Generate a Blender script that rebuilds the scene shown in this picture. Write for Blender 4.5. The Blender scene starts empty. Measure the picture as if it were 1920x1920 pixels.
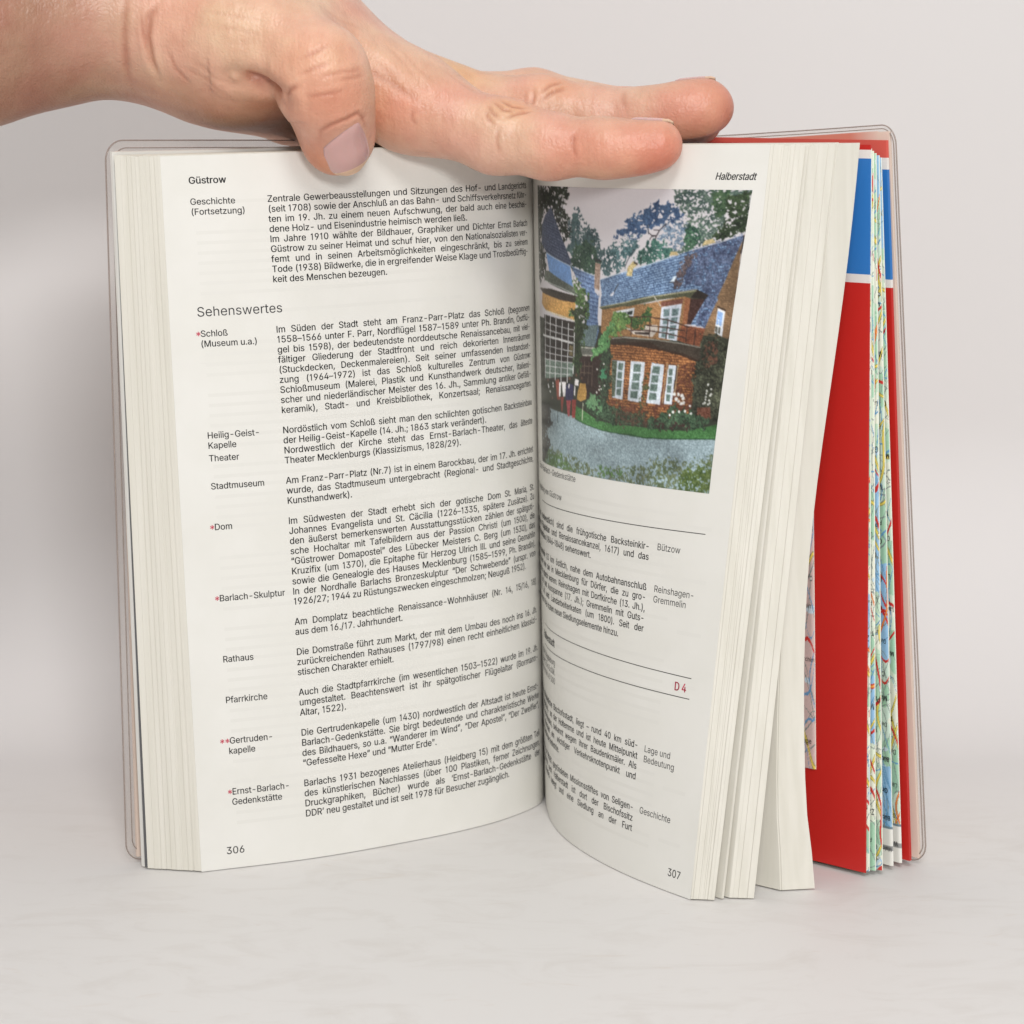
import bpy, bmesh, math, random
import numpy as np
from mathutils import Vector, Matrix

scene = bpy.context.scene
COL = scene.collection
R = math.radians

# ------------------------------------------------------------------ camera
cam_d = bpy.data.cameras.new('camera')
cam = bpy.data.objects.new('camera', cam_d)
COL.objects.link(cam)
PITCH = math.atan(800 / 4400)
cam.location = (0.0, -0.620, 0.2065)
cam.rotation_euler = (math.pi / 2 - PITCH, 0, 0)
cam_d.sensor_width = 36.0
cam_d.lens = 36.0 * 4400 / 1920
cam_d.clip_start = 0.01
cam_d.clip_end = 20
cam_d.dof.use_dof = True
cam_d.dof.focus_distance = 0.60
cam_d.dof.aperture_fstop = 30.0
scene.camera = cam

# ------------------------------------------------------------------ world, lamps, exposure
world = bpy.data.worlds.new('World')
scene.world = world
world.use_nodes = True
bg = world.node_tree.nodes['Background']
bg.inputs['Color'].default_value = (1.0, 1.0, 1.0, 1)
bg.inputs['Strength'].default_value = 0.34

def area(name, loc, target, sx, sy, power, color=(1, 1, 1)):
    l = bpy.data.lights.new(name, 'AREA')
    l.shape = 'RECTANGLE'; l.size = sx; l.size_y = sy
    l.energy = power; l.color = color
    o = bpy.data.objects.new(name, l); COL.objects.link(o)
    o.location = loc
    o.rotation_euler = (Vector(target) - Vector(loc)).to_track_quat('-Z', 'Y').to_euler()
    return o

area('key_lamp', (0.04, -0.86, 1.06), (0, 0.0, 0.12), 0.36, 0.30, 6.3, (1.0, 0.995, 0.985))
area('front_lamp', (0.20, -1.28, 0.52), (0, 0.0, 0.10), 0.24, 0.18, 6.6, (1.0, 0.995, 0.99))
area('ceiling_lamp', (-0.1, -0.15, 1.7), (0, 0.05, 0), 1.3, 1.1, 4.3, (1.0, 1.0, 1.0))

vs = scene.view_settings
vs.view_transform = 'Standard'; vs.look = 'None'; vs.exposure = 0.03; vs.gamma = 1.0
vs.use_curve_mapping = False
scene.render.engine = 'CYCLES'
scene.cycles.max_bounces = 10
scene.cycles.transmission_bounces = 10
scene.cycles.transparent_max_bounces = 12

# ------------------------------------------------------------------ helpers
def srgb(r, g=None, b=None):
    if g is None: r, g, b = r
    f = lambda c: (c / 255 / 12.92) if c / 255 <= 0.04045 else ((c / 255 + 0.055) / 1.055) ** 2.4
    return (f(r), f(g), f(b), 1.0)

def mat(name, color=(0.8, 0.8, 0.8, 1), rough=0.6, **kw):
    m = bpy.data.materials.new(name); m.use_nodes = True
    b = m.node_tree.nodes['Principled BSDF']
    b.inputs['Base Color'].default_value = color
    b.inputs['Roughness'].default_value = rough
    for k, v in kw.items(): b.inputs[k].default_value = v
    return m

def nodes(m): return m.node_tree.nodes, m.node_tree.links, m.node_tree.nodes['Principled BSDF']

def noise_tint(m, c1, c2, scale, detail=4, lo=0.35, hi=0.65, stretch=(1, 1, 1)):
    n, l, b = nodes(m)
    tc = n.new('ShaderNodeTexCoord'); mp = n.new('ShaderNodeMapping'); mp.inputs['Scale'].default_value = stretch
    tx = n.new('ShaderNodeTexNoise'); tx.inputs['Scale'].default_value = scale; tx.inputs['Detail'].default_value = detail
    cr = n.new('ShaderNodeValToRGB')
    cr.color_ramp.elements[0].position = lo; cr.color_ramp.elements[0].color = c1
    cr.color_ramp.elements[1].position = hi; cr.color_ramp.elements[1].color = c2
    l.new(tc.outputs['Object'], mp.inputs['Vector']); l.new(mp.outputs['Vector'], tx.inputs['Vector'])
    l.new(tx.outputs['Fac'], cr.inputs['Fac']); l.new(cr.outputs['Color'], b.inputs['Base Color'])
    return tx, cr

def bump(m, scale, strength, dist, detail=3):
    n, l, b = nodes(m)
    tc = n.new('ShaderNodeTexCoord')
    tx = n.new('ShaderNodeTexNoise'); tx.inputs['Scale'].default_value = scale; tx.inputs['Detail'].default_value = detail
    bp = n.new('ShaderNodeBump'); bp.inputs['Strength'].default_value = strength; bp.inputs['Distance'].default_value = dist
    l.new(tc.outputs['Object'], tx.inputs['Vector']); l.new(tx.outputs['Fac'], bp.inputs['Height'])
    l.new(bp.outputs['Normal'], b.inputs['Normal'])

def vcol_mat(name, rough=0.5, **kw):
    m = mat(name, rough=rough, **kw)
    n, l, b = nodes(m)
    a = n.new('ShaderNodeVertexColor'); a.layer_name = 'print'
    l.new(a.outputs['Color'], b.inputs['Base Color'])
    return m

def empty(name, loc=(0, 0, 0)):
    o = bpy.data.objects.new(name, None); COL.objects.link(o); o.location = loc
    o.empty_display_size = 0.02
    return o

def tag(o, label, cat=None, group=None, kind=None):
    o['label'] = label
    if cat: o['category'] = cat
    if group: o['group'] = group
    if kind: o['kind'] = kind
    return o

def link(name, verts, faces, m, parent=None, smooth=True, mats=None, mi=None):
    me = bpy.data.meshes.new(name)
    if isinstance(verts, np.ndarray): verts = verts.tolist()
    me.from_pydata(verts, [], faces)
    for x in (mats or [m]): me.materials.append(x)
    if mi is not None: me.polygons.foreach_set('material_index', np.asarray(mi, np.int32))
    me.polygons.foreach_set('use_smooth', np.full(len(me.polygons), smooth))
    me.update()
    o = bpy.data.objects.new(name, me); COL.objects.link(o)
    if parent is not None: o.parent = parent
    return o

def grid_faces(nu, nv, base=0):
    return [(base + j * nu + i, base + j * nu + i + 1, base + (j + 1) * nu + i + 1, base + (j + 1) * nu + i)
            for j in range(nv - 1) for i in range(nu - 1)]

# ------------------------------------------------------------------ the setting: one sweep of white table and backdrop
def build_setting():
    prof = [(-1.4, 0.0), (-0.4, 0.0), (0.0, 0.0), (0.075, 0.0)]
    y0, r = 0.082, 0.095
    for k in range(0, 25):
        a = k / 24 * math.pi / 2
        prof.append((y0 + r * math.sin(a), r * (1 - math.cos(a))))
    prof += [(y0 + r, 0.3), (y0 + r, 0.6), (y0 + r, 1.0)]
    xs = np.linspace(-1.3, 1.3, 14)
    m = mat('white_board', srgb(228, 222, 219), 0.55)
    n, l, b = nodes(m)
    tc = n.new('ShaderNodeTexCoord')
    mp = n.new('ShaderNodeMapping'); mp.inputs['Scale'].default_value = (1, 1.9, 1)
    mp.inputs['Rotation'].default_value = (0, 0, 0.5)
    l.new(tc.outputs['Object'], mp.inputs['Vector'])
    # faint scuffs and grey smudges of the worn board
    n1 = n.new('ShaderNodeTexNoise'); n1.inputs['Scale'].default_value = 34; n1.inputs['Detail'].default_value = 6; n1.inputs['Roughness'].default_value = 0.65
    n1.inputs['Distortion'].default_value = 1.2
    r1 = n.new('ShaderNodeValToRGB'); r1.color_ramp.elements[0].position = 0.33; r1.color_ramp.elements[1].position = 0.52
    r1.color_ramp.elements[0].color = srgb(214, 210, 206); r1.color_ramp.elements[1].color = srgb(220, 217, 214)
    l.new(mp.outputs['Vector'], n1.inputs['Vector']); l.new(n1.outputs['Fac'], r1.inputs['Fac'])
    mp2 = n.new('ShaderNodeMapping'); mp2.inputs['Scale'].default_value = (1, 3.2, 1); mp2.inputs['Rotation'].default_value = (0, 0, -0.12)
    n2 = n.new('ShaderNodeTexNoise'); n2.inputs['Scale'].default_value = 42; n2.inputs['Detail'].default_value = 5; n2.inputs['Distortion'].default_value = 2.0
    r2 = n.new('ShaderNodeValToRGB'); r2.color_ramp.elements[0].position = 0.66; r2.color_ramp.elements[1].position = 0.78
    r2.color_ramp.elements[0].color = (0, 0, 0, 1); r2.color_ramp.elements[1].color = (1, 1, 1, 1)
    l.new(tc.outputs['Object'], mp2.inputs['Vector']); l.new(mp2.outputs['Vector'], n2.inputs['Vector']); l.new(n2.outputs['Fac'], r2.inputs['Fac'])
    mx = n.new('ShaderNodeMixRGB'); mx.inputs['Color2'].default_value = srgb(206, 194, 182)
    mul = n.new('ShaderNodeMath'); mul.operation = 'MULTIPLY'; mul.inputs[1].default_value = 0.36
    l.new(r2.outputs['Color'], mul.inputs[0])
    l.new(mul.outputs[0], mx.inputs['Fac']); l.new(r1.outputs['Color'], mx.inputs['Color1'])
    # the wear fades out where the board bends up behind the book
    sx = n.new('ShaderNodeSeparateXYZ'); l.new(tc.outputs['Object'], sx.inputs['Vector'])
    mr = n.new('ShaderNodeMapRange'); mr.inputs['From Min'].default_value = 0.0; mr.inputs['From Max'].default_value = 0.08
    l.new(sx.outputs['Y'], mr.inputs['Value'])
    mx3 = n.new('ShaderNodeMixRGB'); mx3.inputs['Color2'].default_value = srgb(216, 212.5, 211)
    l.new(mr.outputs['Result'], mx3.inputs['Fac']); l.new(mx.outputs['Color'], mx3.inputs['Color1'])
    # tiny dark specks
    vo = n.new('ShaderNodeTexVoronoi'); vo.inputs['Scale'].default_value = 30
    ms = n.new('ShaderNodeMath'); ms.operation = 'LESS_THAN'; ms.inputs[1].default_value = 0.022
    l.new(tc.outputs['Object'], vo.inputs['Vector']); l.new(vo.outputs['Distance'], ms.inputs[0])
    mx2 = n.new('ShaderNodeMixRGB'); mx2.inputs['Color2'].default_value = srgb(150, 138, 128)
    l.new(ms.outputs[0], mx2.inputs['Fac']); l.new(mx3.outputs['Color'], mx2.inputs['Color1'])
    l.new(mx2.outputs['Color'], b.inputs['Base Color'])
    bp = n.new('ShaderNodeBump'); bp.inputs['Strength'].default_value = 0.06; bp.inputs['Distance'].default_value = 0.001
    l.new(n1.outputs['Fac'], bp.inputs['Height']); l.new(bp.outputs['Normal'], b.inputs['Normal'])
    V = [(x, y, z) for (y, z) in prof for x in xs]
    o = link('tabletop', V, grid_faces(len(xs), len(prof)), m)
    tag(o, 'white worn board that the book stands on, bending up behind it', kind='structure')
build_setting()

# ------------------------------------------------------------------ paper geometry
def catmull(P, n):
    P = np.asarray(P, float)
    d = np.r_[0, np.cumsum(np.linalg.norm(np.diff(P, axis=0), axis=1))]
    m = np.gradient(P, d, axis=0)
    t = np.linspace(0, d[-1], n); i = np.clip(np.searchsorted(d, t, side='right') - 1, 0, len(P) - 2)
    h = (d[i + 1] - d[i])[:, None]; u = ((t - d[i])[:, None]) / h
    return (2*u**3 - 3*u**2 + 1)*P[i] + (u**3 - 2*u**2 + u)*h*m[i] + (-2*u**3 + 3*u**2)*P[i+1] + (u**3 - u**2)*h*m[i+1]

class Curve:
    def __init__(s, P, n=400):
        s.P = catmull(P, n)
        s.d = np.r_[0, np.cumsum(np.linalg.norm(np.diff(s.P, axis=0), axis=1))]; s.L = s.d[-1]
    def at(s, u):
        u = np.asarray(u, float)
        return np.stack([np.interp(u, s.d, s.P[:, k]) for k in range(3)], -1)
    def frac(s, f): return s.at(np.asarray(f, float) * s.L)

class Page:
    """a bent sheet ruled between a bottom and a top curve; u = metres along the paper, v = metres down"""
    def __init__(s, B, T, H=.19):
        s.B = B if isinstance(B, Curve) else Curve(B); s.T = T if isinstance(T, Curve) else Curve(T)
        s.H = H; s.L = s.B.L
    def at(s, u, v):
        u, v = np.broadcast_arrays(np.asarray(u, float), np.asarray(v, float)); t = (v / s.H)[..., None]
        return s.T.at(u * s.T.L / s.L) * (1 - t) + s.B.at(u) * t
    def lift(s, u, v, h):
        e = 2e-4
        p = s.at(u, v); du = s.at(np.asarray(u) + e, v) - s.at(np.asarray(u) - e, v); dv = s.at(u, np.asarray(v) + e) - s.at(u, np.asarray(v) - e)
        n = -np.cross(du, dv); n /= np.maximum(np.linalg.norm(n, axis=-1, keepdims=True), 1e-12)
        return p + n * h

def sheet_grid(page, u0, u1, nu, nv, lift=0.0, v0=0.0, v1=None):
    v1 = page.H if v1 is None else v1
    U, V = np.meshgrid(np.linspace(u0, u1, nu), np.linspace(v0, v1, nv))
    return page.lift(U, V, lift).reshape(-1, 3), grid_faces(nu, nv)

def slab(FB, FT, BB, BT, n=26, wave=None):
    """closed leaf bundle between a front sheet (FB bottom, FT top) and a back sheet (BB, BT): verts, faces"""
    f = np.linspace(0, 1, n)
    rows = []
    nv = 21
    for (B, T) in ((FB, FT), (BB, BT)):
        b, t = B.frac(f), T.frac(f)
        for k in range(nv):
            q = k / (nv - 1)
            rows.append(t * (1 - q) + b * q)
    V = np.concatenate(rows)
    F = grid_faces(n, nv) + [tuple(reversed(x)) for x in grid_faces(n, nv, n * nv)]
    o = n * nv
    ring = [i for i in range(n)] + [k * n + n - 1 for k in range(1, nv)] + [(nv - 1) * n + i for i in range(n - 2, -1, -1)] + [k * n for k in range(nv - 2, 0, -1)]
    for a, b in zip(ring, ring[1:] + ring[:1]): F.append((b, a, a + o, b + o))
    return V, F

class Bag:
    def __init__(s): s.V = []; s.F = []; s.M = []; s.n = 0
    def add(s, V, F, m=0):
        V = np.asarray(V); s.V.append(V); s.F += [tuple(i + s.n for i in f) for f in F]; s.M += [m] * len(F); s.n += len(V)
    def build(s, name, mats, parent=None, smooth=False):
        if not isinstance(mats, (list, tuple)): mats = [mats]
        return link(name, np.concatenate(s.V), s.F, None, parent, smooth, mats, s.M)

def lerp_curve(A, B, w, n=80):
    f = np.linspace(0, 1, n)
    return Curve(A.frac(f) * (1 - w) + B.frac(f) * w, 200)

# ------------------------------------------------------------------ lettering: outlines of a plain grotesque, 1000 units = one size
GLYPH_ORDER = '"\'()*,-./0123456789:;ABCDEFGHIJKLMNOPQRSTUVWXYZabcdefghijklmnopqrstuvwxyzÄÖÜßäöü–‘’“”„ '
GLYPH_SHAPES = [
[321,[78,318,70,509,136,509,128,318,193,318,185,509,250,509,243,318],[1,0,3,3,2,1,7,6,4,5,4,6]],
[206,[78,318,70,509,136,509,128,318],[1,0,3,3,2,1]],
[273,[89,207,90,244,94,283,101,324,109,364,119,403,132,441,145,477,160,510,177,539,236,539,219,503,204,466,191,428,179,390,169,351,161,313,156,276,152,241,151,207,152,176,155,145,160,115,167,83,177,50,188,16,202,-19,218,-57,236,-96,177,-96,150,-46,128,4,111,55,99,106,92,156],[34,33,21,21,20,34,0,34,20,20,19,0,1,0,19,19,18,1,2,1,18,28,27,29,12,11,8,9,8,11,11,10,9,29,27,30,27,26,30,26,25,30,31,30,25,25,24,31,32,31,24,24,23,32,33,32,23,23,22,33,21,33,22,2,18,17,3,2,17,17,16,3,4,3,16,16,15,4,5,4,15,15,14,5,6,5,14,14,13,6,7,6,13,13,12,7,12,8,7]],
[273,[37,-96,56,-56,72,-18,86,18,97,52,106,85,113,116,118,147,121,177,122,207,121,241,117,276,112,313,104,351,94,390,82,428,69,466,54,503,37,539,97,539,113,510,128,477,142,441,154,403,164,364,173,323,179,283,183,244,184,207,182,156,174,104,161,53,144,3,123,-47,97,-96],[1,0,34,17,16,20,20,19,17,18,17,19,30,29,7,8,7,29,29,28,8,9,8,28,28,27,9,10,9,27,27,26,10,11,10,26,26,25,11,1,34,33,2,1,33,33,32,2,3,2,32,4,3,32,32,31,4,5,4,31,31,30,5,6,5,30,30,7,6,11,25,12,25,24,12,13,12,24,24,23,13,14,13,23,23,22,14,15,14,22,22,21,15,16,15,21,20,16,21]],
[453,[201,223,206,331,114,272,89,315,186,365,89,415,114,459,206,400,201,509,250,509,246,400,337,459,362,415,266,365,362,315,337,272,246,331,250,223],[1,7,4,1,4,2,3,2,4,4,7,5,6,5,7,13,15,14,15,13,16,10,16,13,13,12,10,12,11,10,1,0,17,17,16,1,7,1,16,16,10,7,10,9,7,8,7,9]],
[187,[38,-119,68,71,137,71,84,-119],[1,0,3,3,2,1]],
[453,[337,244,337,188,114,188,114,244],[3,2,1,1,0,3]],
[187,[95,-4,83,-3,73,1,63,9,55,18,51,29,50,41,51,53,55,64,63,73,73,81,83,85,95,87,107,85,118,81,128,73,135,64,140,53,141,41,140,29,135,18,128,9,118,1,107,-3],[4,3,5,6,5,3,1,0,2,10,9,11,2,0,3,6,3,0,0,9,6,7,6,9,8,7,9,22,21,23,19,18,20,16,15,18,18,17,16,20,18,21,18,15,13,14,13,15,23,21,0,21,18,0,18,13,0,9,0,13,11,9,13,13,12,11]],
[249,[235,533,71,-76,14,-76,178,533],[0,3,1,2,1,3]],
[453,[227,-7,191,-3,158,7,130,24,105,48,85,77,69,113,57,155,50,202,48,254,50,306,57,353,69,395,85,431,106,461,130,484,159,502,191,512,227,516,262,512,295,502,323,484,348,461,368,431,384,395,396,353,403,306,405,254,403,202,396,155,384,113,368,77,348,48,323,24,295,7,263,-3,227,50,250,52,271,60,290,74,306,92,320,116,330,144,338,176,342,213,344,254,342,295,338,332,330,365,320,393,306,416,290,435,271,449,250,457,227,460,203,457,182,449,163,435,147,416,134,393,123,365,115,332,111,295,109,254,111,213,115,176,123,144,134,116,147,92,163,74,182,60,203,52],[7,6,66,66,65,7,8,7,65,65,64,8,9,8,64,64,63,9,63,62,9,10,9,62,62,61,10,11,10,61,61,60,11,12,11,60,0,36,71,0,71,1,1,71,2,71,70,2,3,2,70,69,3,70,57,56,15,16,15,56,56,55,16,55,17,16,3,69,4,69,68,4,5,4,68,68,67,5,6,5,67,66,6,67,12,60,59,13,12,59,59,58,13,14,13,58,58,57,14,57,15,14,54,53,19,18,54,19,37,35,34,38,37,34,34,33,38,39,38,33,51,21,52,21,20,52,53,52,20,19,53,20,30,29,42,43,42,29,29,28,43,44,43,28,28,27,44,45,44,27,46,45,27,27,26,46,47,46,26,26,25,47,48,47,25,25,24,48,39,33,32,40,39,32,32,31,40,41,40,31,31,30,41,30,42,41,48,24,49,24,23,49,50,49,23,23,22,50,51,50,22,21,51,22,35,37,0,36,0,37,17,55,54,54,18,17]],
[340,[165,0,221,0,221,509,165,509,165,509,165,425,78,380,78,432],[0,1,2,0,2,3,4,5,6,4,6,7]],
[453,[64,0,64,47,234,229,252,248,268,266,282,282,294,298,303,312,311,327,316,341,319,356,320,371,319,389,315,405,308,419,298,431,287,441,273,449,258,455,241,458,224,460,205,458,188,454,172,447,159,438,148,427,139,413,132,398,128,381,127,362,66,362,68,391,75,418,86,442,102,464,121,482,143,496,168,507,196,513,225,516,254,513,281,507,306,497,328,482,346,465,361,445,372,423,379,398,381,372,380,354,377,336,371,318,363,299,351,280,336,259,317,235,294,209,267,180,153,60,153,57,389,57,389,0],[1,0,59,29,28,30,31,30,28,28,27,31,32,31,27,33,32,27,27,26,33,34,33,26,26,25,34,25,35,34,38,22,21,21,20,38,37,23,22,22,38,37,18,40,19,39,19,40,57,2,58,19,39,20,38,20,39,1,59,58,58,2,1,35,25,24,36,35,24,24,23,36,23,37,36,17,16,42,41,17,42,49,48,11,12,11,48,48,47,12,47,46,12,5,55,54,6,5,54,54,53,6,7,6,53,53,52,7,8,7,52,52,51,8,9,8,51,51,50,9,10,9,50,50,49,10,49,11,10,12,46,13,46,45,13,14,13,45,45,44,14,15,14,44,44,43,15,16,15,43,42,16,43,59,0,61,61,60,59,2,57,56,3,2,56,4,3,56,56,55,4,55,5,4,17,41,18,40,18,41]],
[453,[218,-7,188,-5,159,1,133,10,108,22,88,38,70,57,57,79,48,104,44,132,109,132,112,115,118,100,126,87,137,76,150,66,165,59,182,54,200,51,219,50,239,51,258,55,275,61,291,69,304,80,315,93,323,108,328,125,329,145,328,163,323,180,316,196,306,211,292,223,275,234,254,241,229,246,201,248,157,248,157,299,288,448,288,452,70,452,70,509,372,509,372,461,211,278,211,289,247,290,279,286,308,276,333,262,354,244,371,222,383,198,391,173,393,145,390,116,383,90,370,66,354,45,333,27,309,12,281,2,251,-5,221,289],[3,15,4,15,14,4,5,4,14,14,13,5,6,5,13,13,12,6,7,6,12,12,11,7,8,7,11,11,10,8,9,8,10,17,16,2,17,2,1,1,18,17,64,20,0,19,0,20,35,48,36,18,1,0,0,19,18,46,37,36,36,48,46,39,46,47,2,16,3,15,3,16,37,46,38,46,39,38,22,21,63,22,63,62,23,22,62,33,50,34,49,34,50,58,57,27,28,27,57,57,56,28,29,28,56,56,55,29,55,54,29,30,29,54,54,53,30,23,62,61,24,23,61,61,60,24,25,24,60,60,59,25,26,25,59,59,58,26,58,27,26,30,53,31,53,52,31,32,31,52,52,51,32,33,32,51,50,33,51,45,40,47,41,40,45,45,44,41,63,21,64,20,64,21,34,49,35,48,35,49,39,47,40,43,42,41,41,44,43,46,48,65,47,46,65,45,47,65]],
[453,[40,105,40,158,247,509,311,509,109,166,109,163,413,163,413,105,282,0,282,121,282,146,282,318,343,318,343,0,282,105,282,163,343,163,343,105],[1,0,5,1,5,4,4,2,1,5,0,9,5,9,10,16,15,10,2,4,3,15,16,11,8,13,14,9,0,14,5,10,15,12,11,16,7,6,16,17,7,16,14,17,9,17,16,10,10,9,17,17,14,13]],
[453,[221,-7,192,-5,165,1,140,11,118,25,99,41,83,60,71,82,63,105,60,130,122,130,125,115,130,102,138,89,148,78,160,68,173,60,188,54,204,51,221,50,241,51,259,56,276,64,291,75,304,89,314,104,322,122,326,141,328,162,326,183,321,203,314,221,303,237,290,251,275,262,257,270,238,275,218,277,201,276,184,273,167,268,152,262,139,255,128,246,67,253,96,509,366,509,366,452,151,452,134,301,136,301,148,311,162,318,178,325,194,330,212,333,229,334,252,332,274,328,294,321,313,311,330,299,345,285,358,269,370,251,379,231,386,210,390,187,391,163,388,132,381,102,369,76,352,52,332,32,309,15,282,3,253,-4],[9,8,10,49,43,42,50,49,42,5,4,14,14,13,5,6,5,13,13,12,6,7,6,12,12,11,7,8,7,11,10,8,11,43,49,44,45,44,49,40,39,52,39,53,52,17,1,18,55,37,56,18,1,0,0,19,18,37,55,38,54,38,55,1,17,2,16,2,17,53,39,38,38,54,53,2,16,3,16,15,3,4,3,15,14,4,15,50,42,41,41,40,50,51,50,40,40,52,51,45,49,48,20,76,21,57,36,35,35,58,57,21,76,75,22,21,75,75,74,22,74,23,22,33,60,34,60,59,34,35,34,59,58,35,59,71,70,26,70,69,26,27,26,69,28,27,69,69,68,28,68,67,28,29,28,67,67,66,29,30,29,66,66,65,30,23,74,73,24,23,73,73,72,24,25,24,72,72,71,25,71,26,25,30,65,31,65,64,31,64,63,31,32,31,63,63,62,32,33,32,62,62,61,33,60,33,61,76,20,0,19,0,20,56,37,36,36,57,56,47,46,48,45,48,46]],
[453,[226,-7,196,-4,168,3,142,15,119,31,100,51,84,74,73,101,66,130,64,162,65,187,71,212,80,239,93,268,112,302,137,340,252,509,322,509,151,261,145,261,151,270,157,279,165,288,174,295,184,302,196,307,208,311,221,313,235,314,265,312,291,305,316,295,337,280,355,262,370,240,380,215,387,187,389,157,387,127,379,98,368,73,352,50,333,30,310,14,284,3,257,-4,226,48,245,50,263,55,279,63,293,73,304,86,314,101,322,119,326,137,327,157,326,178,322,196,314,213,304,228,293,241,279,251,263,259,245,264,226,265,207,264,190,259,174,252,160,241,148,229,138,214,131,197,126,179,125,158,126,138,131,119,138,102,148,86,160,73,174,63,190,55,207,50,175,296],[6,5,76,7,6,76,76,75,7,75,74,7,8,7,74,74,73,8,9,8,73,73,72,9,10,9,72,11,10,72,72,71,11,12,11,71,71,70,12,18,20,19,19,69,68,18,19,68,65,26,25,1,81,80,66,65,24,65,25,24,1,80,2,80,79,2,18,68,67,2,79,3,79,78,3,4,3,78,78,77,4,5,4,77,76,5,77,12,70,69,13,12,69,69,19,13,14,13,19,19,20,14,20,21,14,21,22,14,15,14,22,22,23,15,64,28,27,45,48,47,45,47,0,46,0,47,28,64,63,62,61,30,29,62,30,48,45,44,44,49,48,62,29,63,28,63,29,41,40,52,53,52,40,40,39,53,39,38,53,54,53,38,38,37,54,55,54,37,56,55,37,37,36,56,36,35,56,57,56,35,35,34,57,58,57,34,34,33,58,49,44,43,50,49,43,43,42,50,42,41,50,51,50,41,41,52,51,58,33,59,33,32,59,60,59,32,32,31,60,61,60,31,30,61,31,15,23,16,0,46,1,81,1,46,26,65,64,64,27,26,67,66,24,82,18,24,18,67,24,20,18,21,18,82,23,17,16,23,23,22,18,22,21,18,17,23,82]],
[453,[97,0,323,448,323,452,62,452,62,509,391,509,391,449,165,0],[0,7,1,2,1,6,6,5,2,6,1,7,4,3,2,2,5,4]],
[453,[226,-7,193,-5,163,1,136,11,111,25,91,42,74,62,62,84,54,109,52,135,53,156,58,176,65,195,75,212,87,228,101,241,117,252,134,260,153,265,153,267,129,276,109,289,93,308,80,330,73,354,70,380,73,405,79,429,90,450,106,469,124,485,146,498,170,508,197,514,226,516,255,514,282,508,306,498,328,485,346,469,361,450,373,429,379,405,382,380,379,354,372,330,359,308,343,289,323,276,300,267,300,265,319,260,335,252,351,241,365,228,377,212,387,195,395,176,399,156,401,135,398,109,391,84,378,62,362,42,341,25,317,11,289,1,259,-5,226,49,248,50,267,54,285,60,300,69,313,79,323,91,331,106,335,121,337,139,335,157,330,173,322,189,312,202,298,213,283,223,265,230,247,234,226,235,206,234,187,230,169,223,154,213,140,202,130,189,122,173,117,157,115,139,117,121,121,106,129,91,139,79,152,69,167,60,185,54,205,50,226,290,244,291,260,294,274,300,287,308,298,318,307,330,314,344,318,359,319,376,318,392,314,407,308,420,299,432,288,442,275,449,260,455,244,459,226,460,208,459,192,455,177,449,164,442,153,432,145,420,138,407,134,392,133,376,134,359,138,344,145,330,154,318,165,308,178,300,193,294,209,291],[6,5,98,98,97,6,7,6,97,97,96,7,8,7,96,9,8,96,96,95,9,10,9,95,95,94,10,11,10,94,94,93,11,12,11,93,13,12,93,93,92,13,14,13,92,24,23,132,132,131,24,25,24,131,131,130,25,26,25,130,32,125,124,0,68,103,86,139,87,138,87,139,0,103,1,102,1,103,87,138,88,123,33,124,32,124,33,1,102,2,102,101,2,3,2,101,100,3,101,89,88,18,88,138,18,19,18,138,138,137,19,136,19,137,31,126,125,125,32,31,3,100,4,100,99,4,5,4,99,98,5,99,14,92,91,15,14,91,16,15,91,91,90,16,17,16,90,90,89,17,89,18,17,19,136,20,136,135,20,21,20,135,135,134,21,22,21,134,134,133,22,23,22,133,132,23,133,26,130,129,27,26,129,28,27,129,129,128,28,29,28,128,128,127,29,30,29,127,127,126,30,126,31,30,34,122,121,121,35,34,119,36,120,67,70,69,84,106,85,105,85,106,35,121,120,120,36,35,71,66,65,72,71,65,70,67,66,66,71,70,84,83,50,106,84,50,50,49,106,107,106,49,49,108,107,118,37,119,36,119,37,63,62,74,75,74,62,62,61,75,61,60,75,76,75,60,60,59,76,77,76,59,59,58,77,78,77,58,58,57,78,57,56,78,79,78,56,56,55,79,80,79,55,55,54,80,45,44,112,113,112,44,44,43,113,114,113,43,43,42,114,72,65,64,73,72,64,64,63,73,63,74,73,80,54,81,54,53,81,53,52,81,82,81,52,52,51,82,83,82,51,50,83,51,108,49,48,109,108,48,48,47,109,110,109,47,47,46,110,111,110,46,46,45,111,45,112,111,114,42,115,42,41,115,41,40,115,116,115,40,40,39,116,117,116,39,39,38,117,118,117,38,37,118,38,67,69,0,68,0,69,85,105,86,105,104,86,139,86,104,122,34,123,33,123,34]],
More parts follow.
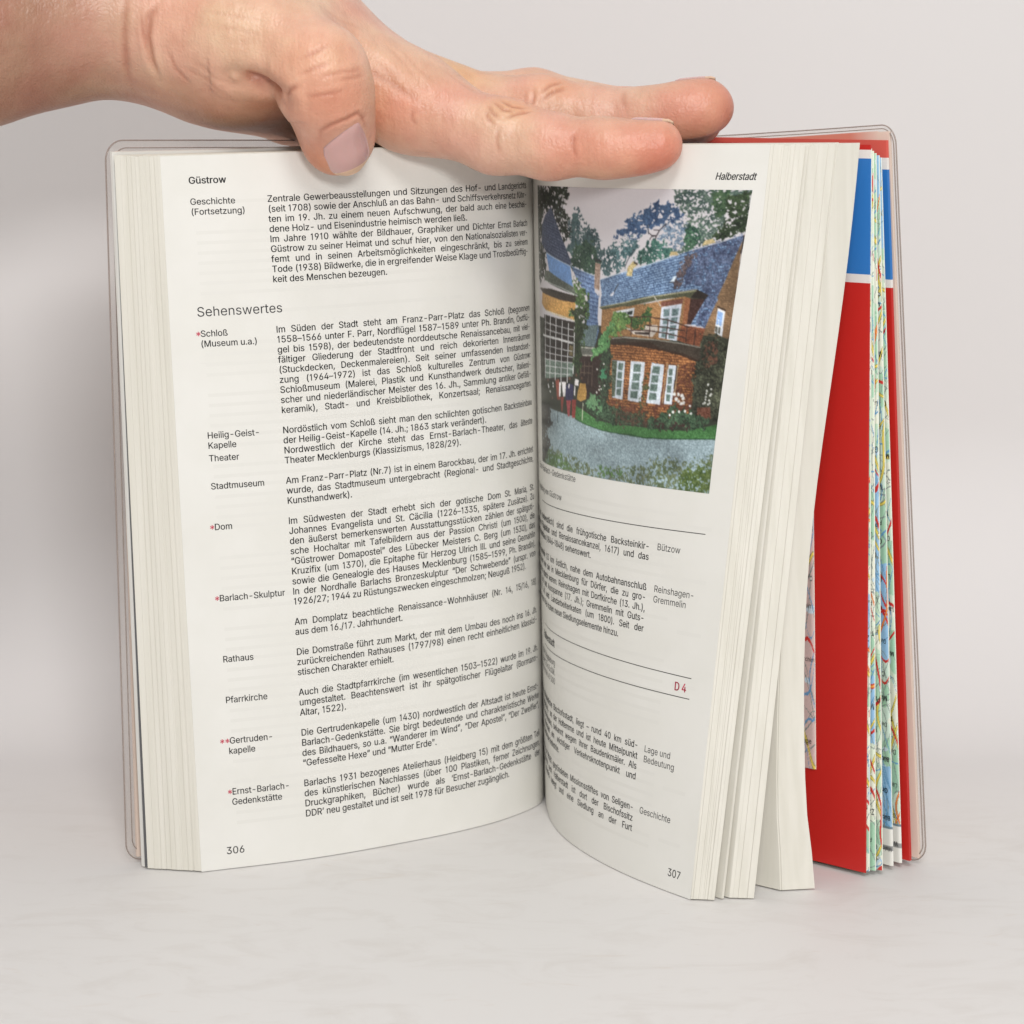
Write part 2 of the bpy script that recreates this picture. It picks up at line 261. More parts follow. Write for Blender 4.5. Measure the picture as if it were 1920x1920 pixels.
[453,[226,516,256,513,285,506,310,494,333,478,352,458,368,434,380,408,387,378,389,347,387,322,382,296,373,270,359,240,340,207,315,168,200,0,130,0,301,248,307,248,302,238,295,229,287,221,278,214,268,207,257,202,245,198,232,195,218,195,188,197,161,203,137,214,116,229,98,247,83,269,72,294,66,321,64,352,66,382,73,411,85,436,101,459,120,479,143,494,168,506,196,513,226,460,207,459,190,454,174,446,160,435,148,423,138,407,131,390,127,372,125,352,127,331,131,313,138,295,148,280,160,268,174,257,190,250,207,245,226,243,245,245,263,249,279,257,293,267,305,280,314,295,322,312,326,330,327,350,326,371,322,390,314,407,305,422,293,435,279,446,263,454,245,459,277,213],[34,33,58,58,57,34,35,34,57,36,35,57,57,56,36,37,36,56,56,55,37,38,37,55,55,54,38,54,53,38,39,38,53,53,52,39,40,39,52,41,40,52,43,50,49,49,44,43,64,28,27,46,0,47,28,64,63,45,48,47,47,0,45,28,63,29,63,62,29,30,29,62,61,30,62,44,49,48,48,45,44,15,23,16,30,61,31,61,60,31,32,31,60,60,59,32,33,32,59,58,33,59,41,52,51,42,41,51,51,50,42,50,43,42,65,26,25,65,25,24,24,66,65,1,81,80,18,21,20,18,68,67,79,2,80,1,80,2,14,13,19,71,70,12,12,11,71,72,71,11,11,10,72,10,9,72,73,72,9,9,8,73,74,73,8,8,7,74,75,74,7,7,6,75,76,75,6,6,5,76,22,23,15,15,14,22,21,22,14,20,21,14,14,19,20,18,20,19,68,18,19,69,68,19,19,13,69,13,12,69,12,70,69,76,5,77,5,4,77,78,77,4,4,3,78,79,78,3,2,79,3,64,27,26,26,65,64,0,46,81,81,1,0,67,66,18,82,18,24,66,24,18,21,18,22,18,82,23,17,16,23,23,22,18,17,23,82]],
[187,[95,-4,83,-3,73,1,63,9,55,18,51,29,50,41,51,53,55,64,63,73,73,81,83,85,95,87,107,85,118,81,128,73,135,64,140,53,141,41,140,29,135,18,128,9,118,1,107,-3,95,271,83,272,73,277,63,284,55,294,51,304,50,316,51,328,55,339,63,349,73,356,83,360,95,362,107,360,118,356,128,349,135,339,140,328,141,316,140,304,135,294,128,284,118,277,107,272],[4,3,5,6,5,3,7,6,9,9,8,7,30,29,28,1,0,2,2,0,3,6,3,0,9,6,0,11,10,9,30,28,27,27,26,30,35,34,30,31,30,34,34,33,31,32,31,33,22,21,23,15,14,13,24,47,46,19,18,20,18,17,16,43,42,44,42,41,40,20,18,21,15,13,18,18,16,15,45,44,46,37,46,44,44,42,37,42,40,37,38,37,40,40,39,38,23,21,0,21,18,0,18,13,0,9,0,13,11,9,13,12,11,13,26,25,24,24,46,26,46,37,26,30,26,37,35,30,37,37,36,35]],
[187,[38,-119,68,71,137,71,84,-119,103,271,92,272,81,277,71,284,64,294,59,304,58,316,59,328,64,339,71,349,81,356,92,360,103,362,116,360,126,356,136,349,143,339,148,328,149,316,148,304,143,294,136,284,126,277,116,272],[10,9,8,12,11,10,1,0,3,7,6,8,6,15,8,10,8,15,12,10,15,15,14,12,14,13,12,4,27,26,22,21,20,23,22,24,26,25,24,18,17,20,20,19,18,1,3,2,6,5,4,4,26,6,15,6,26,26,24,15,24,22,15,22,20,15,20,17,15,17,16,15]],
[479,[16,0,201,509,276,509,463,0,395,0,287,302,280,323,272,346,264,372,255,402,244,438,232,478,245,478,233,437,222,402,213,371,204,345,197,322,191,302,85,0,110,142,110,199,370,199,370,142,239,456,155,199,324,199,344,142,135,142],[0,19,20,21,18,17,0,20,21,1,16,15,1,15,14,14,13,1,13,11,1,21,17,16,16,1,21,0,21,1,8,7,2,8,2,9,10,9,2,12,10,2,4,3,23,3,22,23,6,5,22,2,7,6,6,22,2,22,3,2,28,25,20,11,13,24,11,24,12,1,11,12,12,2,1,26,27,23,10,12,24,25,28,26,18,21,25,21,20,25,22,5,26,23,22,26,4,23,27,27,26,28,20,19,28]],
[456,[60,0,60,509,241,509,274,507,304,501,329,491,350,477,367,461,381,442,390,421,396,398,398,374,397,353,393,336,387,320,378,307,368,295,356,286,343,278,329,272,315,267,315,262,331,260,347,254,363,245,378,234,391,220,402,203,411,184,416,161,418,136,416,111,410,88,400,67,386,48,368,31,344,18,317,8,284,2,247,0,125,57,245,57,281,60,309,67,330,80,344,96,353,115,355,137,354,153,350,169,342,184,333,197,320,209,306,218,289,225,269,229,248,231,125,231,125,285,238,285,256,287,273,290,288,296,302,304,314,314,323,326,330,340,335,355,336,372,333,393,326,412,313,429,294,442,270,449,240,452,125,452],[40,57,0,1,0,57,74,2,75,59,58,57,1,57,58,58,75,1,75,2,1,60,56,55,41,39,38,38,42,41,60,55,61,40,0,39,39,41,40,59,57,56,56,60,59,73,3,74,2,74,3,54,53,21,63,62,20,20,19,63,64,63,19,72,71,5,4,72,5,42,38,37,37,43,42,54,21,55,61,55,21,21,20,61,20,62,61,72,4,73,3,73,4,34,33,45,33,32,45,46,45,32,32,31,46,47,46,31,31,30,47,30,29,47,48,47,29,29,28,48,49,48,28,28,27,49,50,49,27,27,26,50,26,25,50,51,50,25,24,51,25,14,13,67,13,12,67,68,67,12,12,11,68,11,10,68,69,68,10,10,9,69,43,37,36,44,43,36,36,35,44,35,34,44,34,45,44,51,24,52,24,23,52,23,22,52,53,52,22,21,53,22,64,19,18,18,17,64,65,64,17,17,16,65,16,15,65,66,65,15,15,14,66,14,67,66,69,9,70,9,8,70,8,7,70,71,70,7,7,6,71,5,71,6]],
[510,[267,-7,225,-3,186,7,150,25,119,49,92,79,70,115,53,157,44,203,40,254,44,305,53,352,70,393,92,429,119,459,150,484,186,501,225,512,267,516,293,514,317,511,340,504,362,496,383,485,402,471,419,456,435,438,448,418,459,397,467,373,473,348,408,348,404,365,397,380,389,395,380,407,369,418,357,428,344,437,330,444,315,449,300,453,284,455,267,456,237,453,209,445,184,432,161,414,141,391,125,364,113,332,106,295,103,254,106,213,113,177,125,145,141,117,161,94,184,76,210,63,237,56,267,53,284,54,300,56,315,60,330,65,344,72,357,81,369,90,380,102,389,114,397,128,404,144,408,160,473,160,467,135,459,112,448,91,435,71,420,53,402,38,383,24,363,13,341,5,317,-2,293,-6],[6,5,56,56,55,6,7,6,55,55,54,7,8,7,54,54,53,8,9,8,53,52,9,53,9,52,51,10,9,51,51,50,10,11,10,50,50,49,11,12,11,49,49,48,12,13,12,48,1,59,2,16,45,17,2,59,58,45,16,46,15,46,16,0,61,60,85,63,62,18,42,19,85,62,0,61,0,62,42,18,43,44,43,18,0,60,1,59,1,60,17,45,44,44,18,17,2,58,3,58,57,3,4,3,57,5,4,57,56,5,57,13,48,47,14,13,47,47,46,14,46,15,14,40,20,41,64,84,83,83,65,64,39,21,40,20,40,21,38,37,23,22,38,23,65,83,82,66,65,82,82,81,66,81,67,66,38,22,39,21,39,22,78,77,70,71,70,77,77,76,71,72,71,76,76,75,72,73,72,75,75,74,73,30,29,31,32,31,29,29,28,32,33,32,28,28,27,33,34,33,27,27,26,34,67,81,80,68,67,80,80,79,68,69,68,79,79,78,69,78,70,69,34,26,35,26,25,35,36,35,25,25,24,36,37,36,24,23,37,24,63,85,84,84,64,63,19,42,41,41,20,19]],
[502,[219,0,96,0,96,57,215,57,254,60,288,68,318,81,343,99,363,122,379,149,390,181,397,216,399,255,397,294,390,329,379,361,364,388,344,410,320,428,291,441,258,449,221,452,93,452,93,509,225,509,273,505,315,495,353,478,385,455,412,426,433,391,449,351,458,306,462,255,458,205,449,159,433,119,411,83,384,54,351,31,312,14,268,3,125,509,125,0,60,0,60,509,125,452,125,57],[45,44,22,22,23,45,0,3,43,2,43,47,43,2,1,44,1,2,22,44,2,22,2,46,22,46,42,23,22,42,41,5,4,24,20,25,26,19,18,5,41,40,40,6,5,25,20,19,19,26,25,41,4,0,3,0,4,20,24,21,42,21,24,27,17,28,34,33,11,12,11,33,13,12,33,33,32,13,37,36,8,9,8,36,36,35,9,10,9,35,35,34,10,34,11,10,13,32,14,32,31,14,15,14,31,31,30,15,16,15,30,30,29,16,17,16,29,28,17,29,6,40,39,7,6,39,39,38,7,38,37,7,37,8,7,17,27,18,26,18,27,21,42,46,2,47,46,43,3,47]],
[418,[60,0,60,509,372,509,372,452,125,452,125,286,355,286,355,229,125,229,125,57,375,57,375,0],[0,9,8,1,0,8,8,5,1,5,4,1,9,0,11,11,10,9,5,8,7,7,6,5,3,2,4,1,4,2]],
[410,[60,0,60,509,369,509,369,452,125,452,125,278,346,278,346,221,125,221,125,0],[9,8,0,8,5,0,1,0,5,3,2,4,5,8,7,7,6,5,1,5,4,4,2,1]],
[520,[269,-7,225,-3,185,7,149,25,118,49,91,79,69,116,53,157,43,203,40,254,43,305,53,352,69,393,91,429,117,459,149,484,184,501,223,512,265,516,291,514,316,510,340,504,363,494,384,483,403,469,421,453,436,436,449,416,460,395,468,373,474,349,408,349,402,365,395,379,387,393,378,406,368,417,356,427,344,436,330,443,315,448,300,453,283,455,265,456,236,453,209,445,183,432,160,414,141,392,125,364,113,332,106,295,103,254,106,213,113,177,125,145,141,117,161,95,184,76,210,63,238,56,269,53,296,55,322,61,345,71,365,85,382,102,396,123,407,147,413,173,415,202,434,199,283,199,283,256,478,256,478,200,475,160,466,124,451,91,431,62,406,38,377,19,344,5,308,-4,415,199],[4,56,5,6,5,56,56,55,6,7,6,55,55,54,7,8,7,54,54,53,8,9,8,53,52,9,53,9,52,51,10,9,51,51,50,10,11,10,50,50,49,11,12,11,49,49,48,12,13,12,48,15,47,46,45,17,16,2,59,58,45,16,46,15,46,16,43,18,44,60,1,0,0,61,60,18,43,42,42,19,18,59,2,1,1,60,59,17,45,44,44,18,17,2,58,3,58,57,3,4,3,57,56,4,57,13,48,47,14,13,47,47,15,14,40,20,41,82,63,83,62,83,63,39,21,40,20,40,21,65,64,81,81,64,82,63,82,64,37,23,38,23,22,38,39,38,22,21,39,22,76,75,71,75,74,71,78,77,67,68,67,77,77,76,68,69,68,76,76,71,69,70,84,71,71,74,70,30,29,31,32,31,29,29,28,32,65,81,80,66,65,80,80,79,66,79,78,66,78,67,66,32,28,33,28,27,33,34,33,27,27,26,34,35,34,26,26,25,35,36,35,25,25,24,36,37,36,24,23,37,24,83,62,0,61,0,62,84,70,72,73,72,70,70,74,73,19,42,41,41,20,19,69,71,84]],
[517,[60,0,60,509,125,509,125,289,392,289,392,509,457,509,457,0,392,0,392,232,125,232,125,0],[0,11,10,1,0,10,10,3,1,3,2,1,9,8,7,7,6,9,4,9,6,6,5,4,3,10,9,9,4,3]],
[172,[58,0,120,0,120,509,58,509],[0,1,2,0,2,3]],
[396,[185,-7,143,-2,106,11,75,33,52,63,38,100,33,145,33,173,98,173,98,145,100,117,108,93,122,74,139,61,160,53,185,50,209,53,230,61,248,74,261,93,269,117,272,145,272,509,336,509,336,145,332,100,318,63,294,33,263,11,227,-2],[7,6,9,9,8,7,0,14,1,13,1,14,1,13,2,12,2,13,2,12,3,12,11,3,4,3,11,5,4,11,11,10,5,6,5,10,9,6,10,18,17,28,28,17,29,16,29,17,25,24,20,21,20,24,22,21,24,24,23,22,18,28,27,19,18,27,27,26,19,26,25,19,25,20,19,29,16,0,16,15,0,14,0,15]],
[466,[104,145,104,216,116,231,128,246,139,261,151,275,162,289,174,303,187,317,199,331,212,344,364,509,448,509,231,276,228,276,60,0,60,509,125,509,125,334,124,225,125,193,125,0,372,0,188,259,228,309,449,0,124,241,125,167,198,245,243,289],[2,1,19,15,0,1,16,15,1,0,15,21,1,0,20,19,1,20,2,19,26,2,26,18,1,2,18,16,1,18,18,17,16,7,6,23,24,14,13,22,25,13,13,25,29,24,13,29,12,11,24,14,24,23,9,8,24,10,9,24,24,11,10,19,20,23,3,19,23,4,3,23,5,4,23,23,6,5,0,21,27,20,0,27,19,3,26,14,23,28,13,14,28,22,13,28,20,27,28,23,20,28,8,7,24,7,23,24,12,24,29]],
[393,[60,0,60,509,125,509,125,57,361,57,361,0],[1,0,3,3,0,5,5,4,3,1,3,2]],
[628,[60,0,60,509,152,509,277,187,287,159,299,123,311,84,322,49,307,49,318,83,330,121,342,158,352,187,476,509,568,509,568,0,504,0,504,291,504,327,505,369,506,413,507,457,513,457,508,441,503,425,498,409,482,363,467,322,456,291,342,0,286,0,170,291,159,321,145,361,129,408,112,457,119,457,120,416,121,372,122,328,122,291,122,0,315,73,507,436,120,435],[37,35,1,41,40,0,1,0,40,40,39,1,39,38,1,37,1,38,36,35,44,8,7,42,8,6,5,30,8,5,33,2,34,36,34,2,35,36,2,1,35,2,13,26,25,23,20,14,14,22,23,21,23,22,17,16,15,15,14,17,18,17,14,19,18,14,14,20,19,23,21,43,12,11,28,13,25,24,24,21,13,21,22,13,22,14,13,8,30,29,29,7,8,7,10,9,28,27,12,2,33,32,32,31,3,3,2,32,7,9,42,6,8,42,26,13,27,13,12,27,21,24,43,20,23,43,10,7,29,29,28,11,11,10,29,3,31,4,31,30,4,5,4,30,35,37,44,34,36,44]],
[523,[60,0,60,509,136,509,343,183,349,174,355,163,363,151,371,137,379,122,388,107,396,90,405,73,414,55,405,54,403,72,402,90,401,108,400,126,399,142,399,157,399,195,399,509,463,509,463,0,387,0,202,290,177,331,168,346,159,363,148,381,108,452,119,454,122,384,124,328,125,291,125,0,403,77,120,431],[35,34,0,1,0,34,34,33,1,33,32,1,30,1,32,30,31,2,1,30,2,5,4,3,31,30,37,2,31,29,24,9,8,9,24,10,11,13,12,13,11,14,11,12,15,16,15,12,12,23,16,17,16,23,23,12,24,12,13,24,10,24,13,13,14,10,14,11,36,17,23,18,19,18,23,20,19,23,23,22,20,21,20,22,8,7,24,29,28,2,25,3,26,3,2,26,27,26,2,28,27,2,11,15,36,10,14,36,3,25,5,25,24,5,6,5,24,7,6,24,30,32,37,29,31,37]],
[533,[267,-7,225,-3,186,7,150,25,119,49,92,79,70,115,53,157,44,203,40,254,44,305,53,352,70,393,92,429,119,459,150,484,186,501,225,512,267,516,309,512,348,501,384,484,415,459,442,429,464,393,480,352,490,305,493,254,490,203,480,157,464,115,442,79,415,49,384,25,348,7,309,-3,267,53,296,55,324,63,349,76,372,94,392,116,408,144,420,176,428,213,430,254,428,295,420,332,408,365,392,392,372,415,349,433,324,446,296,453,267,456,237,453,210,445,184,433,161,415,142,392,125,364,113,332,106,295,103,254,106,213,113,176,125,144,142,117,161,94,184,76,210,63,237,55],[7,6,66,66,65,7,8,7,65,65,64,8,9,8,64,64,63,9,63,62,9,10,9,62,62,61,10,11,10,61,61,60,11,12,11,60,2,69,3,69,68,3,58,57,15,0,36,71,0,71,1,70,1,71,55,17,56,16,56,17,1,70,2,69,2,70,56,16,57,15,57,16,3,68,4,5,4,68,68,67,5,6,5,67,66,6,67,12,60,59,13,12,59,59,58,13,14,13,58,58,15,14,18,54,53,34,38,35,35,38,37,52,19,53,18,53,19,40,39,33,50,21,51,20,51,21,33,39,34,38,34,39,51,20,52,19,52,20,30,29,42,43,42,29,29,28,43,44,43,28,28,27,44,45,44,27,46,45,27,27,26,46,47,46,26,26,25,47,48,47,25,25,24,48,40,33,32,41,40,32,32,31,41,31,30,41,30,42,41,48,24,49,24,23,49,23,22,49,50,49,22,21,50,22,35,37,0,36,0,37,54,18,55,17,55,18]],
[444,[60,0,60,509,235,509,272,506,305,499,332,487,356,471,375,452,390,430,400,404,407,377,409,348,407,318,400,291,390,265,375,243,356,223,332,207,305,195,272,188,235,186,109,186,109,242,233,242,257,244,279,248,297,256,312,266,324,279,333,294,339,310,343,328,344,348,343,367,339,385,333,402,324,416,312,428,297,439,279,446,257,451,232,452,125,452,125,0,125,242,125,186],[43,21,0,21,22,0,1,0,22,20,24,23,42,41,2,21,43,45,22,21,44,22,44,42,1,22,42,42,2,1,39,3,40,25,19,18,18,26,25,38,4,39,3,39,4,24,20,19,19,25,24,2,41,40,40,3,2,16,15,28,29,28,15,15,14,29,14,13,29,30,29,13,31,30,13,13,12,31,12,11,31,32,31,11,33,32,11,11,10,33,10,9,33,34,33,9,35,34,9,9,8,35,8,7,35,36,35,7,7,6,36,26,18,17,27,26,17,17,16,27,16,28,27,36,6,37,6,5,37,38,37,5,4,38,5,20,23,45,23,44,45,21,45,44]],
[533,[245,159,313,159,369,85,384,65,468,-48,401,-48,346,27,331,46,267,-7,225,-3,186,7,150,25,119,49,92,79,70,115,53,157,44,203,40,254,44,305,53,352,70,393,92,429,119,459,150,484,186,501,225,512,267,516,309,512,348,501,384,484,415,459,442,429,464,393,480,352,490,305,493,254,490,203,480,157,464,115,442,79,415,49,384,25,348,7,309,-3,267,53,296,55,324,63,349,76,372,94,392,116,408,144,420,176,428,213,430,254,428,295,420,332,408,365,392,392,372,415,349,433,324,446,296,453,267,456,237,453,210,445,184,433,161,415,142,392,125,364,113,332,106,295,103,254,106,213,113,176,125,144,142,117,161,94,184,76,210,63,237,55,403,40,357,12,319,62,366,89],[14,13,75,75,74,14,15,14,74,74,73,15,16,15,73,73,72,16,17,16,72,71,17,72,17,71,70,18,17,70,70,69,18,19,18,69,69,68,19,20,19,68,68,67,20,21,20,67,77,76,11,64,24,65,77,11,10,10,78,77,23,66,65,65,24,23,44,8,45,79,9,8,8,44,79,62,26,63,25,63,26,78,10,9,9,79,78,63,25,64,24,64,25,11,76,12,13,12,76,75,13,76,21,67,66,22,21,66,66,23,22,42,6,43,6,7,43,27,61,60,60,28,27,2,47,3,48,2,3,3,49,48,59,58,29,41,3,6,3,47,6,7,6,47,46,7,47,1,46,47,47,2,83,28,60,59,59,29,28,38,37,50,51,50,37,37,36,51,52,51,36,36,35,52,53,52,35,54,53,35,35,34,54,55,54,34,34,33,55,56,55,33,33,32,56,41,6,81,5,4,41,40,39,3,49,3,39,39,38,49,38,50,49,56,32,57,32,31,57,31,30,57,58,57,30,29,58,30,45,8,43,43,7,45,46,1,0,26,62,61,61,27,26,2,48,83,40,3,80,3,41,80,6,42,81,45,7,82,7,46,82,41,4,80,5,41,81,46,0,82,1,47,83]],
[449,[60,0,60,509,236,509,273,506,305,500,333,489,356,473,376,455,390,433,401,408,407,381,409,352,407,323,401,296,390,271,376,250,356,232,333,217,305,206,273,200,236,198,96,198,96,255,234,255,258,256,280,260,298,267,313,276,325,287,334,300,340,316,344,333,345,352,344,371,340,389,334,405,325,419,313,430,298,440,279,446,258,451,233,452,125,452,125,0,353,0,230,229,303,229,428,0,125,255,125,198,246,199,314,209],[21,0,43,0,21,22,1,0,22,22,42,1,23,45,24,21,43,49,22,21,48,42,22,48,41,2,42,1,42,2,3,40,39,18,46,19,26,25,46,46,27,26,38,4,39,3,39,4,50,19,45,19,46,45,46,25,24,2,41,40,40,3,2,16,15,28,29,28,15,15,14,29,14,13,29,30,29,13,13,12,30,31,30,12,12,11,31,32,31,11,33,32,11,11,10,33,34,33,10,10,9,34,9,8,34,35,34,8,8,7,35,36,35,7,7,6,36,19,50,44,18,19,44,18,44,51,46,18,51,27,46,17,17,16,27,16,28,27,36,6,37,6,5,37,38,37,5,4,38,5,20,45,49,45,23,48,48,49,45,21,49,48,45,20,50,24,45,46,17,46,51,44,47,51]],
[446,[224,-9,188,-7,156,-1,128,9,102,23,81,40,64,60,51,83,42,109,38,137,104,137,108,118,114,102,123,88,136,76,150,66,166,59,185,53,204,50,224,49,246,50,267,54,286,60,303,69,317,79,329,92,338,106,344,122,346,139,344,154,340,168,332,179,322,189,310,197,296,205,280,211,263,217,245,222,184,239,145,253,112,269,86,289,67,313,56,341,52,372,54,400,62,425,75,448,92,468,113,484,138,498,165,508,195,514,227,516,259,514,289,508,316,498,340,484,360,468,377,449,390,427,398,403,401,378,337,378,332,402,320,421,302,437,280,449,254,456,225,459,204,457,185,454,167,448,152,440,139,430,129,418,121,405,117,391,115,376,117,359,122,345,131,334,142,324,155,315,169,308,184,302,198,297,212,293,264,279,279,275,295,270,312,264,328,256,344,248,359,238,372,226,384,213,395,198,402,180,407,161,408,139,406,112,399,87,386,64,370,43,349,25,323,11,294,0,261,-7],[6,5,13,13,12,6,7,6,12,12,11,7,8,7,11,11,10,8,9,8,10,42,41,80,43,42,80,80,79,43,44,43,79,79,78,44,45,44,78,78,77,45,46,45,77,77,76,46,47,46,76,76,75,47,48,47,75,73,72,50,72,51,50,0,19,18,0,18,1,17,1,18,87,86,38,85,38,86,52,71,70,70,69,52,1,17,2,16,2,17,38,85,39,85,84,39,83,39,84,51,72,71,71,52,51,2,16,3,16,15,3,4,3,15,15,14,4,5,4,14,13,5,14,39,83,40,83,82,40,41,40,82,82,81,41,80,41,81,48,75,74,49,48,74,74,73,49,73,50,49,88,36,89,20,108,21,36,88,37,34,33,92,92,91,34,21,108,107,22,21,107,107,106,22,106,23,22,34,91,35,91,90,35,36,35,90,89,36,90,66,56,67,56,55,67,68,67,55,54,68,55,104,103,25,26,25,103,103,102,26,27,26,102,102,101,27,28,27,101,101,100,28,100,99,28,29,28,99,99,98,29,30,29,98,98,97,30,97,96,30,31,30,96,96,95,31,62,61,63,64,63,61,61,60,64,60,59,64,23,106,105,24,23,105,105,104,24,104,25,24,31,95,32,95,94,32,94,93,32,33,32,93,92,33,93,64,59,65,59,58,65,66,65,58,58,57,66,56,66,57,108,20,0,19,0,20,87,38,37,37,88,87,68,54,69,54,53,69,52,69,53]],
[448,[32,452,32,509,417,509,417,452,257,452,257,0,193,0,193,452],[1,0,7,3,2,4,7,6,5,5,4,7,4,2,7,1,7,2]],
[517,[259,-8,220,-6,186,2,154,15,126,33,103,55,85,80,71,108,63,140,60,173,60,509,124,509,124,178,126,155,132,133,141,113,153,95,169,80,187,68,208,59,232,53,259,52,285,53,309,59,331,68,349,80,364,95,377,113,385,133,391,155,393,178,393,509,457,509,457,173,454,140,446,108,433,80,414,55,391,33,363,15,332,2,297,-6],[9,8,13,13,12,9,10,9,12,12,11,10,18,2,19,20,1,0,19,2,1,1,20,19,2,18,3,17,3,18,3,17,4,17,16,4,5,4,16,16,15,5,6,5,15,7,6,15,15,14,7,8,7,14,13,8,14,41,23,22,23,41,40,24,23,40,40,39,24,39,25,24,35,34,28,29,28,34,34,33,29,30,29,33,33,32,30,31,30,32,25,39,38,26,25,38,38,37,26,27,26,37,37,36,27,36,35,27,35,28,27,41,22,0,22,21,0,20,0,21]],
[479,[204,0,16,509,84,509,192,206,199,187,207,164,215,137,225,106,236,71,248,31,235,31,247,71,257,107,267,138,276,165,283,187,290,206,395,509,463,509,278,0,242,53],[4,3,0,0,3,1,2,1,3,10,8,0,8,7,0,7,6,0,6,5,0,4,0,5,17,16,18,18,16,19,15,19,16,11,9,19,12,11,19,13,12,19,14,13,19,19,15,14,10,0,19,19,9,10,10,9,20,9,11,20,8,10,20]],
[686,[155,0,16,509,82,509,163,196,167,179,172,162,175,145,187,94,190,76,194,58,197,40,189,40,193,58,196,76,200,94,203,111,207,128,211,145,224,196,306,509,380,509,462,196,466,179,470,162,474,145,486,94,490,76,494,58,497,40,488,40,492,58,495,76,499,94,503,111,506,128,510,145,523,196,603,509,670,509,530,0,455,0,368,323,362,345,357,368,351,391,346,417,341,445,336,475,350,475,345,446,340,420,335,395,330,371,324,347,318,323,230,0,193,61,493,63,343,435],[6,5,4,6,4,0,4,3,0,1,0,3,2,1,3,9,12,10,10,13,9,10,12,11,8,11,12,12,9,56,11,8,0,8,7,0,6,0,7,15,14,55,51,50,19,50,46,19,46,47,19,11,0,55,10,11,55,13,10,55,55,14,13,54,53,18,25,24,40,45,44,20,49,45,20,48,49,20,26,29,30,30,29,28,28,27,30,30,27,57,36,39,38,38,37,36,34,33,39,35,34,39,39,36,35,28,29,39,27,28,39,31,27,39,32,31,39,39,33,32,39,29,40,29,26,40,25,40,26,44,43,20,24,23,40,49,46,58,47,46,49,49,48,47,19,47,48,48,20,19,9,13,56,8,12,56,52,51,19,19,18,53,53,52,19,42,41,21,21,20,42,43,42,20,27,31,57,26,30,57,16,15,55,22,21,41,41,40,23,23,22,41,46,50,58,45,49,58,54,18,55,18,17,55,17,16,55]],
[474,[18,0,217,284,217,236,29,509,104,509,178,400,188,386,196,373,204,361,211,350,217,340,223,329,230,318,236,305,243,292,232,292,252,329,258,339,265,350,272,361,298,400,374,509,446,509,259,239,259,287,456,0,382,0,292,129,268,165,262,175,256,185,250,195,244,206,237,218,230,231,244,231,238,219,231,207,225,196,219,186,213,176,206,166,182,129,91,0,200,260,238,302,276,263,237,218],[5,4,3,0,43,42,2,40,39,2,39,38,38,37,2,37,34,2,1,2,34,15,12,1,12,11,1,10,1,11,40,2,41,42,41,2,2,1,44,5,3,1,6,5,1,7,6,1,8,7,1,9,8,1,1,10,9,33,47,36,30,23,31,31,23,32,23,35,32,36,32,35,19,18,24,26,25,27,21,20,22,19,24,20,23,30,29,29,28,23,28,27,23,23,27,46,23,46,24,14,23,24,45,14,24,17,16,24,24,18,17,47,33,37,34,37,33,33,36,34,36,35,34,1,34,35,35,23,1,23,14,1,15,1,14,14,45,15,12,15,13,1,3,44,0,42,44,42,2,44,13,15,45,24,16,45,22,20,46,20,24,46,27,25,46,32,36,47]],
[471,[203,0,203,208,16,509,91,509,192,344,203,327,213,309,222,292,231,274,240,254,250,230,224,230,233,254,242,275,251,293,260,310,270,327,280,344,381,509,455,509,268,208,268,0,236,262],[1,4,2,3,2,4,8,11,12,11,8,7,11,7,1,7,6,1,6,5,1,4,1,5,13,9,10,10,14,13,18,17,19,19,17,20,16,20,17,14,10,20,15,14,20,20,16,15,1,0,21,21,20,1,11,1,20,20,10,11,10,9,11,12,11,9,12,9,22,9,13,22,8,12,22]],
[438,[42,0,42,46,273,385,284,400,295,415,306,431,318,446,329,461,341,476,348,454,327,453,306,453,285,452,265,452,244,452,223,452,40,452,40,509,397,509,397,462,169,129,157,113,146,97,134,81,97,33,90,54,111,55,131,56,152,57,173,57,193,57,214,57,399,57,399,0,323,453,114,55],[25,24,26,1,0,24,24,25,1,24,0,31,31,30,24,30,29,24,29,28,24,27,24,28,26,24,35,25,26,23,23,22,25,1,25,22,22,21,1,21,20,1,1,20,2,17,16,15,10,6,9,7,10,9,8,7,9,9,19,8,19,18,8,19,2,20,3,2,19,4,3,19,19,9,4,5,4,9,9,6,5,10,7,34,7,8,11,12,11,8,13,12,8,14,13,8,31,0,33,33,32,31,14,8,15,8,18,15,17,15,18,7,11,34,6,10,34,24,27,35,23,26,35]],
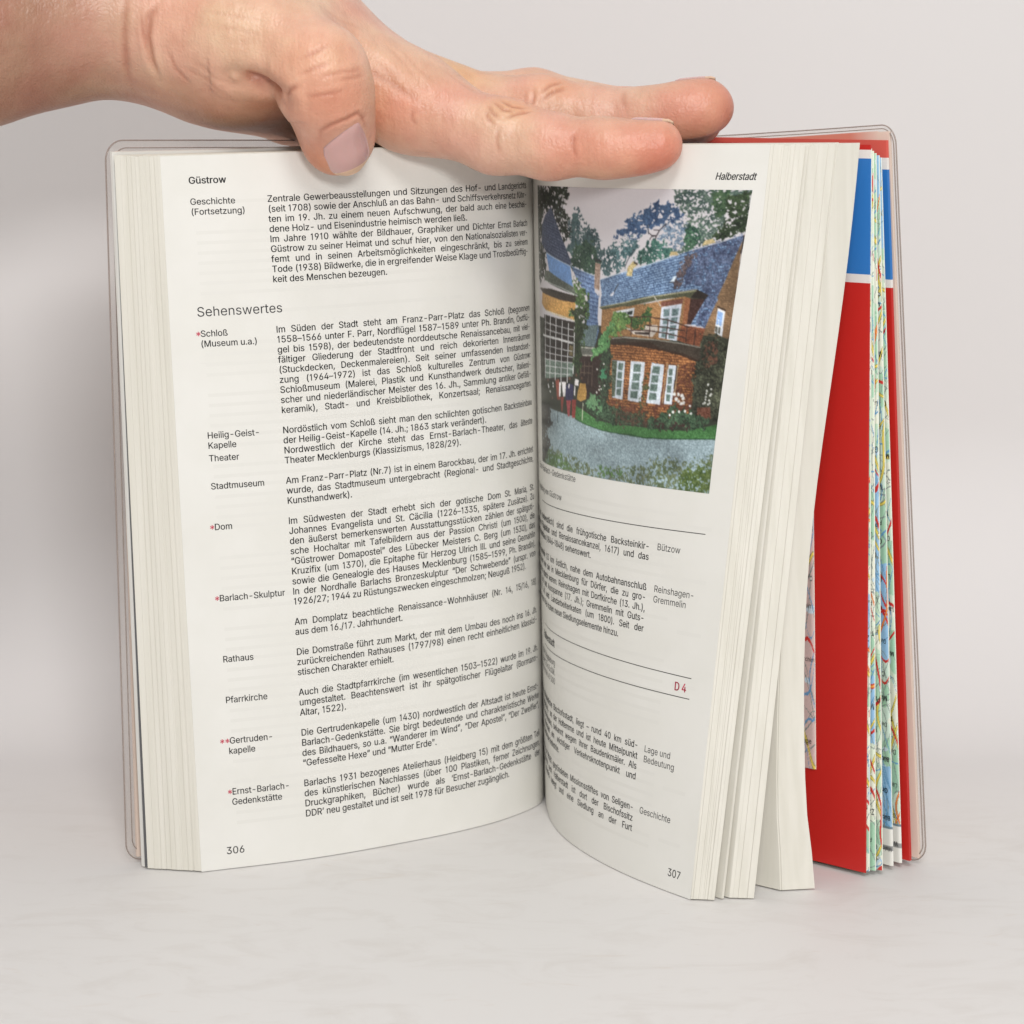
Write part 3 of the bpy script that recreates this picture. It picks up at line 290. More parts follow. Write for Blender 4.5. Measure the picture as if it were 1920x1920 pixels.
[389,[160,-9,137,-7,115,-3,94,5,76,15,60,29,48,45,38,63,32,84,30,108,32,128,36,146,43,161,53,174,64,184,78,193,92,200,108,206,125,211,143,214,161,217,178,220,234,227,247,229,257,231,265,235,271,240,274,246,276,255,276,257,275,272,272,285,267,297,260,307,251,315,240,322,227,327,212,330,196,331,178,330,163,327,149,322,137,316,127,309,118,301,110,292,104,283,100,274,41,291,51,313,64,331,79,346,95,358,114,368,133,375,153,380,173,383,194,384,208,384,223,382,239,379,255,375,271,369,286,360,300,350,312,336,322,320,330,301,335,278,337,251,337,0,277,0,277,52,272,52,267,43,260,34,252,25,242,16,229,8,215,1,199,-4,181,-7,170,45,192,47,211,51,228,59,242,68,254,80,263,93,270,108,274,122,276,138,276,190,272,187,267,184,259,182,251,180,241,178,231,176,200,171,175,168,161,166,147,163,134,159,122,153,112,147,103,139,97,130,93,118,92,105,93,93,96,82,102,72,109,64,119,57,130,52,142,48,156,46],[6,5,112,112,111,6,7,6,111,111,110,7,8,7,110,110,109,8,9,8,109,109,108,9,10,9,108,11,10,108,108,107,11,12,11,107,13,12,107,107,106,13,14,13,106,106,15,14,49,48,47,47,46,49,20,101,100,100,21,20,117,0,82,19,102,101,101,20,19,40,39,55,39,56,55,0,117,1,117,116,1,2,1,116,115,2,116,18,103,102,102,19,18,53,42,41,54,53,41,41,40,54,40,55,54,2,115,3,115,114,3,4,3,114,114,113,4,5,4,113,112,5,113,15,106,105,16,15,105,105,104,16,17,16,104,104,103,17,103,18,17,49,46,45,50,49,45,45,44,50,51,50,44,44,43,51,52,51,43,43,42,52,42,53,52,83,81,80,38,58,57,84,79,78,36,59,37,83,80,79,79,84,83,58,38,37,37,59,58,22,98,97,23,96,95,95,24,23,22,97,96,96,23,22,84,78,77,85,84,77,77,76,85,98,22,99,35,61,36,61,60,36,59,36,60,72,71,70,70,69,91,92,91,69,29,28,69,69,68,29,30,29,68,68,67,30,89,88,72,90,89,72,72,70,90,70,91,90,26,25,92,92,69,26,27,26,69,69,28,27,30,67,31,67,66,31,32,31,66,66,65,32,33,32,65,65,64,33,64,63,33,85,76,75,86,85,75,75,74,86,74,73,86,87,86,73,73,72,87,72,88,87,94,93,95,24,95,93,93,92,24,92,25,24,33,63,34,63,62,34,35,34,62,61,35,62,82,0,81,81,83,82,21,100,99,99,22,21,38,57,39,56,39,57]],
[424,[229,-8,208,-7,189,-3,172,4,159,12,147,21,138,31,130,41,123,50,118,59,112,59,112,0,53,0,53,509,114,509,114,319,118,319,123,327,130,336,137,346,147,355,158,364,171,373,188,379,207,383,229,384,259,382,287,374,313,361,335,342,354,320,370,293,381,261,388,227,390,189,388,151,381,116,370,84,355,57,336,34,313,16,288,3,260,-6,220,47,242,49,262,55,279,66,294,80,306,97,316,117,323,139,327,163,328,189,327,215,323,239,316,261,307,281,295,298,280,311,262,322,243,328,220,330,198,328,178,322,161,312,147,299,134,282,125,263,118,241,114,216,113,189,114,162,118,138,125,115,135,95,147,78,162,65,179,55,198,49],[11,10,12,71,70,12,70,69,12,13,12,69,69,15,13,73,72,10,12,10,72,71,12,72,15,69,68,68,67,15,2,78,3,78,77,3,22,63,62,62,23,22,3,77,4,5,4,77,77,76,5,6,5,76,20,19,64,64,63,20,21,20,63,63,22,21,6,76,7,76,75,7,8,7,75,9,8,75,75,74,9,10,9,74,73,10,74,15,67,66,16,15,66,66,65,16,17,16,65,65,64,17,18,17,64,64,19,18,13,15,14,0,43,1,60,26,25,42,44,0,43,0,44,60,25,61,24,61,25,58,27,59,46,45,41,41,45,42,44,42,45,26,60,59,59,27,26,37,36,49,50,49,36,36,35,50,51,50,35,35,34,51,52,51,34,53,52,34,34,33,53,54,53,33,33,32,54,55,54,32,32,31,55,46,41,40,40,39,46,47,46,39,39,38,47,48,47,38,38,37,48,37,49,48,55,31,56,31,30,56,57,56,30,30,29,57,58,57,29,29,28,58,27,58,28,78,2,1,1,43,78,61,24,62,23,62,24]],
[395,[207,-8,174,-5,144,3,117,16,93,35,72,58,56,85,44,116,37,150,34,187,37,225,44,260,56,291,72,318,93,341,117,360,144,374,174,382,207,384,226,384,243,381,260,377,276,371,291,364,305,356,318,346,330,335,340,322,349,308,356,293,362,277,303,262,300,272,295,281,290,289,284,297,278,304,270,311,261,316,252,321,242,325,231,328,220,329,207,330,184,328,163,321,145,310,130,296,118,278,108,258,102,236,98,212,96,187,98,163,102,139,108,117,118,97,130,80,145,66,163,55,184,49,207,46,220,47,232,49,243,52,253,55,262,60,271,66,279,73,285,80,292,89,297,98,301,107,304,117,363,102,357,86,350,70,341,56,331,43,319,32,306,21,292,12,277,5,261,-1,244,-5,226,-7],[6,5,56,56,55,6,7,6,55,55,54,7,8,7,54,54,53,8,9,8,53,53,52,9,52,51,9,10,9,51,51,50,10,11,10,50,50,49,11,12,11,49,41,19,42,18,42,19,61,0,85,85,62,61,42,18,43,44,43,18,0,61,1,61,60,1,2,1,60,59,2,60,16,45,44,17,16,44,44,18,17,2,59,3,59,58,3,4,3,58,58,57,4,5,4,57,56,5,57,12,49,48,13,12,48,48,47,13,14,13,47,47,46,14,15,14,46,46,45,15,45,16,15,84,64,63,64,84,83,83,65,64,39,21,40,20,40,21,65,83,82,82,66,65,37,23,38,23,22,38,39,38,22,21,39,22,78,77,70,77,76,70,71,70,76,76,75,71,72,71,75,73,72,75,75,74,73,30,29,31,32,31,29,29,28,32,33,32,28,28,27,33,66,82,81,67,66,81,81,80,67,68,67,80,80,79,68,69,68,79,79,78,69,78,70,69,33,27,34,27,26,34,35,34,26,26,25,35,36,35,25,25,24,36,37,36,24,23,37,24,84,63,85,62,85,63,40,20,41,19,41,20]],
[424,[195,-8,165,-6,137,3,111,16,89,34,70,57,55,84,43,116,36,151,34,189,36,227,43,261,55,293,70,320,89,342,112,361,137,374,165,382,196,384,218,383,237,379,253,373,267,364,278,355,287,346,295,336,301,327,306,319,311,319,311,509,372,509,372,0,313,0,313,59,307,59,301,50,295,41,287,31,277,21,266,12,252,4,236,-3,217,-7,205,47,226,49,246,55,263,65,278,78,290,95,299,115,306,138,310,162,312,189,310,216,306,241,300,263,290,282,278,299,263,312,246,322,227,328,205,330,182,328,162,322,145,311,130,298,118,281,108,261,102,239,98,215,96,189,98,163,102,139,109,117,118,97,130,80,145,66,162,55,182,49],[7,6,73,73,72,7,8,7,72,72,71,8,9,8,71,71,70,9,70,69,9,10,9,69,69,68,10,11,10,68,68,67,11,12,11,67,77,76,2,62,17,63,42,43,0,78,1,0,0,43,78,61,18,62,17,62,18,77,2,1,1,78,77,15,64,63,16,15,63,63,17,16,2,76,3,4,3,76,76,75,4,5,4,75,75,74,5,6,5,74,73,6,74,12,67,66,13,12,66,66,65,13,14,13,65,65,64,14,64,15,14,60,20,19,44,41,40,40,45,44,59,21,60,20,60,21,24,23,58,45,40,39,39,38,45,46,45,38,38,37,46,58,23,59,23,22,59,21,59,22,31,33,32,31,52,51,52,31,53,31,30,53,28,53,30,50,49,33,33,31,50,31,51,50,53,28,54,55,54,28,56,55,28,27,56,28,28,30,29,46,37,36,36,35,46,47,46,35,35,34,47,48,47,34,34,33,48,33,49,48,56,27,57,27,26,57,58,57,26,26,25,58,24,58,25,41,44,42,43,42,44,60,19,61,18,61,19]],
[403,[212,-8,177,-5,145,3,117,16,92,35,72,58,56,85,44,116,37,150,34,187,36,224,44,258,55,290,71,317,91,340,115,359,142,373,172,382,205,384,226,383,246,380,266,374,285,366,303,355,319,341,334,324,347,305,357,282,365,256,370,227,371,194,371,169,75,169,75,221,338,221,310,202,308,226,304,248,298,269,288,286,277,301,263,314,246,323,227,328,205,330,183,328,164,323,146,313,131,301,119,286,109,270,102,251,97,231,96,211,96,178,98,151,102,127,110,106,121,88,135,73,151,61,169,53,190,48,212,46,227,47,241,49,254,53,265,58,276,65,285,73,294,82,300,93,306,105,365,91,358,72,348,55,335,39,320,26,302,14,283,4,261,-3,237,-7,308,221,96,221,97,169],[8,7,32,9,8,32,35,34,82,52,51,33,7,6,56,56,55,7,32,7,55,54,53,32,53,33,32,9,32,33,10,9,33,11,10,33,33,51,11,12,11,51,51,50,12,13,12,50,48,47,15,47,16,15,0,63,62,45,44,18,0,62,1,61,1,62,17,46,45,45,18,17,1,61,2,61,60,2,3,2,60,59,3,60,16,47,46,46,17,16,3,59,4,59,58,4,5,4,58,58,57,5,6,5,57,56,6,57,13,50,49,14,13,49,49,48,14,48,15,14,81,65,64,65,81,80,80,66,65,42,20,43,19,43,20,66,80,79,79,67,66,42,41,22,22,21,42,20,42,21,30,29,34,29,28,34,75,74,71,72,71,74,74,73,72,31,35,54,31,30,35,30,34,35,37,36,34,34,28,37,28,27,37,67,79,78,68,67,78,78,77,68,69,68,77,77,76,69,70,69,76,76,75,70,75,71,70,37,27,38,27,26,38,39,38,26,26,25,39,40,39,25,25,24,40,24,23,40,41,40,23,22,41,23,81,64,0,63,0,64,53,54,35,43,19,44,18,44,19,32,55,84,54,32,84,34,36,82,52,33,83,33,53,83,53,35,82,53,82,83,31,54,84]],
[253,[228,379,228,327,6,327,6,379,81,0,81,432,82,452,87,470,96,486,107,499,120,510,135,519,152,525,169,529,187,530,201,530,212,529,222,527,231,525,238,523,243,521,227,468,215,472,209,473,202,474,195,474,178,472,164,468,154,460,147,449,143,435,142,419,142,0,81,327,81,379,142,379,142,327],[33,36,34,36,33,32,31,30,5,6,5,30,30,29,6,7,6,29,8,7,29,29,28,8,9,8,28,28,10,9,26,14,13,15,25,24,14,26,25,25,15,14,20,19,21,22,21,19,19,18,22,17,22,18,22,17,23,17,16,23,24,23,16,15,24,16,10,28,27,11,10,27,12,11,27,27,26,12,26,13,12,34,35,31,4,32,33,3,2,33,34,3,33,31,5,34,1,0,35,36,1,35,35,34,36]],
[425,[207,-151,180,-149,156,-146,134,-140,114,-132,97,-122,82,-110,70,-97,59,-84,51,-69,101,-41,107,-49,114,-57,122,-66,131,-74,142,-82,154,-88,169,-93,187,-96,207,-97,236,-95,261,-87,282,-75,298,-58,308,-34,311,-6,311,68,306,68,301,60,294,51,287,41,277,32,266,23,252,16,236,10,217,6,195,5,165,7,138,14,113,27,90,43,71,65,55,90,43,120,36,154,34,191,36,229,43,263,55,293,71,320,90,342,112,361,138,374,166,382,196,384,218,383,237,379,253,373,267,365,279,356,288,346,296,336,302,327,308,319,313,319,313,379,372,379,372,-9,370,-40,363,-67,350,-90,334,-109,314,-124,291,-136,265,-144,237,-149,205,59,227,61,246,66,264,75,278,87,290,103,300,121,307,142,311,166,312,193,311,219,307,242,300,264,291,283,279,299,264,312,247,322,227,328,205,330,182,328,163,322,145,312,130,298,118,282,109,262,102,241,98,218,96,193,98,167,102,144,109,123,118,104,131,88,145,76,163,66,183,61],[8,7,11,9,8,11,11,10,9,43,42,106,106,105,43,44,43,105,105,104,44,45,44,104,104,103,45,103,102,45,46,45,102,102,101,46,47,46,101,101,100,47,48,47,100,16,15,3,1,17,2,36,76,111,94,54,95,17,1,18,36,111,37,110,37,111,53,96,95,95,54,53,16,3,2,2,17,16,37,110,38,109,38,110,52,97,96,96,53,52,3,15,4,5,4,15,15,14,5,6,5,14,14,13,6,7,6,13,13,12,7,11,7,12,38,109,39,109,108,39,40,39,108,41,40,108,108,107,41,42,41,107,106,42,107,48,100,99,49,48,99,99,98,49,50,49,98,98,97,50,51,50,97,97,52,51,19,0,75,20,19,75,77,35,34,34,33,77,33,78,77,92,57,93,57,56,93,55,93,56,79,31,30,60,59,91,20,75,74,74,21,20,78,33,32,32,31,78,31,79,78,91,59,92,59,58,92,57,92,58,68,67,25,26,25,67,85,84,67,67,66,85,86,85,66,65,64,66,71,70,23,70,69,23,24,23,69,69,68,24,68,25,24,83,82,26,26,67,83,67,84,83,86,66,87,66,64,87,88,87,64,89,88,64,63,89,64,21,74,73,22,21,73,73,72,22,72,71,22,71,23,22,79,30,29,29,28,79,80,79,28,28,27,80,81,80,27,27,26,81,26,82,81,89,63,90,63,62,90,91,90,62,62,61,91,60,91,61,18,1,0,0,19,18,76,36,35,35,77,76,93,55,94,54,94,55]],
[410,[114,227,114,0,53,0,53,509,114,509,114,287,102,287,116,319,132,344,152,362,175,374,200,382,227,384,252,383,275,377,295,369,313,356,328,340,341,321,350,298,355,271,357,240,357,0,296,0,296,235,293,263,286,286,273,304,256,318,235,326,210,329,192,328,176,324,161,317,147,308,136,297,126,283,119,266,115,248,114,314],[3,2,6,2,1,0,6,2,0,0,38,6,10,32,31,9,33,32,32,10,9,8,34,33,33,9,8,6,38,37,5,6,37,37,36,5,36,35,5,7,5,35,35,34,7,34,8,7,3,6,4,12,29,13,29,12,30,11,30,12,28,14,29,13,29,14,24,23,22,22,21,24,24,21,25,21,20,25,20,19,25,26,25,19,19,18,26,18,17,26,27,26,17,17,16,27,28,27,16,16,15,28,14,28,15,30,11,31,10,31,11,5,7,39,6,5,39,4,6,39]],
[166,[53,0,53,379,114,379,114,0,84,443,73,444,63,448,54,455,47,463,43,472,41,483,43,494,47,504,54,512,63,518,73,522,84,524,95,522,105,518,114,512,121,504,125,494,126,483,125,472,121,463,114,455,105,448,95,444],[10,9,11,4,15,14,5,4,6,7,6,4,4,14,7,9,8,7,11,9,7,7,14,11,14,13,11,12,11,13,23,22,24,25,24,22,22,21,19,21,20,19,25,22,18,22,19,18,1,0,3,3,2,1,27,26,4,26,25,4,25,18,4,18,17,4,15,4,17,17,16,15]],
[166,[53,379,114,379,114,-30,112,-52,108,-72,102,-90,92,-106,80,-119,65,-129,47,-137,27,-141,4,-143,-10,-143,-10,-87,2,-87,18,-85,31,-80,40,-72,47,-61,51,-46,53,-29,83,443,72,444,62,448,53,455,47,463,42,472,41,483,42,494,47,504,53,512,62,518,72,522,83,524,95,522,105,518,114,512,120,504,125,494,126,483,125,472,120,463,114,455,105,448,95,444],[11,14,12,13,12,14,14,11,10,15,14,10,29,25,31,31,30,29,15,10,9,16,15,9,27,26,25,25,29,27,28,27,29,44,43,21,32,21,34,34,33,32,40,39,41,37,41,39,39,38,37,41,37,35,37,36,35,21,43,42,42,41,21,41,35,21,34,21,35,16,9,8,8,7,16,17,16,7,7,6,17,18,17,6,6,5,18,5,4,18,19,18,4,4,3,19,20,19,3,3,2,20,2,1,20,0,20,1,22,21,23,24,23,21,25,24,21,31,25,21,21,32,31]],
[380,[110,137,110,212,121,212,284,379,360,379,184,199,177,199,53,0,53,509,114,509,114,0,294,0,148,186,191,229,372,0,114,212,114,141,154,178,201,216],[1,15,9,0,7,10,7,0,1,8,7,1,1,9,8,5,13,6,11,14,5,13,5,18,4,3,13,1,0,16,12,6,13,13,3,2,5,14,18,0,10,16,6,12,17,12,2,15,15,16,12,15,1,16,5,6,17,11,5,17,12,16,17,2,12,13,4,13,18]],
[152,[48,0,104,0,104,522,48,522],[0,1,2,0,2,3]],
[609,[53,0,53,379,112,379,112,295,108,295,114,314,122,331,132,346,144,358,158,368,172,376,187,382,203,385,219,386,245,383,268,375,287,361,303,342,314,320,321,295,312,295,318,312,326,329,337,343,350,356,364,366,381,375,398,381,417,385,437,386,458,385,478,380,497,372,514,361,529,346,541,328,550,307,555,283,557,255,557,0,496,0,496,254,493,279,485,298,473,313,456,323,438,329,419,330,402,329,387,326,374,320,363,312,353,302,345,290,340,277,336,263,335,247,335,0,274,0,274,260,272,280,265,297,253,311,238,322,220,328,199,330,185,329,171,326,158,320,145,312,135,302,126,289,119,274,115,257,114,238,114,0,112,308,317,309],[75,74,0,1,0,74,4,1,74,74,73,4,68,67,8,67,9,8,6,70,69,7,6,69,69,68,7,68,8,7,4,73,72,3,4,72,72,71,3,71,70,3,5,3,70,70,6,5,1,4,2,65,11,66,10,66,11,64,63,14,13,12,64,64,14,13,64,12,65,11,65,12,59,20,60,61,60,20,20,18,61,18,17,61,62,61,17,17,16,62,62,16,63,16,15,63,14,63,15,9,67,66,66,10,9,55,54,19,54,53,19,50,25,24,26,49,48,48,27,26,25,50,49,49,26,25,19,53,52,21,19,52,22,21,52,52,51,22,23,22,51,51,50,23,50,24,23,29,47,46,31,30,45,46,45,30,29,46,30,41,40,39,39,38,41,38,37,41,41,37,42,37,36,42,43,42,36,36,35,43,35,34,43,44,43,34,34,33,44,33,32,44,45,44,32,31,45,32,27,48,47,28,27,47,47,29,28,57,56,58,59,58,56,56,55,59,20,59,55,55,19,20,20,19,77,3,5,76,4,3,76,2,4,76,19,21,77,18,20,77]],
[409,[114,227,114,0,53,0,53,379,112,379,112,287,102,287,116,319,132,344,152,362,175,374,200,382,227,384,252,383,275,377,295,369,313,356,328,340,341,321,350,298,355,271,357,240,357,0,296,0,296,235,293,263,286,286,273,304,256,318,235,326,210,329,192,328,176,324,161,317,147,308,136,297,126,283,119,266,115,248,112,310],[1,0,2,3,2,0,6,3,0,0,38,6,3,6,4,10,32,31,9,33,32,32,10,9,8,34,33,33,9,8,6,38,37,5,6,37,37,36,5,36,35,5,7,5,35,35,34,7,34,8,7,12,29,13,29,12,30,11,30,12,28,14,29,13,29,14,24,23,22,22,21,24,24,21,25,21,20,25,20,19,25,26,25,19,19,18,26,18,17,26,27,26,17,17,16,27,28,27,16,16,15,28,14,28,15,30,11,31,10,31,11,5,7,39,6,5,39,4,6,39]],
[415,[207,-8,174,-5,144,3,117,16,93,35,72,58,56,85,44,116,37,150,34,187,37,225,44,260,56,291,72,318,93,341,117,360,144,374,174,382,207,384,241,382,271,374,299,360,323,341,343,318,359,291,371,260,379,225,381,187,379,150,371,116,359,85,343,58,323,35,299,16,271,3,241,-5,207,46,231,49,252,55,270,66,285,80,298,97,307,117,314,139,318,163,319,187,318,212,314,236,307,258,298,278,285,296,270,310,252,321,231,328,207,330,184,328,163,321,145,310,130,296,118,278,108,258,102,236,98,212,96,187,98,163,102,139,108,117,118,97,130,80,145,66,163,55,184,49],[7,6,66,66,65,7,8,7,65,65,64,8,9,8,64,64,63,9,63,62,9,10,9,62,62,61,10,11,10,61,61,60,11,12,11,60,0,36,1,36,71,1,1,71,2,71,70,2,3,2,70,69,3,70,57,56,15,16,15,56,56,55,16,55,17,16,3,69,4,69,68,4,5,4,68,68,67,5,6,5,67,66,6,67,12,60,59,13,12,59,59,58,13,14,13,58,58,57,14,57,15,14,18,54,53,18,53,19,37,35,34,38,37,34,34,33,38,39,38,33,51,21,52,21,20,52,53,52,20,19,53,20,30,29,42,43,42,29,29,28,43,44,43,28,28,27,44,45,44,27,46,45,27,27,26,46,47,46,26,26,25,47,48,47,25,25,24,48,39,33,32,40,39,32,32,31,40,41,40,31,31,30,41,30,42,41,48,24,49,24,23,49,50,49,23,23,22,50,51,50,22,21,51,22,36,0,35,35,37,36,54,18,55,17,55,18]],
[424,[53,-143,53,379,112,379,112,319,118,319,123,327,130,336,137,346,147,355,158,364,171,373,188,379,207,383,229,384,259,382,287,374,313,361,335,342,354,320,370,293,381,261,388,227,390,189,388,151,381,116,370,84,355,57,336,34,313,16,288,3,260,-6,229,-8,208,-7,189,-3,173,4,159,12,147,21,138,31,130,41,124,50,118,59,114,59,114,-143,220,47,242,49,262,55,279,66,294,80,306,97,316,117,323,139,327,163,328,189,327,215,323,239,316,261,307,281,295,298,280,311,262,322,243,328,220,330,198,328,178,322,161,312,147,299,134,282,125,263,118,241,114,216,113,189,114,162,118,138,125,115,135,95,147,78,162,65,179,55,198,49],[3,2,1,41,71,0,1,0,71,71,70,1,70,69,1,0,42,41,73,72,41,71,41,72,1,69,68,3,1,68,68,67,3,33,78,34,78,77,34,10,63,62,62,11,10,34,77,35,36,35,77,77,76,36,37,36,76,8,7,64,64,63,8,9,8,63,63,10,9,37,76,38,39,38,76,76,75,39,40,39,75,75,74,40,41,40,74,73,41,74,3,67,66,4,3,66,66,65,4,5,4,65,65,64,5,6,5,64,64,7,6,31,43,32,60,14,13,30,44,31,43,31,44,60,13,61,12,61,13,58,15,59,46,45,29,29,45,30,44,30,45,14,60,59,59,15,14,25,24,49,50,49,24,24,23,50,51,50,23,23,22,51,52,51,22,53,52,22,22,21,53,54,53,21,21,20,54,55,54,20,20,19,55,46,29,28,28,27,46,47,46,27,27,26,47,48,47,26,26,25,48,25,49,48,55,19,56,19,18,56,57,56,18,18,17,57,58,57,17,17,16,58,15,58,16,78,33,32,32,43,78,61,12,62,11,62,12]],
[424,[372,-143,311,-143,311,59,306,59,301,50,295,41,287,31,277,21,266,12,252,4,236,-3,217,-7,195,-8,165,-6,137,3,111,16,89,34,70,57,55,84,43,116,36,151,34,189,36,227,43,261,55,293,70,320,89,342,112,361,137,374,165,382,196,384,218,383,237,379,253,373,267,364,278,355,287,346,295,336,301,327,307,319,313,319,313,379,372,379,205,47,226,49,246,55,263,65,278,78,290,95,299,115,306,138,310,162,312,189,310,216,306,241,300,263,290,282,278,299,263,312,246,322,227,328,205,330,182,328,162,322,145,311,130,298,118,281,108,261,102,239,98,215,96,189,98,163,102,139,109,117,118,97,130,80,145,66,162,55,182,49],[19,18,73,73,72,19,20,19,72,72,71,20,21,20,71,71,70,21,70,69,21,22,21,69,69,68,22,23,22,68,68,67,23,24,23,67,77,76,14,62,29,63,11,43,12,78,13,12,12,43,78,61,30,62,29,62,30,77,14,13,13,78,77,27,64,63,28,27,63,63,29,28,14,76,15,16,15,76,76,75,16,17,16,75,75,74,17,18,17,74,73,18,74,24,67,66,25,24,66,66,65,25,26,25,65,65,64,26,64,27,26,60,32,31,44,10,9,9,45,44,59,33,60,32,60,33,36,35,58,45,9,8,8,7,45,46,45,7,7,6,46,58,35,59,35,34,59,33,59,34,42,41,40,51,2,0,0,42,51,42,52,51,52,42,53,50,49,2,2,51,50,53,42,54,42,40,54,55,54,40,56,55,40,40,39,56,1,0,2,46,6,5,5,4,46,47,46,4,4,3,47,48,47,3,3,2,48,2,49,48,56,39,57,39,38,57,58,57,38,38,37,58,36,58,37,10,44,11,43,11,44,60,31,61,30,61,31]],
[259,[53,0,53,379,112,379,112,321,115,321,124,339,137,354,152,367,171,377,191,383,213,385,229,384,243,384,243,322,230,324,223,325,215,326,207,326,190,324,174,321,159,315,146,306,135,296,126,284,119,269,115,254,114,237,114,0],[27,26,0,1,0,26,26,25,1,3,1,25,1,3,2,23,22,4,22,21,4,5,4,21,3,25,24,24,23,3,23,4,3,17,9,18,8,7,19,19,18,8,18,9,8,13,12,14,11,14,12,14,11,15,16,15,11,10,16,11,16,10,17,9,17,10,5,21,20,6,5,20,20,19,6,19,7,6]],
[365,[182,-8,157,-7,133,-3,112,3,93,12,76,24,62,38,50,54,41,73,36,94,94,107,101,87,111,72,124,60,141,52,160,47,181,45,206,47,227,53,244,62,258,74,265,88,268,103,266,115,262,126,254,136,243,144,229,150,212,155,149,170,118,180,92,192,72,208,58,227,50,249,47,274,49,295,55,314,65,332,79,347,95,360,115,370,137,378,161,383,187,384,212,383,234,379,254,372,271,363,286,352,299,339,309,324,318,308,324,290,268,277,262,291,254,304,243,316,228,325,210,331,187,333,166,331,147,326,131,317,119,305,111,292,109,277,110,264,115,253,124,243,136,235,152,229,172,223,229,209,261,200,287,187,306,171,320,153,328,131,331,107,329,85,323,65,312,47,298,31,281,18,260,6,236,-2,210,-7],[5,12,6,12,11,6,7,6,11,8,7,11,11,10,8,9,8,10,34,33,67,35,34,67,67,66,35,36,35,66,66,65,36,37,36,65,38,37,65,0,16,1,16,15,1,71,29,72,1,15,2,15,14,2,3,2,14,13,3,14,29,71,30,70,30,71,41,63,62,42,41,62,62,61,42,61,43,42,3,13,4,5,4,13,12,5,13,30,70,31,70,69,31,32,31,69,69,68,32,33,32,68,67,33,68,38,65,64,39,38,64,64,63,39,40,39,63,63,41,40,27,73,28,60,59,45,44,60,45,17,87,86,18,17,86,86,85,18,85,19,18,26,74,27,73,27,74,57,47,58,47,46,58,59,58,46,45,59,46,82,81,21,81,80,21,22,21,80,80,79,22,23,22,79,79,78,23,78,77,23,24,23,77,77,76,24,53,52,54,55,54,52,52,51,55,19,85,84,20,19,84,84,83,20,83,82,20,82,21,20,24,76,25,76,75,25,26,25,75,74,26,75,55,51,56,51,50,56,50,49,56,57,56,49,49,48,57,47,57,48,16,0,87,87,17,16,72,29,28,28,73,72,43,61,60,60,44,43]],
[227,[204,379,204,327,6,327,6,379,65,471,126,471,126,98,127,83,130,70,136,61,144,55,156,51,170,50,185,51,202,54,213,2,207,0,200,-2,192,-3,184,-3,176,-4,168,-4,138,-1,113,7,92,21,77,41,68,64,65,93,126,379,126,327,65,327,65,379],[23,9,24,25,24,9,9,8,25,26,25,8,8,7,26,27,26,7,7,6,27,29,30,6,12,20,19,19,13,12,20,12,21,11,21,12,16,15,14,13,19,18,18,17,13,17,16,13,16,14,13,21,11,22,11,10,22,23,22,10,9,23,10,28,31,29,5,4,28,1,0,28,29,1,28,27,6,30,3,2,30,31,3,30,30,29,31,31,28,4]],
[410,[182,-5,158,-3,135,2,115,11,97,23,82,39,69,59,60,82,54,109,53,139,53,379,114,379,114,144,116,117,124,94,137,75,154,61,175,53,200,50,218,51,234,55,249,62,263,71,274,83,283,97,290,113,295,132,296,153,296,379,357,379,357,0,298,0,298,92,307,92,294,60,277,35,257,17,234,5,209,-3,298,70],[10,9,12,12,11,10,17,0,18,0,17,1,16,1,17,1,16,2,3,2,16,15,3,16,3,15,4,5,4,15,15,14,5,6,5,14,7,6,14,14,13,7,8,7,13,9,8,13,12,9,13,19,38,37,37,20,19,20,37,36,21,20,36,36,35,21,35,22,21,30,33,31,32,33,25,26,25,33,27,26,33,33,30,27,30,29,27,28,27,29,22,35,34,23,22,34,34,32,23,24,23,32,32,25,24,18,0,38,38,19,18,32,34,39,33,32,39,31,33,39]],
[389,[163,0,17,379,84,379,165,155,173,132,180,110,187,87,193,64,199,42,206,21,184,21,191,42,197,64,203,87,209,110,216,132,224,155,305,379,371,379,226,0,195,57],[3,0,4,0,3,1,2,1,3,6,11,7,10,11,0,11,6,0,6,5,0,4,0,5,12,8,13,16,15,19,19,18,16,18,17,16,8,9,19,13,8,19,14,13,19,19,15,14,10,0,19,19,9,10,11,10,9,9,8,11,11,8,20,8,12,20,7,11,20]],
[567,[138,0,23,379,87,379,133,214,140,190,147,164,154,137,161,107,168,75,175,41,165,41,172,74,179,105,186,135,192,163,199,189,206,214,252,379,316,379,362,214,368,189,375,163,382,136,388,106,395,75,402,41,391,41,399,75,406,106,413,135,420,163,427,189,434,214,480,379,545,379,429,0,368,0,319,172,305,225,300,243,295,262,291,280,277,338,291,338,277,280,263,225,258,207,253,189,248,172,199,0,170,65,397,66,284,309],[2,1,3,4,0,5,3,1,0,0,4,3,10,9,50,10,8,0,8,7,0,7,6,0,5,0,6,12,49,48,13,12,48,14,13,48,15,14,48,48,47,15,16,15,47,47,46,16,46,45,16,45,44,16,44,42,16,42,17,16,10,0,49,9,10,49,11,9,49,49,12,11,22,21,37,21,20,37,19,37,20,37,19,38,39,38,19,40,39,19,41,40,19,43,41,19,18,43,19,23,26,24,26,25,51,25,27,51,34,33,32,30,29,35,31,30,35,35,34,31,34,32,31,27,25,35,28,27,35,35,29,28,35,25,36,25,26,36,26,23,36,37,36,23,22,37,23,42,44,52,42,52,43,17,42,43,43,18,17,9,11,50,8,10,50,24,26,51,41,43,52]],
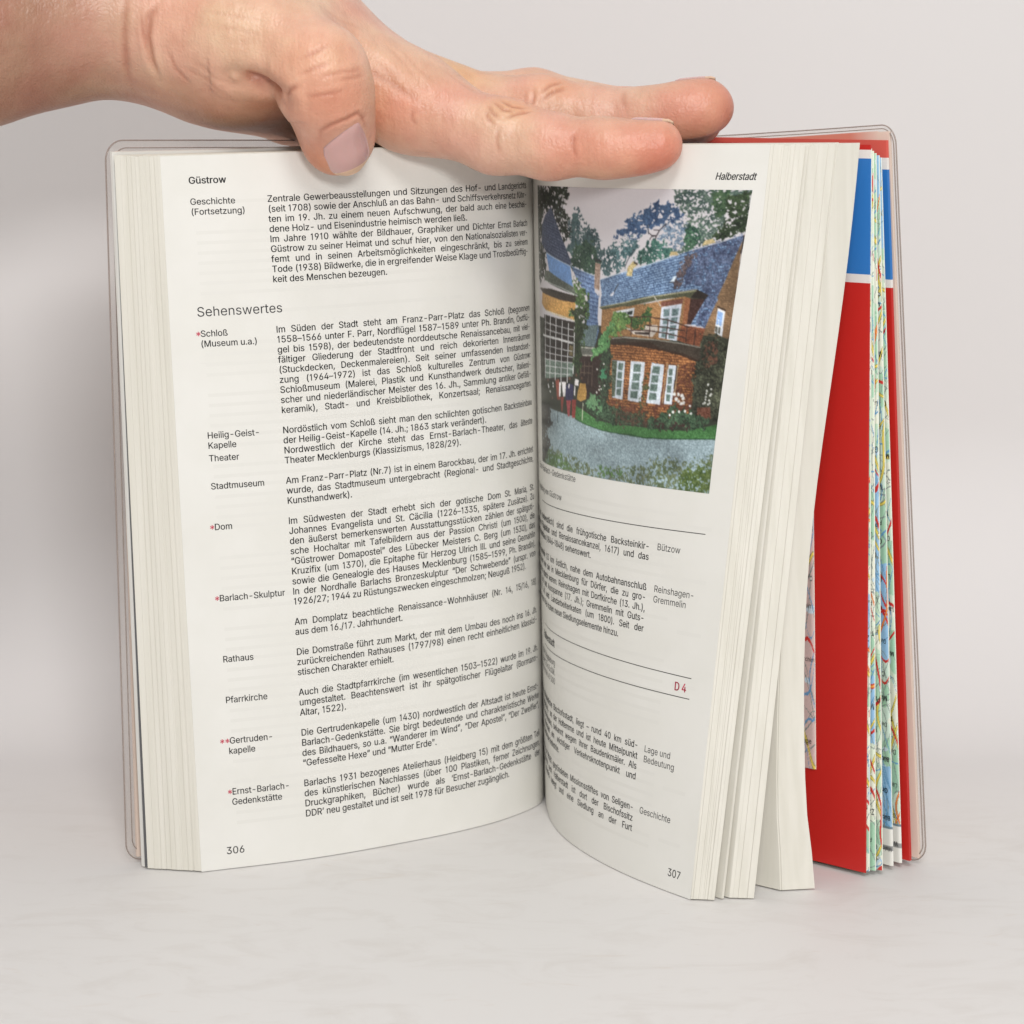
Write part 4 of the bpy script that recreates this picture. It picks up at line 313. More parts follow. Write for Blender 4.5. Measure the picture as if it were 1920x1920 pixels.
[378,[21,0,171,218,171,171,29,379,100,379,147,306,159,287,170,270,179,253,188,237,198,221,207,206,175,206,185,221,194,237,202,253,211,270,222,287,233,306,282,379,352,379,209,169,209,214,358,0,287,0,231,85,219,103,209,120,200,136,191,152,182,167,173,182,205,182,195,167,187,152,178,136,170,120,160,103,148,85,91,0,155,195,191,232,224,192,189,156],[5,4,3,0,39,38,1,2,31,31,12,1,2,35,34,34,30,2,31,2,30,1,12,13,13,9,1,9,8,1,35,2,36,37,36,2,38,37,2,0,38,2,2,1,40,5,3,1,6,5,1,7,6,1,1,8,7,21,11,32,27,21,28,29,28,21,33,29,21,21,32,33,16,22,17,19,18,20,24,23,25,20,18,22,17,22,18,21,27,26,26,25,21,25,23,21,21,23,42,21,42,22,11,21,22,10,11,22,14,10,22,15,14,22,22,16,15,33,30,43,31,30,33,33,32,31,12,31,32,32,11,12,13,12,11,11,10,13,13,10,41,1,3,40,0,2,40,10,14,41,9,13,41,20,22,42,30,34,43,29,33,43]],
[389,[47,-139,61,-86,71,-87,83,-89,94,-90,104,-89,113,-86,122,-81,130,-74,138,-64,145,-51,151,-36,163,-1,17,379,84,379,165,155,173,132,180,109,187,87,193,64,199,42,206,21,184,21,190,42,196,64,202,87,209,110,216,132,224,155,305,379,371,379,204,-58,196,-77,187,-93,177,-107,165,-119,153,-128,139,-136,125,-141,109,-144,91,-145,82,-145,73,-144,65,-143,57,-142,52,-140,194,58],[45,1,0,41,3,42,43,42,3,2,43,3,45,44,43,43,2,45,1,45,2,4,40,39,5,4,39,5,39,38,6,5,38,38,37,6,7,6,37,40,4,41,3,41,4,22,23,12,23,18,12,18,17,12,16,12,17,46,20,24,20,25,24,26,21,27,29,28,30,30,28,21,27,21,28,30,21,31,25,20,21,21,26,25,31,21,12,22,12,21,21,20,22,23,22,20,20,46,23,18,23,19,7,37,36,36,35,7,8,7,35,35,34,8,9,8,34,34,33,9,10,9,33,33,32,10,32,31,10,11,10,31,31,12,11,16,15,12,14,13,15,15,13,12,19,23,46]],
[380,[42,0,42,46,254,320,254,323,48,323,48,379,333,379,333,331,126,60,126,56,339,56,339,0],[1,0,9,9,8,1,1,8,2,3,2,7,7,2,8,3,7,6,9,0,11,11,10,9,5,4,3,3,6,5]],
[479,[16,0,201,509,276,509,463,0,395,0,287,302,280,323,272,346,264,372,255,402,244,438,232,478,245,478,233,437,222,402,213,371,204,345,197,322,191,302,85,0,110,142,110,199,370,199,370,142,312,572,301,574,292,577,283,584,276,592,272,602,271,612,272,623,276,633,283,641,292,648,301,651,312,653,322,651,332,648,340,641,347,633,351,623,352,612,351,602,347,592,340,584,332,577,322,574,168,572,157,574,148,577,139,584,133,592,129,602,127,612,129,623,133,633,139,641,148,648,157,651,168,653,179,651,188,648,196,641,203,633,207,623,208,612,207,602,203,592,196,584,188,577,179,574,239,456,155,199,324,199,344,142,135,142],[0,19,20,20,21,0,54,53,55,17,16,21,48,71,49,51,50,49,58,57,59,51,49,52,53,52,49,55,53,49,49,59,55,56,55,59,59,57,56,62,61,63,15,14,1,14,13,1,13,11,1,69,68,67,67,66,69,63,69,66,66,65,63,65,64,63,18,17,21,70,69,71,49,71,69,59,49,69,69,63,59,63,61,59,60,59,61,9,8,2,10,9,2,12,10,2,26,25,27,28,27,29,30,29,27,27,25,30,31,30,33,33,32,31,39,38,37,46,45,47,35,47,37,36,35,37,4,3,23,3,22,23,44,43,45,43,42,45,47,45,42,37,47,42,39,37,42,42,41,39,41,40,39,6,5,22,8,7,2,24,47,25,47,35,25,30,25,35,33,30,35,34,33,35,76,73,20,11,13,72,11,72,12,1,11,12,12,2,1,0,21,1,16,15,1,1,21,16,22,3,2,6,22,2,7,6,2,74,75,23,10,12,72,73,76,74,18,21,73,21,20,73,22,5,74,23,22,74,4,23,75,75,74,76,20,19,76]],
[533,[267,-7,225,-3,186,7,150,25,119,49,92,79,70,115,53,157,44,203,40,254,44,305,53,352,70,393,92,429,119,459,150,484,186,501,225,512,267,516,309,512,348,501,384,484,415,459,442,429,464,393,480,352,490,305,493,254,490,203,480,157,464,115,442,79,415,49,384,25,348,7,309,-3,267,53,296,55,324,63,349,76,372,94,392,116,408,144,420,176,428,213,430,254,428,295,420,332,408,365,392,392,372,415,349,433,324,446,296,453,267,456,237,453,210,445,184,433,161,415,142,392,125,364,113,332,106,295,103,254,106,213,113,176,125,144,142,117,161,94,184,76,210,63,237,55,339,572,328,574,319,577,310,584,304,592,300,602,298,612,300,623,304,633,310,641,319,648,328,651,339,653,350,651,359,648,368,641,374,633,378,623,379,612,378,602,374,592,368,584,359,577,350,574,195,572,185,574,175,577,167,584,160,592,156,602,155,612,156,623,160,633,167,641,175,648,185,651,195,653,206,651,215,648,224,641,230,633,234,623,236,612,234,602,230,592,224,584,215,577,206,574],[8,7,65,65,64,8,9,8,64,64,63,9,63,62,9,10,9,62,62,61,10,11,10,61,101,100,99,102,101,99,15,14,58,3,68,4,5,4,68,68,67,5,6,5,67,67,66,6,7,6,66,65,7,66,11,61,60,12,11,60,60,59,12,13,12,59,59,58,13,58,14,13,106,105,107,2,70,69,56,16,57,96,119,97,107,97,119,119,109,107,109,108,107,114,113,115,0,36,71,0,71,1,70,2,1,1,71,70,55,17,56,16,56,17,118,117,119,117,116,119,116,115,119,109,119,115,115,113,109,113,112,109,112,111,109,111,110,109,2,69,3,68,3,69,15,58,57,57,16,15,98,97,99,102,99,97,97,107,102,107,105,102,103,102,105,104,103,105,77,79,78,18,54,53,18,53,19,94,93,95,38,34,39,51,20,52,73,72,95,84,83,85,34,38,35,37,35,38,19,53,52,52,20,19,75,74,73,76,75,73,77,76,73,79,77,73,73,83,79,80,79,83,81,80,83,82,81,83,33,32,40,32,41,40,92,91,90,89,88,90,29,28,43,44,43,28,28,27,44,45,44,27,46,45,27,27,26,46,47,46,26,26,25,47,41,32,31,31,30,41,42,41,30,30,29,42,29,43,42,47,25,48,25,24,48,49,48,24,24,23,49,23,22,49,50,49,22,21,50,22,39,34,33,33,40,39,50,21,51,20,51,21,95,93,92,92,90,95,73,95,90,83,73,90,85,83,90,90,88,85,88,87,85,86,85,87,35,37,0,36,0,37,54,18,55,17,55,18]],
[517,[259,-8,220,-6,186,2,154,15,126,33,103,55,85,80,71,108,63,140,60,173,60,509,124,509,124,178,126,155,132,133,141,113,153,95,169,80,187,68,208,59,232,53,259,52,285,53,309,59,331,68,349,80,364,95,377,113,385,133,391,155,393,178,393,509,457,509,457,173,454,140,446,108,433,80,414,55,391,33,363,15,332,2,297,-6,331,572,320,574,311,577,302,584,296,592,292,602,290,612,292,623,296,633,302,641,311,648,320,651,331,653,341,651,351,648,359,641,366,633,370,623,371,612,370,602,366,592,359,584,351,577,341,574,187,572,176,574,167,577,158,584,152,592,148,602,146,612,148,623,152,633,158,641,167,648,176,651,187,653,198,651,207,648,216,641,222,633,226,623,227,612,226,602,222,592,216,584,207,577,198,574],[8,7,14,14,13,8,9,8,13,13,12,9,10,9,12,12,11,10,71,73,72,5,4,16,16,15,5,6,5,15,7,6,15,14,7,15,66,89,67,79,78,77,83,82,84,0,20,1,19,1,20,85,84,86,1,19,2,18,2,19,89,88,87,87,86,89,86,84,89,67,89,84,77,67,84,79,77,84,84,82,79,82,81,79,81,80,79,2,18,3,18,17,3,4,3,17,16,4,17,69,68,67,70,69,67,71,70,67,73,71,67,67,77,73,74,73,77,75,74,77,77,76,75,48,47,49,41,23,22,42,65,43,53,43,65,65,55,53,55,54,53,23,41,40,40,24,23,44,43,45,46,45,43,47,46,43,49,47,43,43,53,49,50,49,53,51,50,53,53,52,51,62,61,63,61,60,63,60,59,57,59,58,57,37,36,27,36,35,27,28,27,35,35,34,28,29,28,34,34,33,29,30,29,33,33,32,30,31,30,32,38,37,26,37,27,26,24,40,39,25,24,39,39,38,25,38,26,25,64,63,65,63,60,65,55,65,60,60,57,55,57,56,55,41,22,0,22,21,0,20,0,21]],
[441,[122,362,122,0,60,0,60,362,64,409,77,447,99,477,127,498,160,511,197,516,218,514,240,510,260,503,280,493,297,479,312,463,323,443,330,420,332,393,331,377,329,363,325,351,320,340,315,331,309,322,303,314,297,306,292,299,289,291,286,282,285,272,287,261,291,250,297,241,306,232,316,224,327,215,339,207,350,198,362,188,373,177,383,165,391,152,398,137,402,120,403,100,401,79,396,59,386,42,374,27,358,15,340,6,319,-1,295,-5,269,-7,247,-6,227,-3,207,1,190,7,175,14,164,20,187,74,196,69,206,64,217,58,231,54,247,51,265,50,287,51,306,56,321,64,333,75,339,88,342,104,340,117,336,129,330,139,321,149,311,158,300,167,288,175,276,184,264,194,253,204,243,215,235,227,228,240,224,255,223,272,223,285,226,297,230,306,235,314,241,322,247,329,254,337,259,345,264,353,269,363,271,374,272,388,269,410,262,428,250,442,234,451,217,457,197,459,174,456,156,448,141,435,130,417,124,393],[3,0,111,4,3,111,111,110,4,5,4,110,110,109,5,6,5,109,109,108,6,108,7,6,57,64,58,64,63,58,59,58,63,62,59,63,105,10,106,9,106,10,59,62,60,62,61,60,7,108,107,8,7,107,107,106,8,106,9,8,55,66,56,65,56,66,54,67,55,66,55,67,103,12,104,11,104,12,56,65,57,64,57,65,3,2,1,104,11,105,10,105,11,68,53,52,52,69,68,81,80,35,35,34,81,46,45,73,45,44,73,49,48,71,48,47,71,72,71,47,47,46,72,46,73,72,73,44,74,44,43,74,43,42,74,75,74,42,42,41,75,76,75,41,41,40,76,40,39,76,69,52,51,70,69,51,51,50,70,50,49,70,49,71,70,76,39,77,39,38,77,78,77,38,38,37,78,79,78,37,37,36,79,80,79,36,35,80,36,19,18,100,53,68,54,67,54,68,81,34,82,34,33,82,83,82,33,84,83,33,33,32,84,85,84,32,32,31,85,86,85,31,87,86,31,31,30,87,88,87,30,89,88,30,30,29,89,90,89,29,91,90,29,92,91,29,29,28,92,93,92,28,28,27,93,94,93,27,95,94,27,27,26,95,26,25,95,96,95,25,25,24,96,97,96,24,24,23,97,98,97,23,23,22,98,22,21,98,99,98,21,21,20,99,20,19,99,19,100,99,100,18,101,18,17,101,17,16,101,102,101,16,16,15,102,15,14,102,103,102,14,14,13,103,12,103,13,0,3,1]],
[389,[160,-9,137,-7,115,-3,94,5,76,15,60,29,48,45,38,63,32,84,30,108,32,128,36,146,43,161,53,174,64,184,78,193,92,200,108,206,125,211,143,214,161,217,178,220,234,227,247,229,257,231,265,235,271,240,274,246,276,255,276,257,275,272,272,285,267,297,260,307,251,315,240,322,227,327,212,330,196,331,178,330,163,327,149,322,137,316,127,309,118,301,110,292,104,283,100,274,41,291,51,313,64,331,79,346,95,358,114,368,133,375,153,380,173,383,194,384,208,384,223,382,239,379,255,375,271,369,286,360,300,350,312,336,322,320,330,301,335,278,337,251,337,0,277,0,277,52,272,52,267,43,260,34,252,25,242,16,229,8,215,1,199,-4,181,-7,170,45,192,47,211,51,228,59,242,68,254,80,263,93,270,108,274,122,276,138,276,190,272,187,267,184,259,182,251,180,241,178,231,176,200,171,175,168,161,166,147,163,134,159,122,153,112,147,103,139,97,130,93,118,92,105,93,93,96,82,102,72,109,64,119,57,130,52,142,48,156,46,261,443,251,444,241,448,233,455,226,463,222,472,221,483,222,494,226,503,233,512,241,518,251,522,261,523,272,522,281,518,290,512,296,503,300,494,301,483,300,472,296,463,290,455,281,448,272,444,117,443,107,444,97,448,89,455,82,463,78,472,77,483,78,494,82,503,89,512,97,518,107,522,117,523,128,522,138,518,146,512,152,503,156,494,158,483,156,472,152,463,146,455,138,448,128,444],[147,146,148,144,143,145,5,4,113,113,112,5,6,5,112,112,111,6,7,6,111,111,110,7,8,7,110,110,109,8,9,8,109,109,108,9,10,9,108,11,10,108,108,107,11,12,11,107,13,12,107,107,106,13,14,13,106,15,14,106,49,48,47,47,46,49,148,146,145,151,150,148,149,148,150,1,116,2,116,115,2,158,162,161,20,101,100,100,21,20,0,82,117,19,102,101,101,20,19,40,39,55,39,56,55,160,159,161,158,161,159,0,117,1,116,1,117,18,103,102,102,19,18,53,42,41,54,53,41,41,40,54,40,55,54,165,164,163,142,165,163,163,162,142,155,154,158,156,155,158,158,157,156,2,115,3,115,114,3,4,3,114,113,4,114,15,106,105,16,15,105,105,104,16,17,16,104,104,103,17,103,18,17,49,46,45,50,49,45,45,44,50,51,50,44,44,43,51,52,51,43,43,42,52,42,53,52,145,143,142,142,162,145,162,158,145,158,154,145,148,145,154,151,148,154,152,151,154,153,152,154,83,81,80,83,80,79,79,84,83,37,58,38,57,38,58,124,123,122,125,124,126,84,79,78,36,59,37,58,37,59,23,96,95,95,24,23,22,97,96,96,23,22,121,120,119,84,78,77,85,84,77,77,76,85,76,75,85,75,86,85,97,22,98,99,98,22,35,61,36,61,60,36,59,36,60,124,122,121,126,124,127,26,25,92,136,135,134,72,71,70,29,28,69,69,68,29,137,136,138,139,138,136,136,134,132,133,132,134,89,88,72,90,89,72,72,70,90,91,90,70,70,69,91,92,91,69,26,92,69,27,26,69,69,28,27,29,68,30,68,67,30,31,30,67,67,66,31,32,31,66,66,65,32,33,32,65,65,64,33,64,63,33,118,141,140,140,139,118,139,136,118,136,132,130,131,130,132,86,75,74,74,73,86,87,86,73,73,72,87,72,88,87,94,93,95,24,95,93,93,92,24,92,25,24,33,63,34,63,62,34,35,34,62,61,35,62,121,119,118,118,136,121,136,130,121,124,121,130,127,124,130,128,127,130,129,128,130,82,0,81,81,83,82,21,100,99,99,22,21,38,57,39,56,39,57]],
[415,[207,-8,174,-5,144,3,117,16,93,35,72,58,56,85,44,116,37,150,34,187,37,225,44,260,56,291,72,318,93,341,117,360,144,374,174,382,207,384,241,382,271,374,299,360,323,341,343,318,359,291,371,260,379,225,381,187,379,150,371,116,359,85,343,58,323,35,299,16,271,3,241,-5,207,46,231,49,252,55,270,66,285,80,298,97,307,117,314,139,318,163,319,187,318,212,314,236,307,258,298,278,285,296,270,310,252,321,231,328,207,330,184,328,163,321,145,310,130,296,118,278,108,258,102,236,98,212,96,187,98,163,102,139,108,117,118,97,130,80,145,66,163,55,184,49,279,443,269,444,259,448,251,455,244,463,240,472,239,483,240,494,244,503,251,512,259,518,269,522,279,523,290,522,299,518,308,512,314,503,318,494,320,483,318,472,314,463,308,455,299,448,290,444,136,443,125,444,115,448,107,455,100,463,96,472,95,483,96,494,100,503,107,512,115,518,125,522,136,523,146,522,156,518,164,512,171,503,175,494,176,483,175,472,171,463,164,455,156,448,146,444],[6,5,67,67,66,6,7,6,66,66,65,7,8,7,65,65,64,8,9,8,64,63,9,64,9,63,62,10,9,62,62,61,10,11,10,61,61,60,11,12,11,60,102,101,100,100,99,102,105,104,102,103,102,104,110,109,108,0,36,1,36,71,1,115,114,116,117,116,114,112,111,114,114,113,112,1,71,2,71,70,2,56,55,16,55,17,16,119,118,117,96,119,117,117,114,108,114,111,108,110,108,111,2,70,3,70,69,3,4,3,69,69,68,4,5,4,68,67,5,68,12,60,59,13,12,59,59,58,13,14,13,58,58,57,14,15,14,57,57,56,15,56,16,15,99,98,97,97,96,99,96,117,99,117,108,99,102,99,108,105,102,108,106,105,108,108,107,106,18,54,53,18,53,19,78,77,76,76,75,78,81,80,78,79,78,80,83,82,84,37,35,34,38,37,34,53,52,20,19,53,20,74,73,75,73,72,75,78,75,84,81,78,84,84,82,81,88,87,86,89,91,90,30,29,42,43,42,29,29,28,43,44,43,28,28,27,44,27,45,44,45,27,46,27,26,46,47,46,26,26,25,47,48,47,25,25,24,48,49,48,24,24,23,49,88,92,91,91,89,88,38,34,33,39,38,33,33,32,39,40,39,32,32,31,40,41,40,31,31,30,41,30,42,41,49,23,50,23,22,50,51,50,22,22,21,51,52,51,21,20,52,21,72,95,94,94,93,72,93,92,72,75,72,92,92,88,75,84,75,88,88,86,84,85,84,86,36,0,35,35,37,36,54,18,55,17,55,18]],
[410,[182,-5,158,-3,135,2,115,11,97,23,82,39,69,59,60,82,54,109,53,139,53,379,114,379,114,144,116,117,124,94,137,75,154,61,175,53,200,50,218,51,234,55,249,62,263,71,274,83,283,97,290,113,295,132,296,153,296,379,357,379,357,0,298,0,298,92,307,92,294,60,277,35,257,17,234,5,209,-3,277,443,266,444,257,448,248,455,242,463,238,472,236,483,238,494,242,503,248,512,257,518,266,522,277,523,287,522,297,518,305,512,312,503,316,494,317,483,316,472,312,463,305,455,297,448,287,444,133,443,123,444,113,448,104,455,98,463,94,472,93,483,94,494,98,503,104,512,113,518,123,522,133,523,144,522,153,518,162,512,168,503,172,494,173,483,172,472,168,463,162,455,153,448,144,444,298,70],[72,71,73,8,7,13,9,8,13,13,12,9,10,9,12,12,11,10,69,68,67,67,66,69,73,71,69,70,69,71,86,85,63,77,76,75,17,0,18,0,17,1,82,81,83,84,83,81,81,80,79,16,2,1,1,17,16,63,85,84,84,81,63,75,63,81,77,75,81,81,79,77,79,78,77,2,16,3,16,15,3,4,3,15,5,4,15,15,14,5,6,5,14,7,6,14,13,7,14,65,64,63,66,65,63,69,66,63,63,75,69,73,69,75,75,74,73,19,38,37,37,20,19,46,44,43,46,43,47,44,46,45,21,36,35,22,21,35,40,39,41,51,50,49,20,37,36,36,21,20,41,39,42,43,42,39,51,49,47,48,47,49,56,55,57,58,57,59,60,59,57,57,55,54,30,33,31,25,24,32,32,33,25,26,25,33,27,26,33,33,30,27,30,29,27,28,27,29,62,61,60,22,35,34,23,22,34,34,32,23,32,24,23,62,60,39,43,39,60,47,43,60,51,47,60,60,57,51,57,54,51,54,53,51,53,52,51,18,0,38,38,19,18,32,34,87,33,32,87,31,33,87]],
[349,[350,244,350,188,0,188,0,244],[3,2,1,1,0,3]],
[176,[52,318,104,509,151,509,121,318],[1,0,3,3,2,1]],
[176,[52,318,82,509,151,509,98,318],[1,0,3,3,2,1]],
[300,[52,318,104,509,151,509,121,318,175,318,228,509,274,509,244,318],[1,0,3,3,2,1,5,4,7,7,6,5]],
[300,[52,318,82,509,151,509,98,318,175,318,205,509,274,509,222,318],[1,0,3,3,2,1,5,4,7,7,6,5]],
[286,[38,-119,68,71,138,71,85,-119,161,-119,192,71,261,71,208,-119],[1,0,3,3,2,1,5,4,7,7,6,5]],
[188,[],[]]]
GLYPHS = dict(zip(GLYPH_ORDER, GLYPH_SHAPES))


def text_width(s, size, xs=1.0, track=0.0):
    return sum(GLYPHS.get(c, GLYPHS[' '])[0] for c in s) / 1000 * size * xs + track * len(s)

def star(cx, cy, r):
    V, F = [], []
    for k in range(6):
        a = k * math.pi / 3 + math.pi / 6
        d = np.array([math.cos(a), math.sin(a)]); p = np.array([-d[1], d[0]])
        i = len(V)
        V += [np.array([cx, cy]) - p * r * .10, np.array([cx, cy]) + d * r - p * r * .26, np.array([cx, cy]) + d * r + p * r * .26, np.array([cx, cy]) + p * r * .10]
        F.append((i, i + 1, i + 2, i + 3))
    return V, F

class Print:
    """collects flat print in page coordinates (u right, v down), then bends it onto the paper"""
    def __init__(s): s.P = []; s.F = []; s.M = []; s.n = 0
    def raw(s, pts, faces, m=0):
        s.P += [tuple(p) for p in pts]; s.F += [tuple(i + s.n for i in f) for f in faces]; s.M += [m] * len(faces); s.n += len(pts)
    def text(s, st, u, v, size, xs=1.0, m=0, bold=0.0, slant=0.0, width=None, flip=False, track=0.0):
        """u = left end, v = baseline; width justifies the line by opening its spaces"""
        sp = 0.0
        if width is not None:
            nat = text_width(st, size, xs, track); ns = st.count(' ')
            if ns and nat < width: sp = (width - nat) / ns
            elif nat > width: xs *= width / nat
        for off in ((0, 0),) if not bold else ((-bold, 0), (bold, 0), (0, -bold * .5), (0, bold * .5)):
            x = u
            for c in st:
                if c == '*':
                    V, F = star(x + .27 * size * xs, v - .25 * size, .175 * size)
                    if off == (0, 0) or off[0] < 0: s.raw(V, F, 1)
                    x += .44 * size * xs; continue
                g = GLYPHS.get(c, GLYPHS[' ']); k = size / 1000
                co = g[1]
                if co and off is not None:
                    sg = -1 if flip else 1
                    pts = [(x + off[0] + sg * (co[i] * xs + co[i + 1] * slant) * k, v + off[1] - sg * co[i + 1] * k) for i in range(0, len(co), 2)]
                    t = g[2]
                    s.raw(pts, [(t[i], t[i + 1], t[i + 2]) for i in range(0, len(t), 3)], m)
                x += (g[0] * k * xs + track + (sp if c == ' ' else 0)) * (-1 if flip else 1)
        return x
    def rule(s, u0, u1, v0, v1, th, m=0, n=40):
        pts = []; F = []
        for i in range(n + 1):
            q = i / n; u = u0 + (u1 - u0) * q; v = v0 + (v1 - v0) * q
            pts += [(u, v - th / 2), (u, v + th / 2)]
            if i: F.append((2*i - 2, 2*i, 2*i + 1, 2*i - 1))
        s.raw(pts, F, m)
    def build(s, name, page, mats, parent, warp=None, lift=1.55e-4):
        P = np.array(s.P)
        u, v = P[:, 0], P[:, 1]
        if warp: u, v = warp(u, v)
        return link(name, page.lift(u, v, lift), s.F, None, parent, False, mats if isinstance(mats, list) else [mats], s.M)

